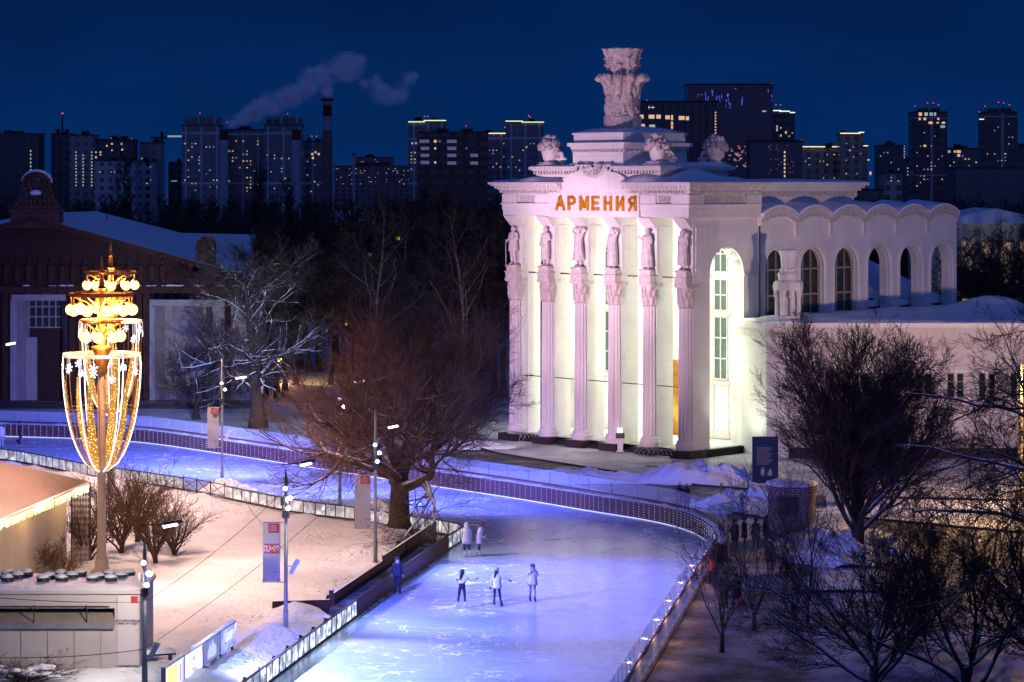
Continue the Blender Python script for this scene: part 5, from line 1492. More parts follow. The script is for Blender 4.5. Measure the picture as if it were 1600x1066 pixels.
def col_wins(x,y0,y1,dy,mat,s=(2.0,2.2)): return [(x,y0+dy*i,s[0],s[1],mat) for i in range(int((y1-y0)/dy)+1)]
TB='tower_block'
tower(TB,'flat topped dark tower at the far left edge with one column of lit landings',-8,61,210,1000,'w_dark',wins=col_wins(48,236,270,6,'lit_pale',(1.6,3)))
tower(TB,'dark tower wall under a thin mast left of the lit balcony block',80,108,210,1010,'w_dark')
tower(TB,'slab block with rows of greenish lit balconies',108,147,212,1005,'w_grid',wins=col_wins(119,238,290,5.2,'lit_pale',(1.8,2))+col_wins(130,243,290,5.2,'lit_pale',(1.8,2))+col_wins(143.5,238,294,5.2,'lit_pale',(2,2)),strip=None)
t=thing('radio_mast','thin mast with a red light above the dark tower on the left','mast',A(97.5,211,1015)); mb=MB(); mb.tube([(0,0,0),(0,0,8.8)],[.5,.25],5); mb.build('pole',M['steel_dark'],t); mb=MB(); mb.ball((0,0,9),.35,6,5); mb.build('beacon',M['beacon'],t)
tower(TB,'dark block with two red roof beacons and scattered warm windows',148,208,219,990,'w_dark',wins=[(150,238,2,2.4,'lit_warm'),(157,238,2.4,2.4,'lit_warm'),(150,246,2.6,2.6,'lit_warm'),(157,242,2,2,'lit_warm'),(167,228,2.4,2.4,'lit_warm'),(175,225,2.6,2.4,'lit_warm'),(190,225,2,2.6,'lit_warm'),(191,234,2.6,2.6,'lit_warm'),(175,235,2,2,'lit_warm')],beacons=[(173,216),(205,217)])
tower('apartment_building','low white gridded block in front of the dark twin beacon block',147,212,252,960,'w_white',cat='apartment block',wins=rand_wins(148,210,256,290,5))
tower(TB,'slim pale tower with black window slots beside the crane',218,251,224,1000,'w_grid',wins=rand_wins(219,250,240,290,4))
tower('apartment_building','low striped pale block between the white block and the crane',209,240,254,985,'w_white',cat='apartment block',wins=rand_wins(210,238,258,290,3))
tower('office_building','small dark office block with dim strips left of the tall framed tower',263,285,255,1050,'w_dark',cat='office',wins=[(272,283,9,1.2,'lit_cool')])
# tower crane
q=A(253,300,1040); t=thing('tower_crane','tower crane with a lit white jib behind the slim pale tower','crane',(q.x,q.y,0)); k=1040/F
mb=MB(); mb.tube([(0,0,0),(0,0,H-(206-Y0)*k)],.7,4); mb.build('mast',M['steel_dark'],t)
mb=MB(); zc=H-(215-Y0)*k; mb.tube([(-18*k,0,zc),(32*k,0,zc)],.35,4); mb.build('jib',M['steel_dark'],t)
mb=MB(); mb.box(9*k,31*k,-.5,-.35,zc+.1,zc+.85); mb.build('lit_sign',M['lit_cool'],t)
mb=MB(); mb.ball((0,-1,H-(225-Y0)*k),.45,6,5); mb.build('lamp',glow('violet_lamp',(.75,.5,1.0),2.5),t)
tower(TB,'tallest framed tower left of the two striped chimneys',284,343,197,930,'w_blue',crown=(288,342,183),wins=rand_wins(286,342,222,300,26),beacons=[(312,177)])
tower(TB,'framed slab between the first and second striped chimney',342,414,204,950,'w_blue',wins=rand_wins(344,412,218,302,34,('lit_warm','lit_warm','lit_pale')),beacons=[(354,191)])
tower(TB,'framed tower right behind the second striped chimney',413,471,196,930,'w_blue',crown=(414,470,183),wins=rand_wins(415,470,240,302,16),beacons=[(449,178)])
tower(TB,'block with bright warm windows between the second striped chimney and the smoking stack',470,505,222,950,'w_blue',wins=[(488,241,3,3,'lit_warm'),(493,238,3,3,'lit_pale'),(498,241,3,3,'lit_warm'),(489,247,3,3,'lit_warm')]+rand_wins(472,504,250,302,7),beacons=[(487,213),(494,213)])
def chimney(px,w0,w1,ytop,Y,label,bands):
    k=Y/F; q=A(px,ytop,Y); t=thing('chimney',label,'chimney',(q.x,q.y,0))
    z1=q.z; n=len(bands)
    for i,(ya,yb,mt) in enumerate(bands):
        za=H-(yb-Y0)*k; zb=H-(ya-Y0)*k; za=max(za,-1)
        r=lambda z:(w0+(w1-w0)*(1-z/z1))*k/2
        mb=MB(); mb.lathe([(r(za),za),(r(zb),zb)],(0,0,0),18); mb.build('shaft',M[mt],t)
    return t,k,z1
M['ch_white']=std('pale_chimney',(.36,.35,.38),(.28,.27,.30),.4,.8); M['ch_red']=std('red_chimney_band',(.16,.025,.022),(.11,.02,.018),.4,.8); M['ch_brick']=std('brick_chimney',(.20,.12,.10),(.15,.09,.08),.3,.85)
chimney(350,14,14,205,860,'white chimney with a dark red top at the left of the pair',[(205,219,'ch_red'),(219,420,'ch_white')])
chimney(463,14,15,203,800,'white chimney with a dark red top at the right of the pair',[(203,219,'ch_red'),(219,420,'ch_white')])
t,k,z1=chimney(511.5,13,19,152,900,'tall smoking brick stack with red and white bands near its top',[(152,164,'ch_white'),(164,182,'ch_red'),(182,204,'ch_white'),(204,420,'ch_brick')])
mb=MB(); z=H-(158-Y0)*k; mb.lathe([(2.0,z),(2.5,z),(2.5,z+.9),(2.3,z+.9),(2.3,z+.3),(2.0,z+.3)],(0,0,0),16); mb.build('gallery',M['steel_dark'],t)
tower('apartment_building','distant reddish block standing on the horizon right of the smoking stack',555,614,246,1900,'w_far',cat='apartment block',wins=rand_wins(556,613,248,290,26,('lit_warm','lit_pale'),3.2,3.2,(1.0,1.0)))
tower('apartment_building','distant low estate behind the poplars right of the smoking stack',522,642,260,1700,'w_far',cat='apartment block',wins=rand_wins(524,640,262,292,40,('lit_warm','lit_pale','lit_pale'),3.4,3.4,(1.0,1.1)))
q=A(553,300,700); t=thing('lattice_mast','thin pale mast in front of the distant estate','mast',(q.x,q.y,0)); mb=MB(); mb.tube([(0,0,0),(0,0,H+45*700/F)],[.5,.35],5); mb.build('pole',M['ch_white'],t); mb=MB(); mb.box(-.5,.5,-.5,.5,27.5,28.2); mb.build('platform',M['steel_dark'],t)
tower(TB,'tower with a greenish roof light left of the brown brick block',638,697,191,1050,'w_blue',wins=[(644,224,2.2,3,'lit_pale'),(650,224,2.2,3,'lit_pale')]+rand_wins(640,655,236,270,8,('lit_pale','lit_warm')),strip=[(638,664,190.5,'strip_green'),(662,697,188.5,'strip_green')],beacons=[(663,182),(668,182)])
tower('apartment_building','brown brick block with white framed balconies before the green lit towers',652,762,208,800,'w_brick',cat='apartment block',wins=[(663,221,15,5,'lit_bal'),(706,221,15,5,'lit_bal'),(664,232,13,5,'lit_bal'),(706,232,14,5,'lit_bal'),(664,243,13,5,'lit_bal'),(706,243,14,5,'lit_bal'),(664,254,13,5,'lit_bal'),(706,255,14,5,'lit_bal'),(680,221,4,4,'lit_warm'),(687,221,4,3,'lit_bal'),(680,232,3,3,'lit_warm'),(729,232,3,3,'lit_bal'),(680,254,3,3,'lit_warm'),(741,243,12,5,'lit_bal'),(741,255,12,5,'lit_bal')] if M.setdefault('lit_bal',glow('glazed_balcony',(.55,.42,.38),.12)) else (),beacons=[(728,197),(790,197)][:1])
tower(TB,'long block with a yellow roof light between the two green topped towers',727,794,209,1040,'w_blue',wins=rand_wins(762,792,222,270,9),strip=[(727,794,208.5,'strip_warm')],beacons=[(789,199)])
tower(TB,'tower with a greenish roof light left of the pavilion vase',790,850,192,1030,'w_blue',wins=rand_wins(792,848,222,272,10),strip=[(790,817,189.5,'strip_green'),(815,850,191,'strip_green')],beacons=[(826,181),(828,183)])
# glass group right of the vase
gl=[(1000,182.5,11,6,'lit_warm'),(1018,182.5,9,6,'lit_warm'),(1029,182.5,7,6,'lit_warm'),(1043,183.5,7,6,'lit_warm'),(1050,184,3,8,'lit_warm'),(1065,184.5,9,6,'lit_warm'),(1074,185,5,6,'lit_warm'),(1003,196,9,4,'lit_warm'),(1019,197.5,9,5,'lit_pale')]+[(1050,y,3,5,'lit_warm') for y in (193,199,207,213,219)]+[(1018,168,10,1,'lit_pale'),(1014,168,1,5,'lit_pale'),(1020,168,1,4,'lit_pale')]
tower('office_building','broad finned dark office block with a row of warm lit windows',993,1124,160,800,'w_fins',cat='office',wins=gl+col_wins(1118,176,212,4.6,'lit_warm',(2.2,2.2)),beacons=[(1011,157),(1061,159),(1107,161),(1121,163)],roofbits=False)
vio=[]
for (a,b,c_,d_) in ((1103,150,2,10),(1106,155,2,8),(1113,147,3,9),(1120,152,2,7),(1124,156,3,10),(1127,150,2,6),(1137,150,3,9),(1139,158,2,9),(1159,158,1.5,20),(1149,139,4,1.5),(1200,143,1.6,10),(1206,154,1.5,8),(1090,149,1.5,5),(1096,149,3,2),(1135,161,1.5,10),(1141,165,1.5,8)):
    for _ in range(3): vio.append((a+rw.uniform(-1,1),b+rw.uniform(-d_/2,d_/2),c_*.42,d_*.45,'lit_violet'))
orange=[(rw.gauss(1155,20),rw.uniform(222,264),rw.uniform(1.2,4),rw.uniform(.8,3),'amber_reflection') for _ in range(46)]  # orange reflections in the tower glass, painted as small glowing quads
orange=[o for o in orange if 1124<o[0]<1172]
tower('office_building','tallest dark glass tower with violet light streaks above the pavilion roof',1075,1208,133,880,'w_glass',cat='office',wins=vio+orange+[(1194,174,6,2,'lit_pale')],beacons=[(1078,132),(1142,131.5),(1206,131)],roofbits=False)
tower(TB,'tower with a white lit crown behind the tall glass tower',1206,1242,180,960,'w_dark',wins=[(1214,203,2,4,'lit_warm'),(1220,200,2,2,'lit_warm'),(1214,198,2,4,'lit_pale'),(1228,207,2.4,4,'lit_warm'),(1220,212,2,3,'lit_warm'),(1233,213,2,2,'lit_pale'),(1238,208,1.5,2,'lit_pale')],crown=(1208,1240,174),strip=[(1207,1220,173,'strip_white'),(1218,1234,174,'strip_white'),(1234,1242,176,'strip_white')],beacons=[(1213,164),(1220,164)])
tower('office_building','dark reflective office cube with one lit window column',1172,1254,222,700,'w_glass',cat='office',wins=col_wins(1226,238,280,6.2,'lit_warm',(2.2,3.4))+[(rw.uniform(1200,1240),rw.uniform(226,272),1.4,1.4,'red_reflection') for _ in range(26)] if M.setdefault('red_reflection',glow('dim_reflection',(.8,.25,.15),.12)) else (),beacons=[(1174,221),(1188,221),(1253,219.5)],roofbits=False)  # faint red reflections in the glass, painted as dim glowing quads
tower('apartment_building','beige floodlit block with a bright roof line right of the office cube',1254,1314,231,1000,'w_beige',cat='apartment block',wins=rand_wins(1256,1312,234,282,12,('lit_warm','lit_pale')),strip=[(1254,1289,229.5,'strip_warm'),(1300,1313,229.5,'strip_warm')])
tower(TB,'beige floodlit tower with a bright wraparound roof lamp',1313,1349,211,990,'w_beige',wins=rand_wins(1314,1348,222,282,8,('lit_warm','lit_pale')),strip=[(1313,1344,208.5,'strip_warm'),(1342,1350,207,'strip_warm')])
tower('apartment_building','low beige annex glowing at its corner right of the floodlit tower',1349,1356,231,1000,'w_beige',cat='apartment block',strip=[(1349,1356,228,'strip_warm')],wins=[(1357,250,3,2,'lit_warm'),(1360,271,3,5,'lit_warm')])
tower(TB,'faint grey tower with a lit stair column at its right edge',1371,1415,228,1350,'w_dark',wins=col_wins(1413,228,246,4.5,'lit_pale',(1.6,2))+rand_wins(1373,1410,236,280,5))
tower('apartment_building','small dim beige house in front of the faint grey tower',1382,1409,272,800,'w_beige',cat='house',wins=rand_wins(1384,1408,275,292,3))
tower('apartment_building','faint block with two lit windows between the grey tower and the round cornered tower',1408,1428,252,1400,'w_dark',cat='apartment block',wins=rand_wins(1410,1426,255,290,4))
tower(TB,'tall tower with greenish top floor windows and four red beacons',1427,1480,176,950,'w_blue2' if M.setdefault('w_blue2',wallgrid('brown_framed_wall',(.085,.075,.08),(.06,.055,.06),(.022,.022,.026),3.1,3.2,.6,.5,.6,(3.0,7.0,.12,.03,(.30,.27,.27)))) else '',crown=(1440,1470,169),wins=[(1438,178.5,5,5,'lit_warm'),(1447,178.5,5,5,'lit_pale'),(1455,178.5,5,5,'lit_cool'),(1461,178.5,3,5,'lit_pale'),(1437,186,3,3.5,'lit_warm'),(1445,186,4,3.5,'lit_warm'),(1454,192,6,3.5,'lit_warm'),(1466,186,3,3,'lit_warm'),(1473,198,7,4,'lit_cool'),(1474,192,5,3,'lit_warm'),(1465,192,4,2,'lit_warm'),(1445,228,4,3,'lit_warm')]+rand_wins(1430,1478,205,298,22),beacons=[(1430,166),(1450,161),(1459,161),(1467,164)])
tower('apartment_building','block with a bright upper corner between the two dark towers at the right',1480,1536,233,1000,'w_beige2' if M.setdefault('w_beige2',wallgrid('dim_beige_wall',(.17,.14,.12),(.13,.11,.10),(.025,.024,.024),3.6,3.3,.5,.5)) else '',cat='apartment block',wins=[(1483,237,4,4,'lit_cool'),(1492,237,3,3,'lit_warm'),(1498,237,6,4,'lit_warm'),(1498,243,4,4,'lit_warm'),(1504,244,1.6,4,'lit_violet'),(1534,237,3,4,'lit_warm')]+rand_wins(1482,1498,246,296,9)+rand_wins(1500,1532,246,280,4))
tower(TB,'dark tower with a row of red beacons at the right edge',1538,1590,176,930,'w_blue2',crown=(1550,1582,169),wins=rand_wins(1540,1588,186,290,20),strip=[(1530,1537,186.5,'strip_warm')],beacons=[(1540,166),(1561,160),(1569,161),(1578,164),(1531,175)])
tower(TB,'plain dark tower cut off by the right edge behind the beacon tower',1588,1640,232,1100,'w_dark',wins=rand_wins(1590,1610,240,290,3))
tower('warehouse','long low grey hall with slatted walls before the right hand towers',1494,1640,264,600,'w_slat' if M.setdefault('w_slat',wallgrid('slatted_grey_wall',(.13,.13,.14),(.10,.10,.11),(.05,.05,.055),1.2,30,.45,.9)) else '',cat='hall',roofbits=False)
tower('warehouse','small low snowy roofed shed behind the arcade',1343,1380,299,520,'w_slat',cat='shed',roofbits=False)
# steam from the stack and from behind the framed slab
def steam(name,label,puffs,Y,dens,seed):
    k=Y/F; root=None
    for sh,(grow,dm) in enumerate(((1.75,.10),(1.30,.30),(.92,.60))):
        rs=random.Random(seed); mb=MB()
        for (px,py,r) in puffs:
            q=A(px,py,Y+rs.uniform(-6,6)); r*=1.05
            mb.ball(q,r*k*grow,14,10,sc=(1,.9,.85))
            for _ in range(6):
                a=rs.uniform(0,6.28); e=rs.uniform(-.8,1.0)
                mb.ball(q+Vector((math.cos(a)*r*k*.85,rs.uniform(-.5,.5)*r*k,e*r*k*.8)),r*k*rs.uniform(.25,.6)*grow,10,8)
        m,nt,p=newmat(name+'_vapour'); nt.nodes.remove(p)
        pv=N(nt,"ShaderNodeVolumePrincipled"); pv.inputs['Color'].default_value=(1,.97,.95,1); pv.inputs['Anisotropy'].default_value=-.55
        w=coord(nt,'World'); n1=noise(nt,w,.16,7,.66)
        nt.links.new(math_(nt,'MULTIPLY',ramp(nt,n1,.42,.72),dens*dm),pv.inputs['Density'])
        nt.links.new(pv.outputs[0],nt.nodes['Material Output'].inputs['Volume'])
        o=mb.build(name if root is None else 'denser_core',m,root)
        if root is None: root=tag(o,label,'steam',kind='thing')
        rm=o.modifiers.new('merge','REMESH'); rm.mode='VOXEL'; rm.voxel_size=.9
    return root
steam('steam_plume','slanting pink grey steam plume rising to the left behind the smoking stack',[(362,193,6),(378,186,9),(393,178,11),(408,170,12),(424,162,13),(440,155,12),(455,150,13),(470,143,11),(483,136,11),(480,124,10),(495,118,13),(508,122,12),(510,138,8),(513,146,6),(525,104,15),(545,104,16),(540,115,12),(560,96,9)],890,1.6,1)
steam('steam_puff','loose detached puff of steam drifting right of the smoking stack',[(570,131,7),(582,138,11),(595,146,12),(610,152,11),(624,147,11),(634,134,9),(640,122,9),(650,116,6),(588,122,6)],890,.8,2)
# lit pavilion far right behind the trees
t=thing('park_pavilion','lit white park building with a snowy gable glowing behind the trees at the right','pavilion',A(1530,470,300).to_tuple()[:2]+(0,))
k=300/F
mb=MB(); mb.box(-6.5,10,0,14,0,H-(350-Y0)*k); mb.build('wall',std('lit_white_render',(.62,.60,.55),(.50,.48,.44),.4,.8),t)
mb=MB(); zt=H-(350-Y0)*k; mb.sweep([(-7.2,zt),(10.6,zt),(2.0,zt+1.9)],'y',-.8,14); mb.build('roof',M['snow'],t)
for x in (-5.2,-2.8,-.4,2.0,4.4,6.8): 
    mb=MB(); mb.lathe([(.45,0),(.4,zt-.5),(.6,zt-.1)],(x,-1.2,0),12); mb.build('column',M['pale_render'],t)
for x in (-4,-1.6,.8,3.2,5.6):
    mb=MB(); mb.box(x-.6,x+.6,-.06,-.01,1.5,zt-2.2); mb.build('window',M['lit_lampwin'] if 'lit_lampwin' in M else M.setdefault('lit_lampwin',glow('lit_park_window',(1.0,.62,.25),.28)),t)
# ------------------------------------------------------------------ the two tall garlanded lanterns
M['lamp_gold']=std('gilded_lamp_metal',(.34,.17,.04),(.24,.11,.025),5,.45,.3,metal=.3)
M['lamp_post']=std('beige_lamp_post',(.50,.42,.34),(.42,.35,.28),2,.6)
M['globe']=glow('lamp_globe',(1.0,.52,.15),4.6,True,base=(.3,.2,.1))
M['ribbon_white']=glow('white_light_tube',(1.0,.86,.80),2.4)
M['ribbon_gold']=std('gold_wire',(.45,.25,.08),None,3,.5)
M['snowflake']=glow('snowflake_light',(.92,.88,1.0),1.9)
M['hoop_glow']=glow('warm_lit_hoop',(1.0,.42,.06),.9)
m,nt,p=newmat('gold_sparkle')
v=coord(nt,'Object'); vo=N(nt,"ShaderNodeTexVoronoi"); vo.inputs['Scale'].default_value=9; nt.links.new(v,vo.inputs['Vector'])
f=math_(nt,'LESS_THAN',vo.outputs['Distance'],.30)
p.inputs['Base Color'].default_value=(.35,.18,.04,1); p.inputs['Emission Color'].default_value=(1.0,.52,.10,1)
nt.links.new(math_(nt,'ADD',.35,math_(nt,'MULTIPLY',f,2.2)),p.inputs['Emission Strength']); m.cycles.emission_sampling='NONE'; M['sparkle']=m
def make_lantern(label,loc):
    t=thing('garland_lamp',label,'lamp post',loc,0,'tall festive lamp posts')
    mb=MB(); mb.lathe([(.55,0),(.55,.25),(.36,.4),(.27,.9),(.22,1.2),(.20,5.2),(.20,10.2)],(0,0,0),14,mod=lambda a,z:1+.03*math.cos(8*a)); mb.build('post',M['lamp_post'],t,True)
    mb=MB(); mb.lathe([(.22,10.0),(.30,10.2),(.28,10.4),(.38,10.7),(.30,10.9),(.46,11.25),(.50,11.4),(.30,11.45)],(0,0,0),16,mod=lambda a,z:1+.06*math.cos(8*a)); mb.build('capital',M['lamp_gold'],t,True)
    mb=MB(); mb.lathe([(.22,11.4),(.22,12.0),(.34,12.1),(.34,12.3),(.2,12.4),(.18,14.2),(.26,14.3),(.14,14.4),(.11,15.0),(.16,15.05),(.10,15.1),(.05,15.6),(.02,15.9)],(0,0,0),12); mb.build('spire',M['lamp_gold'],t)
    gm=MB(); gm.ball((0,0,0),.28,16,12); gme=None
    for zr,rr,n,off in ((12.62,.92,7,.2),(13.95,1.52,10,0)):
        mb=MB(); pts=[(rr*math.cos(a),rr*math.sin(a),zr) for a in [2*math.pi*k/32 for k in range(33)]]; mb.tube(pts,.06,6)
        pts=[((rr+.1)*math.cos(a),(rr+.1)*math.sin(a),zr+.1) for a in [2*math.pi*k/32 for k in range(33)]]; mb.tube(pts,.045,6)
        for k in range(n):
            a=2*math.pi*k/n+off; ca,sa=math.cos(a),math.sin(a)
            mb.tube([(.2*ca,.2*sa,zr-.9),(.5*rr*ca,.5*rr*sa,zr-.35),(.85*rr*ca,.85*rr*sa,zr-.12),(rr*ca,rr*sa,zr)],.035,5)
            mb.tube([(rr*ca,rr*sa,zr),(rr*ca,rr*sa,zr-.42)],.03,5); mb.lathe([(.05,0),(.12,-.05),(.10,-.16)][::-1],(rr*ca,rr*sa,zr-.34),8)
        mb.build('ring',M['lamp_gold'],t)
        for k in range(n):
            a=2*math.pi*k/n+off
            if gme is None: o=gm.build('globe',M['globe'],t,True); gme=o.data
            else:
                o=bpy.data.objects.new('globe',gme); COL.objects.link(o); o.parent=t
            o.location=(rr*math.cos(a),rr*math.sin(a),zr-.72)
    # festive cage
    prof=lambda u:(.22+1.72*math.sin(math.pi/2*min(1,u**.62))**.9*(1-.03*max(0,u-.85)/.15), 5.2+5.75*u)
    mb=MB(); z=10.95; rr=prof(1)[0]
    for dz,rad in ((0,.05),(.09,.035)): mb.tube([(rr*math.cos(a),rr*math.sin(a),z+dz) for a in [2*math.pi*k/36 for k in range(37)]],rad,6)
    for k in range(6):
        a=2*math.pi*k/6; mb.tube([(.2*math.cos(a),.2*math.sin(a),z),(rr*math.cos(a),rr*math.sin(a),z)],.03,5)
    mb.build('hoop',M['hoop_glow'],t)
    mb=MB(); r2=prof(.55)[0]; mb.tube([(r2*math.cos(a),r2*math.sin(a),prof(.55)[1]) for a in [2*math.pi*k/30 for k in range(31)]],.018,5); mb.build('wire_hoop',M['ribbon_gold'],t)
    for k in range(12):
        a=2*math.pi*k/12+.1; mb=MB()
        pts=[]
        for j in range(15):
            u=j/14; r_,z_=prof(u); pts.append((r_*math.cos(a),r_*math.sin(a),z_))
        mb.tube(pts,.032 if k%2==0 else .022,6); mb.build('light_tube' if k%2==0 else 'wire_rib',M['ribbon_white'] if k%2==0 else M['ribbon_gold'],t)
    for k in range(6):
        a=2*math.pi*k/6+.36; mb=MB()
        vs=[];fs=[]
        for j in range(11):
            u=.02+.78*j/10; r_,z_=prof(u); r_-=.05; w=.20*math.sin(math.pi*min(1,.12+.88*(j/10)))**.7*(1 if j<10 else .1)
            for s_ in (-1,1):
                for d_ in (0,.05):
                    vs.append(((r_-d_)*math.cos(a)-s_*w*math.sin(a),(r_-d_)*math.sin(a)+s_*w*math.cos(a),z_))
        for j in range(10):
            b=4*j; fs+=[(b,b+2,b+6,b+4),(b+1,b+5,b+7,b+3),(b,b+4,b+5,b+1),(b+2,b+3,b+7,b+6)]
        mb.add(vs,fs); mb.build('sparkle_panel',M['sparkle'],t)
    rs=random.Random(6)
    for k in range(16):
        a=2*math.pi*k/16+rs.uniform(-.05,.05); z0=10.45-(.55 if k%4==1 else .25*(k%2)); r_=prof((z0-5.2)/5.75)[0]+.03; mb=MB()
        c=Vector((r_*math.cos(a),r_*math.sin(a),z0)); ta=Vector((-math.sin(a),math.cos(a),0)); s_=rs.uniform(.16,.25)
        for j in range(3):
            b=j*math.pi/3+.3; d_=(ta*math.cos(b)+Vector((0,0,1))*math.sin(b))*s_; mb.tube([c-d_,c+d_],.024,4)
            for sg in (-1,1):
                for e in (-.5,.5):
                    q=c+d_*sg*.6; d2=(ta*math.cos(b+e)+Vector((0,0,1))*math.sin(b+e))*sg*s_*.35; mb.tube([q,q+d2],.016,4)
        mb.tube([c+Vector((0,0,s_)),Vector((c.x,c.y,10.95))],.008,3)
        mb.build('snowflake',M['snowflake'],t)
    return t
lan=make_lantern('nearer tall lamp post with orange globes and a cage of light tubes',(-20.4,120.9,0))
lan2=dup_to(lan,(-24.8,150.3,0),.5,'farther tall lamp post with orange globes standing close to the rink boards')
for l in (lan.location,lan2.location):
    for a in (250,10,130): light('POINT','lantern_light',(l[0]+.72*math.cos(R(a)),l[1]+.72*math.sin(R(a)),13.1),1300,(1.0,.44,.14),size=.06)
    light('POINT','lantern_light',(l[0]+.1,l[1]-.75,11.7),500,(1.0,.44,.14),size=.05)
for l,dirs in ((lan.location,(-20,-75,-125,180,60)),(lan2.location,(-40,-100,60,150))):
    for a in dirs:
        ca,sa=math.cos(R(a)),math.sin(R(a))
        light('SPOT','lantern_beam',(l[0]+2.15*ca,l[1]+2.15*sa,12.9),9600,(1.0,.63,.48),(l[0]+2.15*ca+7.2*ca,l[1]+2.15*sa+7.2*sa,3.0),.5,98,.9)

# ------------------------------------------------------------------ rink light poles
M['led_head']=glow('blue_flood_lens',(.45,.52,1.0),5.0,True)
M['led_arm']=glow('white_street_led',(.80,.85,1.0),5.0,True)
def make_pole(label,px,py,ytop,yhead,arm_px,speaker=True,heads=3,armlen=None):
    b=G(px,py); k=b.y/F; t=thing('lamp_pole',label,'lamp pole',(b.x,b.y,0),0,'floodlight poles round the rink')
    zt=H-(ytop-Y0)*k; zh=H-(yhead-Y0)*k
    mb=MB(); mb.lathe([(.11,0),(.11,1.2),(.085,1.3),(.075,zh+.8),(.06,zt-.5),(.045,zt)],(0,0,0),12); mb.lathe([(.2,0),(.2,.06),(.12,.1)],(0,0,0),12); mb.build('pole',M['steel'],t,True)
    zl=H-(arm_px[1]-Y0)*k; xl=(arm_px[0]-px)*k
    mb=MB(); mb.tube([(-.25*xl*.6,0,zl-.12),(0,0,zl-.1),(xl*.6,-.1,zl-.03)],.028,5)
    mb.build('arm',M['steel_dark'],t)
    mb=MB(); mb.tube([(xl*.6,-.1,zl-.05),(xl*1.15,-.2,zl+.10)],[.09,.07],6); h=mb.build('lamp_head',M['steel_dark'],t)
    mb=MB(); mb.tube([(xl*.58,-.12,zl-.13),(xl*1.0,-.2,zl-.03)],[.07,.06],6); mb.build('lens',M['led_arm'],h)
    for i in range(heads):
        dz=(.35,-.05,-.5,.15)[i]; dx=(.0,.22,.12,-.2)[i]; dy=-.22
        mb=MB(); mb.tube([(dx,dy+.16,zh+dz+.04),(dx,dy-.02,zh+dz)],[.08,.12],10); mb.tube([(0,0,zh+dz),(dx,dy+.1,zh+dz)],.03,5); o=mb.build('floodlight',M['steel_dark'],t)
        mb=MB(); mb.tube([(dx,dy-.02,zh+dz),(dx+.0,dy-.05,zh+dz-.01)],[.105,.105],12); mb.build('lens',M['led_head'],o)
    if speaker:
        zs=zh-3.0 if zh>4.5 else 2.2
        mb=MB(); mb.add([(.12,-.1,zs-.3),(.30,-.1,zs-.36),(.62,-.1,zs+.22),(.42,-.1,zs+.30),(.12,.14,zs-.3),(.30,.14,zs-.36),(.62,.14,zs+.22),(.42,.14,zs+.30)],[(0,3,2,1),(4,5,6,7),(0,1,5,4),(1,2,6,5),(2,3,7,6),(3,0,4,7)][0:6]); mb.tube([(0,0,zs),(.25,0,zs)],.03,5); mb.build('speaker',M['white_plastic'],t)
    mb=MB(); mb.box(-.14,.14,-.14,.14,zh-.95,zh-.65); mb.box(-.22,-.1,-.12,.1,zh-.4,zh-.1); mb.build('junction_box',M['steel_dark'],t)
    return t,Vector((b.x,b.y,zh)),Vector((b.x+xl,b.y-.2,zl))
P1,h1,a1=make_pole('light pole beside the low kiosk banner, nearest in the picture',226,1082,845,892,(278,817))
P2,h2,a2=make_pole('light pole standing in the snow beside the red logo flag',446.5,998,735,775,(487,722))
P3,h3,a3=make_pole('light pole at the walkway wall left of the thick tree trunk',586.5,881,640,705,(622,664))
P4,h4,a4=make_pole('light pole with a street lamp by the rink gate and the white flag',347,760,560,607,(385,588),heads=2)
P5,h5,a5=make_pole('light pole half hidden behind the crown of the big tree',531,792,590,632,(570,594))
lp=thing('lamp_pole','far light pole with a small lit lamp at the left edge','lamp pole',A(-8,640,150).to_tuple()[:2]+(0,))
mb=MB(); z=H-(540-Y0)*150/F; mb.tube([(0,0,0),(0,0,z+.4)],.07,8); mb.build('pole',M['steel'],lp); mb=MB(); mb.tube([(0,0,z-.2),(.9,0,z+.1)],.03,5); mb.build('arm',M['steel_dark'],lp); mb=MB(); mb.tube([(.7,0,z+.05),(1.25,0,z+.15)],.07,6); mb.build('lens',M['led_arm'],lp)
# flags
m,nt,p=newmat('flag_cloth'); v=coord(nt,'Object'); vo=N(nt,"ShaderNodeTexVoronoi"); vo.inputs['Scale'].default_value=3.2; nt.links.new(v,vo.inputs['Vector'])
c=mixc(nt,math_(nt,'LESS_THAN',vo.outputs['Distance'],.12),(.62,.60,.63),(.28,.28,.40)); sp=N(nt,"ShaderNodeSeparateXYZ"); nt.links.new(v,sp.inputs[0])
low=math_(nt,'MULTIPLY',math_(nt,'LESS_THAN',sp.outputs[2],.55),math_(nt,'GREATER_THAN',noise(nt,v,6,4),.56)); fc=mixc(nt,low,c,(.38,.37,.48)); nt.links.new(fc,p.inputs['Base Color']); p.inputs['Roughness'].default_value=.8
tl=N(nt,'ShaderNodeBsdfTranslucent'); nt.links.new(fc,tl.inputs['Color']); mx=N(nt,'ShaderNodeMixShader'); mx.inputs[0].default_value=.45; nt.links.new(p.outputs[0],mx.inputs[1]); nt.links.new(tl.outputs[0],mx.inputs[2]); nt.links.new(mx.outputs[0],nt.nodes['Material Output'].inputs['Surface'])
M['flag']=m
M['flag_red']=std('flag_red',(.52,.05,.05),None,3,.7)
M['logo_orange']=std('logo_orange',(.62,.08,.02),None,3,.7)
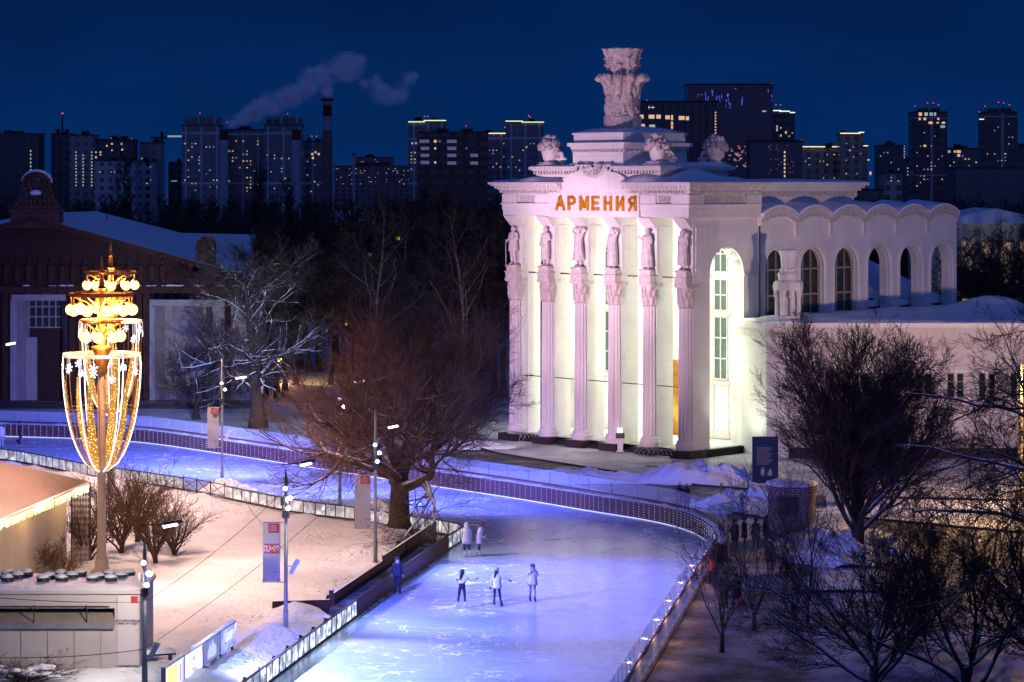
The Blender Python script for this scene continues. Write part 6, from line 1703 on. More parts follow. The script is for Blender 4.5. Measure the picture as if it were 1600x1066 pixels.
def flag(label,px0,px1,y0,y1,Y,text=None,emblem_right=True,lean=0):
    k=Y/F; x0=(px0-800)*k; w=(px1-px0)*k; z1=H-(y0-Y0)*k; z0=H-(y1-Y0)*k; h=z1-z0
    t=thing('banner_flag',label,'flag',(x0+w/2,Y,z0))
    mb=MB(); n=10; vs=[];fs=[]
    for j in range(n+1):
        for i in range(5):
            x=-w/2+w*i/4; z=h*j/n; vs.append((x-lean*(1-j/n),.05*math.sin(3*j/n*3+i*.7),z))
    vs2=[(x,y+.012,z) for x,y,z in vs]; m_=len(vs)
    for j in range(n):
        for i in range(4): a=j*5+i; fs.append((a,a+1,a+6,a+5)); fs.append((m_+a,m_+a+5,m_+a+6,m_+a+1))
    mb.add(vs+vs2,fs); mb.build('cloth',M['flag'],t,True)
    ex=w/2-.30 if emblem_right else -w/2+.30
    mb=MB(); mb.box(ex-.20,ex+.24,-.09,-.075,h-.42,h-.02); e=mb.build('emblem',M['flag_red'],t)
    mb=MB()
    for a in (-.12,-.04,.04,.12): mb.box(ex+a-.012,ex+a+.02,-.10,-.092,h-.30,h-.12)
    mb.box(ex-.15,ex+.16,-.10,-.092,h-.34,h-.31); mb.box(ex-.1,ex+.1,-.10,-.092,h-.12,h-.09); mb.build('emblem_print',M['flag'],e)
    if text:
        mb=MB(); mb.box(-.32,.32,-.085,-.07,h*.48,h*.48+.42); lg=mb.build('logo',M['logo_orange'],t)
        me=text_mesh("РЖД",.30,.003,.012)
        for v_ in me.vertices: v_.co.x*=-1
        me.flip_normals(); put_mesh('logo_lettering',me,M['white_plastic'],lg,(0,-.10,h*.48+.21))
    for q0,zz in ((0,h+.02),(lean,-.02)):
        mb=MB(); mb.tube([(-w/2-q0,0,zz),(w/2+.25-q0,0,zz)],.02,5); mb.build('bracket',M['steel'],t)
    return t
flag('white flag with an orange red logo panel hanging from a light pole',410.5,438,817,909,G(447,998).y-.1,True)
flag('lilac white flag hanging in front of the big tree left of its trunk',554,579,743,825,G(587,881).y-.1)
flag('white flag hanging by the rink gate before the dark pavilion',324,342,637,699,G(347,760).y-.1)

# ------------------------------------------------------------------ kiosks
M['kiosk_cream']=std('cream_kiosk_wall',(.56,.49,.40),(.48,.41,.33),.8,.8,.15,10)
m,nt,p=newmat('red_roof_tiles'); v=coord(nt,'Object'); bt=N(nt,"ShaderNodeTexBrick"); bt.inputs['Scale'].default_value=1; bt.inputs['Brick Width'].default_value=.5; bt.inputs['Row Height'].default_value=.24; bt.inputs['Mortar Size'].default_value=.02
bt.inputs['Color1'].default_value=(.095,.045,.038,1); bt.inputs['Color2'].default_value=(.07,.035,.03,1); bt.inputs['Mortar'].default_value=(.10,.04,.035,1)
mp=N(nt,"ShaderNodeMapping"); mp.inputs['Rotation'].default_value=(0,0,R(-7)); nt.links.new(v,mp.inputs[0]); sp=N(nt,"ShaderNodeSeparateXYZ"); nt.links.new(mp.outputs[0],sp.inputs[0]); cm=N(nt,"ShaderNodeCombineXYZ"); nt.links.new(sp.outputs[1],cm.inputs[0]); nt.links.new(math_(nt,'MULTIPLY',sp.outputs[0],1.15),cm.inputs[1]); nt.links.new(cm.outputs[0],bt.inputs['Vector'])
nt.links.new(bt.outputs['Color'],p.inputs['Base Color']); p.inputs['Roughness'].default_value=.6; b=N(nt,"ShaderNodeBump"); b.inputs['Strength'].default_value=.7; b.inputs['Distance'].default_value=.05; b.invert=True; nt.links.new(bt.outputs['Fac'],b.inputs['Height']); nt.links.new(b.outputs[0],p.inputs['Normal']); M['tiles']=m
M['fairy']=glow('fairy_light',(1.0,.72,.28),3.2,False)
t=thing('tiled_kiosk','cream kiosk with a reddish tiled hip roof and a fringe of warm icicle lights','kiosk',(0,0,0))
E1=Vector((-21.6,124.2)); dr=Vector((1.6,13.8)).normalized(); nr=Vector((dr.y,-dr.x)); E0=E1-dr*24; 
W1=E1-nr*.9-dr*.9; W0=E0-nr*.9; back=-nr*9
mb=MB(); q=[W0,W1,W1+back,W0+back]; mb.prism([(a.x,a.y) for a in q],0,4.25); mb.build('wall',M['kiosk_cream'],t)
mb=MB(); r1=E1-nr*4.2-dr*4.6; r0=E0-nr*4.2; bk1=E1-nr*10; bk0=E0-nr*10; Z=4.3; ZR=6.0
mb.add([(E0.x,E0.y,Z),(E1.x,E1.y,Z),(bk1.x,bk1.y,Z),(bk0.x,bk0.y,Z),(r0.x,r0.y,ZR),(r1.x,r1.y,ZR),(E0.x,E0.y,Z-.15),(E1.x,E1.y,Z-.15),(bk1.x,bk1.y,Z-.15),(bk0.x,bk0.y,Z-.15)],[(0,1,5,4),(1,2,5),(2,3,4,5),(0,6,7,1),(1,7,8,2),(6,9,8,7)]); mb.build('roof',M['tiles'],t)
mb=MB(); mb.tube([(E0.x+.05,E0.y,Z-.05),(E1.x+.05,E1.y,Z-.05)],.07,6); mb.build('gutter',M['white_plastic'],t)
mb=MB(); rs=random.Random(9)
L_=24
for k in range(520):
    u=rs.random()*L_; q=E1-dr*u; ln=.15+.30*rs.random()**1.5
    for j in range(int(ln/.09)+1): 
        z=Z-.12-j*.09; mb.box(q.x-.012,q.x+.018,q.y-.02,q.y+.02,z-.03,z+.012)
for k in range(70):
    q=E1+(bk1-E1)*(rs.random()*.35); ln=rs.uniform(.15,.4)
    for j in range(int(ln/.09)+1): z=Z-.12-j*.09; mb.box(q.x-.015,q.x+.015,q.y-.02,q.y+.02,z-.03,z+.012)
tag(mb.build('icicle_lights',M['fairy'],t),kind='stuff')
for u in (2,8,14,20):
    q=E1-dr*u; light('POINT','fairy_glow',(q.x+.35,q.y,3.9),95,(1.0,.62,.25),size=.03)
m,nt,p=newmat('diamond_mural'); v=coord(nt,'Object'); sp=N(nt,"ShaderNodeSeparateXYZ"); nt.links.new(v,sp.inputs[0])
d1=math_(nt,'FRACT',math_(nt,'MULTIPLY',math_(nt,'ADD',sp.outputs[2],math_(nt,'MULTIPLY',sp.outputs[0],2.2)),1.6)); d2=math_(nt,'FRACT',math_(nt,'MULTIPLY',math_(nt,'SUBTRACT',sp.outputs[2],math_(nt,'MULTIPLY',sp.outputs[0],2.2)),1.6))
x_=math_(nt,'ABSOLUTE',math_(nt,'SUBTRACT',math_(nt,'GREATER_THAN',d1,.5),math_(nt,'GREATER_THAN',d2,.5)))
nt.links.new(mixc(nt,x_,mixc(nt,ramp(nt,sp.outputs[2],1.2,3.6),(.30,.24,.24),(.05,.08,.30)),(.55,.50,.50)),p.inputs['Base Color']); M['mural']=m
t2=thing('mural_screen','tall blue and white diamond patterned screen at the end of the tiled kiosk','screen',(-22.4,124.6,0))
mb=MB(); mb.box(-.15,.75,0,.12,.1,4.1); mb.build('panel',M['mural'],t2); mb=MB(); mb.box(-.2,-.15,-.02,.14,0,4.2); mb.box(.75,.8,-.02,.14,0,4.2); mb.build('frame',M['steel_dark'],t2)

t=thing('low_kiosk','long low pale container kiosk with fans on its snowy roof','kiosk',(0,0,0))
M['panel_white']=std('white_sandwich_panel',(.52,.47,.44),(.46,.41,.39),.7,.6,.1)
K=Vector((-14.85,97.0)); KL=-27.0; Yk=97.0; zt=3.15
mb=MB(); mb.box(KL,K.x,Yk,Yk+3.7,.1,1.85); mb.box(KL,K.x,Yk+.05,Yk+3.7,2.55,zt); mb.box(K.x-1.0,K.x,Yk+.02,Yk+3.7,1.85,2.55)
mb.build('wall',M['panel_white'],t)
mb=MB()
for k in range(12): x=KL+k*1.06; mb.box(x-.012,x+.012,Yk-.02,Yk,.1,1.85)
mb.build('panel_joint',M['steel'],t)
mb=MB(); mb.box(KL,K.x-1.0,Yk+.9,Yk+1.0,1.85,2.55); mb.build('counter_opening',std('dim_interior',(.12,.10,.09),(.06,.05,.045),2,.8),t)
mb=MB(); mb.add([(KL,Yk-.12,1.97),(K.x-1.02,Yk-.12,1.97),(K.x-1.02,Yk+.62,2.30),(KL,Yk+.62,2.30),(KL,Yk-.12,2.0),(K.x-1.02,Yk-.12,2.0),(K.x-1.02,Yk+.62,2.33),(KL,Yk+.62,2.33)],[(0,3,2,1),(4,5,6,7),(0,1,5,4),(1,2,6,5),(2,3,7,6),(3,0,4,7)]); mb.build('shutter',std('folded_shutter',(.30,.26,.23),(.22,.19,.17),2,.5),t)
mb=MB(); mb.box(KL,K.x-1.0,Yk-.15,Yk+.9,1.86,1.98); mb.box(KL,K.x-1.0,Yk-.18,Yk-.1,1.78,1.95); mb.build('counter',M['steel'],t)
mb=MB(); rs=random.Random(12)
for k in range(40):
    x=rs.uniform(KL,K.x-1.2); mb.box(x,x+.05,Yk+.55,Yk+.62,1.98,2.0+rs.uniform(.2,.42))
    if k%3==0: mb.tube([(x,Yk+.6,2.1),(x+.35,Yk+.6,2.4)],.03,5)
mb.build('skate_rack',M['steel_dark'],t)
mb=MB(); mb.box(KL-.1,K.x+.1,Yk-.12,Yk+3.8,zt,zt+.14); mb.build('roof',M['panel_white'],t)
mb=MB(); mb.box(KL,K.x-1.2,Yk-.05,Yk-.02,2.62,2.66); mb.tube([(K.x-4.2,Yk-.1,1.9),(K.x-4.2,Yk-.1,2.7)],.03,5); mb.tube([(K.x-2.1,Yk-.1,1.9),(K.x-2.1,Yk-.1,2.7)],.03,5); mb.build('shutter_rail',M['steel_dark'],t)
vs,fs=snowpatch(KL-.1,K.x+.1,Yk-.12,Yk+3.8,zt+.14,lambda x,y:.10+.08*max(0,fbm(x,y,.7)+.2),.25); mb=MB(); mb.add(vs,fs); mb.build('roof_snow',M['snow'],t,True)
for px,py in ((38,912),(30,920),(85,908) ,(218,912),(235,909),(205,919),(245,921),(268,910) ,(405,925),(420,915),(455,912),(390,922),(432,925)):
    x=( px/2.53-800)*(Yk+1.5)/F if False else None
for gx in (-20.55,-18.35,-16.35):
    for dx,dy in ((-.42,.35),(-.1,.9),(.35,.55),(.1,.0),(-.55,-.05),(.55,1.05)):
        x=gx+dx*1.15; y=Yk+1.5+dy*1.3
        mb=MB(); mb.lathe([(.25,0),(.25,.20)],(x,y,zt+.16),14); mb.lathe([(.27,.20),(.27,.25)],(x,y,zt+.16),14); f=mb.build('roof_fan',M['steel_dark'],t)
        mb=MB(); mb.lathe([(.25,.25),(.21,.34),(.06,.38)],(x-.03,y+.02,zt+.16),12); mb.build('fan_snow',M['snow'],f,True)
m,nt,p=newmat('printed_banner'); v=coord(nt,'Object'); vo=N(nt,"ShaderNodeTexVoronoi"); vo.inputs['Scale'].default_value=3.5; nt.links.new(v,vo.inputs['Vector']); nt.links.new(mixc(nt,math_(nt,'LESS_THAN',vo.outputs['Distance'],.13),(.58,.52,.53),(.26,.25,.36)),p.inputs['Base Color']); M['kbanner']=m
t2=thing('wall_banner','tall pale banner with red emblem and print on the low kiosk end','banner',(K.x-.44,Yk-.05,0))
mb=MB(); mb.box(-.44,.40,-.03,.0,.3,3.1); mb.build('cloth',M['kbanner'],t2)
mb=MB(); mb.box(.10,.38,-.045,-.032,2.78,3.06); mb.build('emblem',M['flag_red'],t2)
put_mesh('lettering',text_mesh("АНТАРКТИЧЕСКАЯ\nЗИМА НА ВДНХ",.105,.003,.004),M['text_dark'],t2,(-.02,-.045,2.02))
# billboards
m,nt,p=newmat('lit_blue_poster'); v=coord(nt,'Object'); n_=noise(nt,v,2.5,5); nt.links.new(mixc(nt,ramp(nt,n_,.4,.6),(.06,.10,.62),(.45,.55,1.0)),p.inputs['Emission Color']); p.inputs['Emission Strength'].default_value=.85; p.inputs['Roughness'].default_value=.25; M['bb_blue']=m
M['bb_navy']=glow('lit_navy_poster',(.035,.075,.26),.9,True); M['bb_white']=glow('lit_white_poster',(.88,.86,1.0),1.1,True); M['bb_yellow']=glow('lit_yellow_poster',(.95,.90,.22),.9,True); M['bb_red']=glow('lit_red_poster',(.8,.05,.15),.7); M['bb_violet']=glow('lit_violet_poster',(.20,.15,.85),.8); M['bb_pale']=glow('lit_pale_art',(.55,.60,.72),.8)
B1=Vector((-11.46,100.7)); bd=Vector((.39,2.5)).normalized()
def bboard(i,label,base):
    b=B1-bd*(2.5*i+1.25); rz=math.atan2(bd.y,bd.x)
    t=thing('billboard',label,'billboard',(b.x,b.y,0),rz,'lit billboards beside the rink')
    mb=MB(); mb.box(-1.2,1.2,-.05,.12,.45,1.42); mb.build('case',M['steel'],t)
    mb=MB(); mb.box(-1.16,1.16,-.075,-.055,.49,1.36); f=mb.build('poster',M[base],t)
    mb=MB()
    for x in (-.9,.9): mb.box(x-.04,x+.04,0,.08,-.1,.45)
    mb.build('leg',M['dark_wood'],t)
    vs,fs=snowpatch(-1.22,1.22,-.06,.14,1.42,lambda x,y:.07,.1); mb=MB(); mb.add(vs,fs); mb.build('snow_cap',M['snow'],t,True)
    return t,f
t,f=bboard(0,'farthest billboard with white lines of print on violet blue','bb_blue')
mb=MB()
for z,a,b in ((1.12,-.5,.75),(1.0,-.62,.6),(.88,-.55,.5)): mb.box(a,b,-.085,-.078,z-.025,z+.025)
mb.box(.95,1.12,-.085,-.078,1.15,1.33); mb.build('print',M['bb_white'],f)
t,f=bboard(1,'dark blue billboard with a pale turreted building drawing','bb_navy')
mb=MB(); 
for x,z in ((-.5,.95),(-.3,1.15),(-.1,1.0),(.1,1.22),(.3,1.05),(.5,.98)): mb.box(x-.10,x+.10,-.085,-.078,.62,z); mb.add([(x-.1,-.082,z),(x+.1,-.082,z),(x,-.082,z+.1)],[(0,1,2)])
mb.build('print',M['bb_pale'],f)
t,f=bboard(2,'plain white billboard with a few small dark marks','bb_white')
mb=MB(); mb.box(-.2,-.14,-.085,-.078,1.0,1.16); mb.box(.02,.08,-.085,-.078,1.0,1.16); mb.box(-.3,.2,-.085,-.078,.64,.68); mb.build('print',M['text_dark'],f); mb=MB(); mb.box(1.0,1.15,-.086,-.079,1.1,1.33); mb.build('emblem',M['bb_red'],f)
t,f=bboard(3,'nearest billboard in yellow, white, red and violet cut by the picture edge','bb_white')
mb=MB(); mb.box(-1.15,.25,-.083,-.078,.5,1.35); mb.build('print',M['bb_yellow'],f); mb=MB(); mb.box(.52,.68,-.085,-.078,.55,1.2); mb.build('print',M['bb_red'],f); mb=MB(); mb.box(.8,.88,-.085,-.078,.5,1.3); mb.box(.98,1.12,-.085,-.078,.5,1.35); mb.build('print',M['bb_violet'],f)
# bins / bench clutter by the pole
t=thing('bench','small snow covered bench behind the nearest light pole','bench',G(243,1040),R(20))
mb=MB(); mb.box(-.8,.8,-.2,.2,.42,.5); mb.build('seat',M['dark_wood'],t)
for x in (-.6,.6): mb=MB(); mb.box(x-.04,x+.04,-.18,.18,0,.42); mb.build('leg',M['steel_dark'],t)
vs,fs=snowpatch(-.82,.82,-.24,.24,.5,lambda x,y:.22,.12); mb=MB(); mb.add(vs,fs); mb.build('snow_cap',M['snow'],t,True)
# overhead cables
def cable(label,a,b,sag):
    a,b=Vector(a),Vector(b); pts=[a+(b-a)*(k/20)-Vector((0,0,4*sag*(k/20)*(1-k/20))) for k in range(21)]
    mb=MB(); mb.tube(pts,.014,4); tag(mb.build('cable',M['cable']),label,'cable')
top=lambda h,d=1.0: Vector((h.x,h.y,h.z+d))
cable('overhead cable from the nearest light pole to the pole beside the logo flag',top(h1,-1.2),top(h2,.3),.25)
cable('lower overhead cable from the nearest light pole towards the walkway pole',top(h1,-3.0),top(h3,-.6),.4)
cable('overhead cable crossing the low kiosk to the nearest light pole',(-25,92,4.6),top(h1,-1.2),.3)
cable('overhead cable crossing the kiosk wall low down to the nearest light pole',(-22,88,2.6),top(h1,-3.0),.3)
cable('overhead cable from the rink gate pole to the left past the tall lamps',top(h4,-.8),(-48,160,6.5),.6)
cable('overhead cable from the rink gate pole to the pole behind the big tree',top(h4,-.5),top(h5,-.2),.3)
cable('overhead cable from the pole beside the logo flag to the rink gate pole',top(h2,-2.4),top(h4,-4.4),.5)
# amber garlanded lamp post at the right edge
q=G(1594,792); t=thing('lamp_post','amber lit lamp post wound with a garland at the right edge','lamp post',(q.x,q.y,0))
mb=MB(); mb.lathe([(.3,0),(.28,.8),(.14,.9),(.12,8.2),(.16,8.3),(.05,8.6)],(0,0,0),12); mb.build('post',std('amber_lit_post',(.60,.40,.12),(.5,.33,.10),3,.6),t)
mb=MB(); rs=random.Random(5)
for k in range(260): z=.9+7.2*k/260; a=k*.55; mb.ball((.14*math.cos(a),.14*math.sin(a),z),.022,5,4)
tag(mb.build('garland',glow('amber_garland',(1.0,.55,.08),1.1),t),kind='stuff')
mb=MB(); mb.tube([(0,0,8.4),(.7,0,8.7),(1.3,0,8.5)],.04,5); mb.build('arm',M['steel_dark'],t); mb=MB(); mb.ball((1.4,0,8.35),.25,10,8); mb.build('globe',M['globe'],t)
light('POINT','amber_lamp',(q.x+1.4,q.y-.2,8.0),7500,(1.0,.60,.30),size=.1)
# far park lamps and the golden light tree
for px,py,Y,lab in ((790,405,260,'distant park lamp glowing yellow beside the first column'),(789,440,270,'faint distant park lamp below the yellow one'),(436,561,240,'park lamp glimmering low behind the snowy tree'),(1497,418,280,'park lamp glowing before the lit park building'),(1508,470,230,'low amber park lamp at the right behind the snowy roof'),(1588,440,260,'amber park lamp at the right edge behind the branches'),(567,412,300,'small park lamp between the birches'),(578,398,310,'small park lamp above the birch fork'),(622,372,320,'park lamp high behind the middle birch'),(506,462,265,'park lamp low in the wood beside the snowy tree'),(716,470,280,'park lamp low behind the nearest birch'),(540,505,255,'lowest park lamp in the wood left of the thick tree')):
    q=A(px,py,Y); t=thing('street_lamp',lab,'street lamp',(q.x,q.y,0)); mb=MB(); mb.tube([(0,0,0),(0,0,q.z)],.07,6); mb.build('pole',M['steel_dark'],t); mb=MB(); mb.ball((0,0,q.z),.26,8,6); mb.build('globe',M['lit_lamp'] if 'lit_lamp' in M else M.setdefault('lit_lamp',glow('far_lamp',(1.0,.62,.12),4.0)),t)
q=A(1490,470,235); t=thing('light_tree','small tree hung with golden lights behind the wing roof','tree',(q.x,q.y,0))
mb=MB(); rs=random.Random(31); zt=H-(425-Y0)*235/F
mb.tube([(0,0,0),(0,0,zt)],[.12,.03],6); mb.build('trunk',M['bark'],t)
mb=MB()
for k in range(240):
    u=rs.random(); z=zt-(.2+3.6*u); r_=(.2+.85*u)*rs.random()**.5; a=rs.uniform(0,6.28); mb.ball((r_*math.cos(a),r_*math.sin(a),z),.055,5,4)
tag(mb.build('lights',glow('golden_lights',(1.0,.55,.08),2.2),t),kind='stuff')
# ------------------------------------------------------------------ bare winter trees
def rot_about(d, spread, az):
    a = d.orthogonal().normalized(); b = d.cross(a)
    return (d*math.cos(spread) + (a*math.cos(az)+b*math.sin(az))*math.sin(spread)).normalized()
def grow_tree(seed, sp):
    rd = random.Random(seed)
    trunk, crown = MB(), MB()
    L = sp['levels']
    def branch(pos, d, length, r, lvl):
        ns = sp['seg'][lvl]; st = length/ns
        pts=[pos.copy()]; rad=[r*1.4 if lvl==0 else r]; p=pos.copy()
        tip = sp['tip'][lvl]
        for i in range(ns):
            w = sp['wig'][lvl]
            d = (d + Vector((rd.gauss(0,w),rd.gauss(0,w),rd.gauss(0,w)*.7+sp['trop'][lvl]))).normalized()
            p = p + d*st
            if p.z < .5: p.z=.5
            pts.append(p.copy()); rad.append(r*(1-(1-tip)*(i+1)/ns))
        mb = trunk if lvl < sp['split'] else crown
        mb.tube(pts, rad, (9,7,5,4,3,3,3)[lvl], 1 if (lvl>0 and lvl<sp['split']) else 0, cap=(lvl==0))
        if lvl+1 >= L: return
        n = sp['n'][lvl]; n = max(1,int(round(n*rd.uniform(.8,1.2))))
        for k in range(n):
            t = sp['t0'][lvl]+(1-sp['t0'][lvl])*((k+rd.random())/n)
            f = t*ns; i=min(int(f),ns-1); q = pts[i].lerp(pts[i+1], f-i); dd=(pts[i+1]-pts[i]).normalized()
            rr = rad[i]+(rad[i+1]-rad[i])*(f-i)
            sa = R(rd.uniform(*sp['ang'][lvl]))
            az = (k*2.399+rd.uniform(-.5,.5)) if lvl==0 else rd.uniform(0,6.283)
            ln = length*sp['ratio'][lvl]*rd.uniform(.7,1.2)*(1.15-sp.get('tapl',.45)*t) if lvl>0 else sp['limb']*rd.uniform(.75,1.15)*(sp['limbf'](t) if 'limbf' in sp else 1)
            branch(q, rot_about(dd, sa, az), ln, max(sp['rmin'],min(rr*sp['rr'][lvl],rr*.9)), lvl+1)
    branch(Vector((0,0,-.1)), Vector(sp.get('lean',(0,0,1))).normalized(), sp['trunk'], sp['r'], 0)
    return trunk, crown
def tree(name,label,loc,seed,sp,mats,group=None,rz=0,scale=1):
    tr,cr=grow_tree(seed,sp)
    t=thing(name,label,'tree',loc,rz,group); t.scale=(scale,)*3
    tr.build('trunk',list(mats[0]) if isinstance(mats[0],tuple) else [mats[0],mats[0]],t,True); cr.build('crown',mats[1],t)
    return t
# the thick old tree on the island: heavy low limbs, brush of fine upright shoots
OAK=dict(levels=6,split=3,seg=(5,8,6,5,4,2),tip=(.62,.34,.35,.35,.4,.6),wig=(.05,.17,.18,.14,.11,.12),trop=(0,.04,.085,.07,.05,.02),
  n=(13,10,7,6,5),t0=(.52,.22,.14,.12,.15),ang=((14,86),(30,62),(22,55),(18,48),(18,45)),ratio=(1,.62,.66,.62,.55),limb=7.6,rr=(.62,.50,.46,.5,.6),rmin=.0105,trunk=4.6,r=.66,flare=True)
tree('tree','thick trunked old tree with snowy low limbs and a reddish brush of twigs',G(625,836),23,OAK,((M['bark_plain'],M['bark_warm']),M['twig_warm']),rz=2.4)
# dark lime tree on the right
LIME=dict(levels=6,split=2,seg=(4,8,6,5,4,2),tip=(.75,.30,.35,.35,.4,.6),wig=(.03,.09,.10,.09,.09,.1),trop=(0,.06,.055,.045,.03,.02),
  n=(18,10,8,7,4),t0=(.35,.12,.12,.12,.15),ang=((14,62),(18,42),(18,42),(18,42),(18,45)),ratio=(1,.50,.55,.58,.55),limb=6.5,rr=(.42,.5,.5,.5,.6),rmin=.011,trunk=3.2,r=.40,flare=True,
  limbf=lambda t:1.15-.15*t)
tree('tree','dark dense tree with a short snowy fork on the broad snow bed',G(1340,868),8,dict(LIME,n=(26,9,7,6,4),t0=(.30,.12,.12,.12,.15),ang=((6,66),(18,42),(18,42),(18,42),(18,45)),limb=6.9),((M['bark_plain'],M['bark_limb']),M['twig_dim']))
# big snow-laden tree beyond the rink on the left
SNOWT=dict(levels=5,split=3,seg=(8,9,6,4,3),tip=(.08,.3,.35,.4,.5),wig=(.03,.19,.20,.16,.13),trop=(.03,.02,.03,.03,.02),
  n=(19,10,7,5),t0=(.16,.15,.12,.15),ang=((48,88),(25,60),(25,55),(20,50)),ratio=(1,.55,.55,.55),limb=6.5,rr=(.42,.5,.55,.6),rmin=.016,trunk=13.0,r=.62,flare=True,limbf=lambda t:1.15-.5*t)
M['bark_snowy']=std('snow_laden_bark',(.050,.040,.036),(.028,.022,.02),7,.9,.8,20,snow=.20)
tree('tree','large dark tree with snow lying along its spreading limbs beyond the far rink wall',G(403,668),5,SNOWT,((M['bark_plain'],M['bark_snowy']),M['twig']))
tree('tree','small bare tree standing before the right portal of the dark pavilion',G(307,655),9,dict(SNOWT,trunk=4.6,r=.28,limb=3.6,n=(14,8,7,4)),(M['bark'],M['twig']))
# foreground trees at lower right and right edge
FG=dict(levels=6,split=3,seg=(4,8,6,5,4,2),tip=(.7,.32,.35,.35,.4,.6),wig=(.05,.13,.14,.12,.11,.1),trop=(0,.05,.06,.05,.03,.02),
  n=(10,8,7,5,4),t0=(.4,.15,.12,.12,.15),ang=((25,70),(22,50),(20,50),(18,45),(18,45)),ratio=(1,.52,.58,.58,.55),limb=5.4,rr=(.5,.55,.5,.5,.6),rmin=.008,trunk=1.9,r=.22,flare=True)
tree('tree','foreground tree with a short snowy fork at the bottom edge of the picture',(13.4,90.0,0),15,dict(FG,limb=4.9),(M['bark_limb'],M['twig_dim']))
tree('tree','foreground tree with slender upright stems at the lower right',(16.6,88.5,0),27,dict(FG,limb=6.2,n=(9,8,7,5,4)),(M['bark'],M['twig_dim']))
tree('tree','dark tree filling the lower right corner',(21.0,91.0,0),33,dict(FG,limb=6.4,trunk=3,r=.3),(M['bark'],M['twig']))
tree('tree','tall dark tree with drooping boughs leaning in from the right edge before the wing',(26.3,118.0,0),44,dict(LIME,limb=7.4,wig=(.03,.16,.16,.14,.12,.1),trop=(0,-.01,-.02,-.01,0,0),n=(15,8,7,5,3),trunk=9.0,r=.36,t0=(.25,.12,.12,.12,.15),ang=((40,85),(25,60),(20,50),(18,45),(18,45))),(M['bark'],M['twig']))
tree('shrub','thin bare sapling between the lime tree and the wing wall',G(1515,745),46,dict(FG,limb=2.6,trunk=.8,r=.07,n=(9,6,5,3,2)),(M['bark'],M['twig']))
SAP=dict(FG,levels=5,split=2,limb=4.6,trunk=.7,r=.09,n=(7,5,4,3),t0=(.2,.2,.15,.15),ang=((6,34),(15,40),(18,45),(18,45)),trop=(0,.05,.05,.03,.02,.02),rmin=.009)
tree('sapling','bare sapling of thin upright stems before the brick booth',G(1178,985),91,SAP,(M['bark'],M['twig_dim']))
tree('sapling','bare sapling of thin upright stems beside the glass barrier',G(1128,1020),93,dict(SAP,limb=4.0),(M['bark'],M['twig_dim']))
tree('sapling','taller bare sapling between the brick booth and the dark path',G(1262,975),95,dict(SAP,limb=5.2,n=(9,6,4,3)),(M['bark'],M['twig_dim']))
# birches in the wood
BIR=dict(levels=5,split=2,seg=(10,7,5,4,2),tip=(.12,.3,.4,.4,.5),wig=(.07,.14,.16,.14,.1),trop=(.03,.10,.0,-.04,-.05),n=(17,7,5,4),t0=(.30,.2,.15,.15),ang=((20,55),(25,55),(25,60),(25,50)),ratio=(1,.5,.55,.5),limb=6.0,rr=(.42,.55,.6,.6),rmin=.014,trunk=17.0,r=.22,limbf=lambda t:1.15-.6*t)
b1=tree('birch','pale birch with fine upswept twigs standing left of the middle of the wood',A(575,600,215).to_tuple()[:2]+(0,),51,BIR,(M['twig_birch'],M['twig']))
dup_to(b1,A(733,600,205).to_tuple()[:2]+(0,),2.1,'pale birch nearest to the left columns of the pavilion')
dup_to(b1,A(640,600,235).to_tuple()[:2]+(0,),4.0,'paler slim birch between the two other birches',scale=(.85,.85,.95))
# the dark wood: individual trees
WD=dict(levels=5,split=2,seg=(7,6,5,4,2),tip=(.08,.3,.35,.4,.5),wig=(.04,.12,.13,.12,.12),trop=(.01,.08,.05,.03,.0),n=(17,8,6,4),t0=(.3,.15,.15,.15),ang=((28,70),(25,55),(22,50),(20,50)),ratio=(1,.52,.55,.55),limb=6.0,rr=(.4,.5,.55,.6),rmin=.022,trunk=14,r=.30,limbf=lambda t:1.15-.6*t)
protos=[tree('tree','',(0,-50,0),60+i,dict(WD,**o),(M['bark'],M['twig'])) for i,o in enumerate((dict(),dict(limb=4.6,trunk=16,n=(22,7,6,4)),dict(limb=7.2,trunk=11.5)))]
POP=dict(WD,limb=4.2,trunk=19,ang=((10,26),(12,30),(12,30),(12,30)),n=(30,7,5,3),r=.3)
pop=tree('poplar','',(0,-50,0),70,POP,(M['bark'],M['twig']))
rt=random.Random(99); spots=[]
for px in range(415,790,17): spots.append((px+rt.uniform(-7,7),rt.choice((222,236,252)) if 560>px or px>600 else 240))
for px in range(400,800,19): spots.append((px+rt.uniform(-8,8),rt.uniform(252,274)))
for px in range(250,800,22): spots.append((px+rt.uniform(-9,9),rt.uniform(275,330)))
for px in range(-20,300,24): spots.append((px+rt.uniform(-9,9),rt.uniform(268,330)))
for px in range(1488,1620,11): spots.append((px+rt.uniform(-5,5),rt.uniform(212,262)))
for px in range(1345,1620,20): spots.append((px+rt.uniform(-8,8),rt.uniform(290,360)))
def where(px,Y):
    if px>1300: return 'behind the wing at the right'
    if Y>265: return 'behind the dark timber pavilion' if px<330 else 'in the back rows left of the white pavilion'
    return 'in the front rows left of the white pavilion'
used=set()
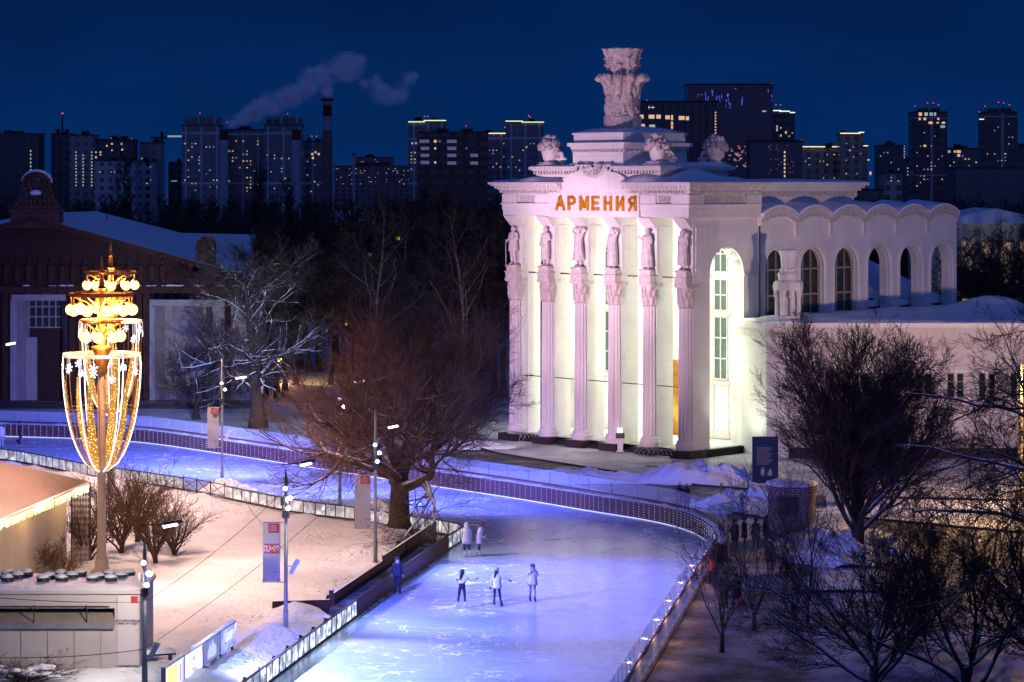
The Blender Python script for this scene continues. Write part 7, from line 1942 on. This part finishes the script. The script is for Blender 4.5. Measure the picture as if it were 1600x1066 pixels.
for i,(px,Y) in enumerate(spots):
    j=i%3; src=protos[j]; p_=A(px,500,Y)
    hmax=(H-(300-Y0)*Y/F)*rt.uniform(.80,1.05); hh=(19.5,20.5,18.5)[j]
    s_=hmax/hh
    if px>1485 and Y<260: s_*=.9
    kind=('broad','narrow','wide low')[j]
    lab='%s crowned dark bare tree %s'%(kind,where(px,Y))
    grp='dark bare trees of the wood'
    if j not in used: o=src; used.add(j); o.location=(p_.x,p_.y,0); o.rotation_euler.z=rt.uniform(0,6.28); o['label']=lab; o['group']=grp; o.scale=(s_,)*3
    else: dup_to(src,(p_.x,p_.y,0),rt.uniform(0,6.28),lab,grp,(s_*rt.uniform(.9,1.15),)*2+(s_,))
for i,(px,Y,yt) in enumerate(((403,380,238),(187,420,222),(455,430,262),(668,420,275))):
    p_=A(px,yt,Y); s_=p_.z/23.0
    lab=('tall narrow poplar rising before the framed slab','tall narrow poplar before the low white gridded block','poplar between the striped chimney and the smoking stack','poplar top before the brown brick block')[i]
    if i==0: o=pop; o.location=(p_.x,p_.y,0); o['label']=lab; o.scale=(s_,)*3; o['group']='poplars on the skyline'
    else: dup_to(pop,(p_.x,p_.y,0),i*1.7,lab,'poplars on the skyline',s_)
# far wood as one mass
mb=MB(); rf=random.Random(123)
for k in range(420):
    px=rf.uniform(-60,1680); Y=rf.uniform(380,640); 
    if 820<px<1330 and k%3: continue
    zt=(H-(rf.uniform(293,322)-Y0)*Y/F); q=A(px,300,Y); hgt=max(5,zt)
    mb.tube([(q.x,q.y,0),(q.x+rf.uniform(-.4,.4),q.y,hgt*.9)],[.28,.05],4)
    for j in range(42):
        z0=hgt*rf.uniform(.12,.88); a=rf.uniform(0,6.28); ln=hgt*.22*rf.uniform(.5,1.2)*(1.2-z0/hgt)
        e=Vector((q.x+math.cos(a)*ln,q.y+math.sin(a)*ln,z0+ln*rf.uniform(.4,1.2)))
        b_=Vector((q.x,q.y,z0)); w=Vector((.10,.02,.0))
        for s_ in range(3):
            e2=e+Vector((rf.uniform(-1,1),rf.uniform(-1,1),rf.uniform(-.3,1.2)))*ln*.45; m_=b_.lerp(e,rf.uniform(.4,1))
            mb.add([m_-w,m_+w,e2],[(0,1,2)])
        mb.add([b_-w*1.4,b_+w*1.4,e],[(0,1,2)])
tag(mb.build('distant_wood',M['twig']),'dark distant wood below the skyline','wood',kind='stuff')
# shrubs on the island
SHR=dict(levels=5,split=2,seg=(2,7,5,4,3),tip=(.9,.35,.4,.4,.5),wig=(.02,.09,.11,.12,.1),trop=(0,.05,.04,.03,.02),n=(22,6,4,3),t0=(.0,.2,.15,.15),ang=((8,55),(15,40),(18,45),(18,45)),ratio=(1,.5,.55,.5),limb=3.1,rr=(.4,.55,.6,.65),rmin=.010,trunk=.45,r=.12)
M['shrub']=std('brown_shrub_stems',(.11,.065,.04),(.06,.035,.022),5,.9)
SM=(M['shrub'],M['shrub'])
s1=tree('shrub','tall many stemmed bare shrub right behind the nearer lamp post',G(190,868),81,SHR,SM,'bare shrubs by the tall lamps')
dup_to(s1,G(243,882),1.3,'bare shrub standing right of the nearer lamp post',scale=.85)
dup_to(s1,G(140,880),2.6,'bare shrub between the mural screen and the nearer lamp post',scale=.9)
dup_to(s1,G(215,850),3.9,'tallest bare shrub at the back between the two lamp posts',scale=1.05)
dup_to(s1,G(272,870),5.1,'low spreading bare shrub at the right end of the shrub row',scale=(.8,.8,.7))
dup_to(s1,G(60,905),.7,'low bare shrub before the cream wall of the tiled kiosk',scale=(.75,.75,.48))
dup_to(s1,G(22,912),2.2,'low bare shrub at the left edge before the tiled kiosk',scale=(.6,.6,.36))
dup_to(s1,G(98,912),4.4,'low bare shrub right of the cream wall shrub',scale=(.6,.6,.42))
s2=dup_to(s1,G(38,1072),3.0,'snow covered evergreen shrub at the lower left corner',scale=(1.0,.8,.24))
s2['group']=''
mb=MB(); rs=random.Random(3)
for k in range(26): mb.ball((rs.uniform(-1.6,1.6),rs.uniform(-.7,.7),rs.uniform(1.6,2.9)),rs.uniform(.15,.34),7,5,sc=(1.3,1,1.4),jit=.15,rnd=rs)
mb.build('snow_clumps',M['snow'],s2,True)

# ------------------------------------------------------------------ floodlight beams from the pole fixtures, with added fill spots among them
W_=(.86,.93,1.0); BL=(.12,.15,1.0); VI=(.24,.22,1.0); PK=(1.0,.65,.85)
def beam(src,target,power,col,angle=70,blend=.8,off=(.1,-.35,-.1)):
    light('SPOT','flood_or_fill_beam',Vector(src)+Vector(off),power,col,target,.12,angle,blend)
beam(h1,(-5.0,98,0),14000,W_,56)
beam(h1,(-18,97.2,1.5),1500,(1.0,.84,.72),110,.8,(-.3,-.6,.2))  # warm fill spot added to brighten the low kiosk front
beam(h1,(-1.0,104,0),34000,BL,84,1.0)
beam(h1,(0,96,0),26000,BL,70,1.0)
beam(h1,(-10.3,104,5.2),10000,(1.0,.84,.76),20)  # warm fill added to lift the logo flag out of the blue light
beam(h2,(-8.3,124.8,4.8),3200,(1.0,.88,.86),22)  # fill spot added for the lilac white flag
beam(h2,(-5.5,101,0),2600,W_,56)
beam(h2,(-1.2,111.8,1.0),6500,W_,26)  # narrow white spot added to brighten the three skaters
beam(h2,(.5,112,0),38000,BL,84,1.0)
beam(h3,(-2.0,127,1.2),1500,W_,40)  # white spot added to brighten the pair at the corner
beam(h3,(3.0,119,0),36000,BL,84,1.0,(.15,-.3,-.1))
beam(h2,(5.5,131,0),34000,VI,40,1.0)
beam(h5,(-1,149,0),44000,BL,86,1.0,(.15,-.3,-.1))
beam(h5,(-11,159,0),34000,BL,86,1.0,(.1,.25,-.1))
beam(Vector((a4.x,a4.y,8.6)),(-20.5,192,6),46000,W_,46,.9,(.0,.3,.3))  # fill spot added above the pole, lighting the snowy tree
beam(h4,(-20,169,0),38000,BL,90,1.0,(.0,.3,-.1))
beam(h4,(-32,177,0),62000,BL,70,1.0,(.0,.3,-.1))
for a,p in ((a1,500),(a2,420),(a3,380),(a4,420),(a5,420)):
    light('SPOT','street_light',a+Vector((.1,-.1,-.2)),p*.8,W_,a+Vector((1.5,0,-6)),.2,130,.7)
# facade floods on the poles
beam(h5,(4,181,9),34000,PK,44,.5,(.1,.3,.5))
beam(h4,(5,180,12),18000,PK,30,.5,(.1,.3,.5))
beam(h5,(9,178,21),38000,PK,40,.7,(.1,.3,.5))
# lamps standing on the loggia floor
for s,tt,pw in ((2.8,5.6,170),(6.2,6.2,150),(9.6,6.0,150),(13.0,6.2,150),(16.2,5.6,170)):
    q=PAV@Vector((-s,tt,2.2)); light('POINT','loggia_lamp_or_fill',q,pw*1.1,(.88,1.0,.69),size=.12)
for z,k in ((6.5,1.0),(11.0,1.0),(14.6,.7)):  # fill points added in mid-air so the glow spreads over the full height
    for s,tt,pw in ((2.4,5.2,420),(9.6,4.4,420),(16.7,5.2,420)):
        q=PAV@Vector((-s,tt,z)); light('POINT','loggia_lamp_or_fill',q,pw*k*.80,(.88,1.0,.69),size=.12)
am=G(1594,792); light('SPOT','road_light',(am.x-.6,am.y-.4,8.0),9000,(1.0,.55,.22),(23,122,0),.2,96,.9); light('SPOT','arcade_fill',(am.x+.3,am.y+.3,8.2),8500,(1.0,.74,.78),(28,190,13),.2,70,.8)  # extra spots added at the amber post: road warmth and arcade fill
light('POINT','wood_lamp',tuple(A(436,561,238)),1800,(1.0,.55,.2),size=.1); light('POINT','wood_lamp',(-9,196,5),450,(1.0,.6,.3),size=.05)
for k in range(6):
    q=right_path[6+4*k]; light('POINT','garland_glow',(q.x+.45,q.y-.1,1.0),20,(1.0,.52,.36),size=.012)
q=Vector((15.6,172.6,.8)); light('SPOT','wing_flood',q,520,(.90,1.0,.75),(18.0,175,9),.3,120,.9)
for x in (-4,2,7): light('POINT','park_building_lamp',(A(1530,470,300).x+x,296.5,2.5),420,(.9,1.0,.75) if x<5 else (1.0,.6,.2),size=.05)
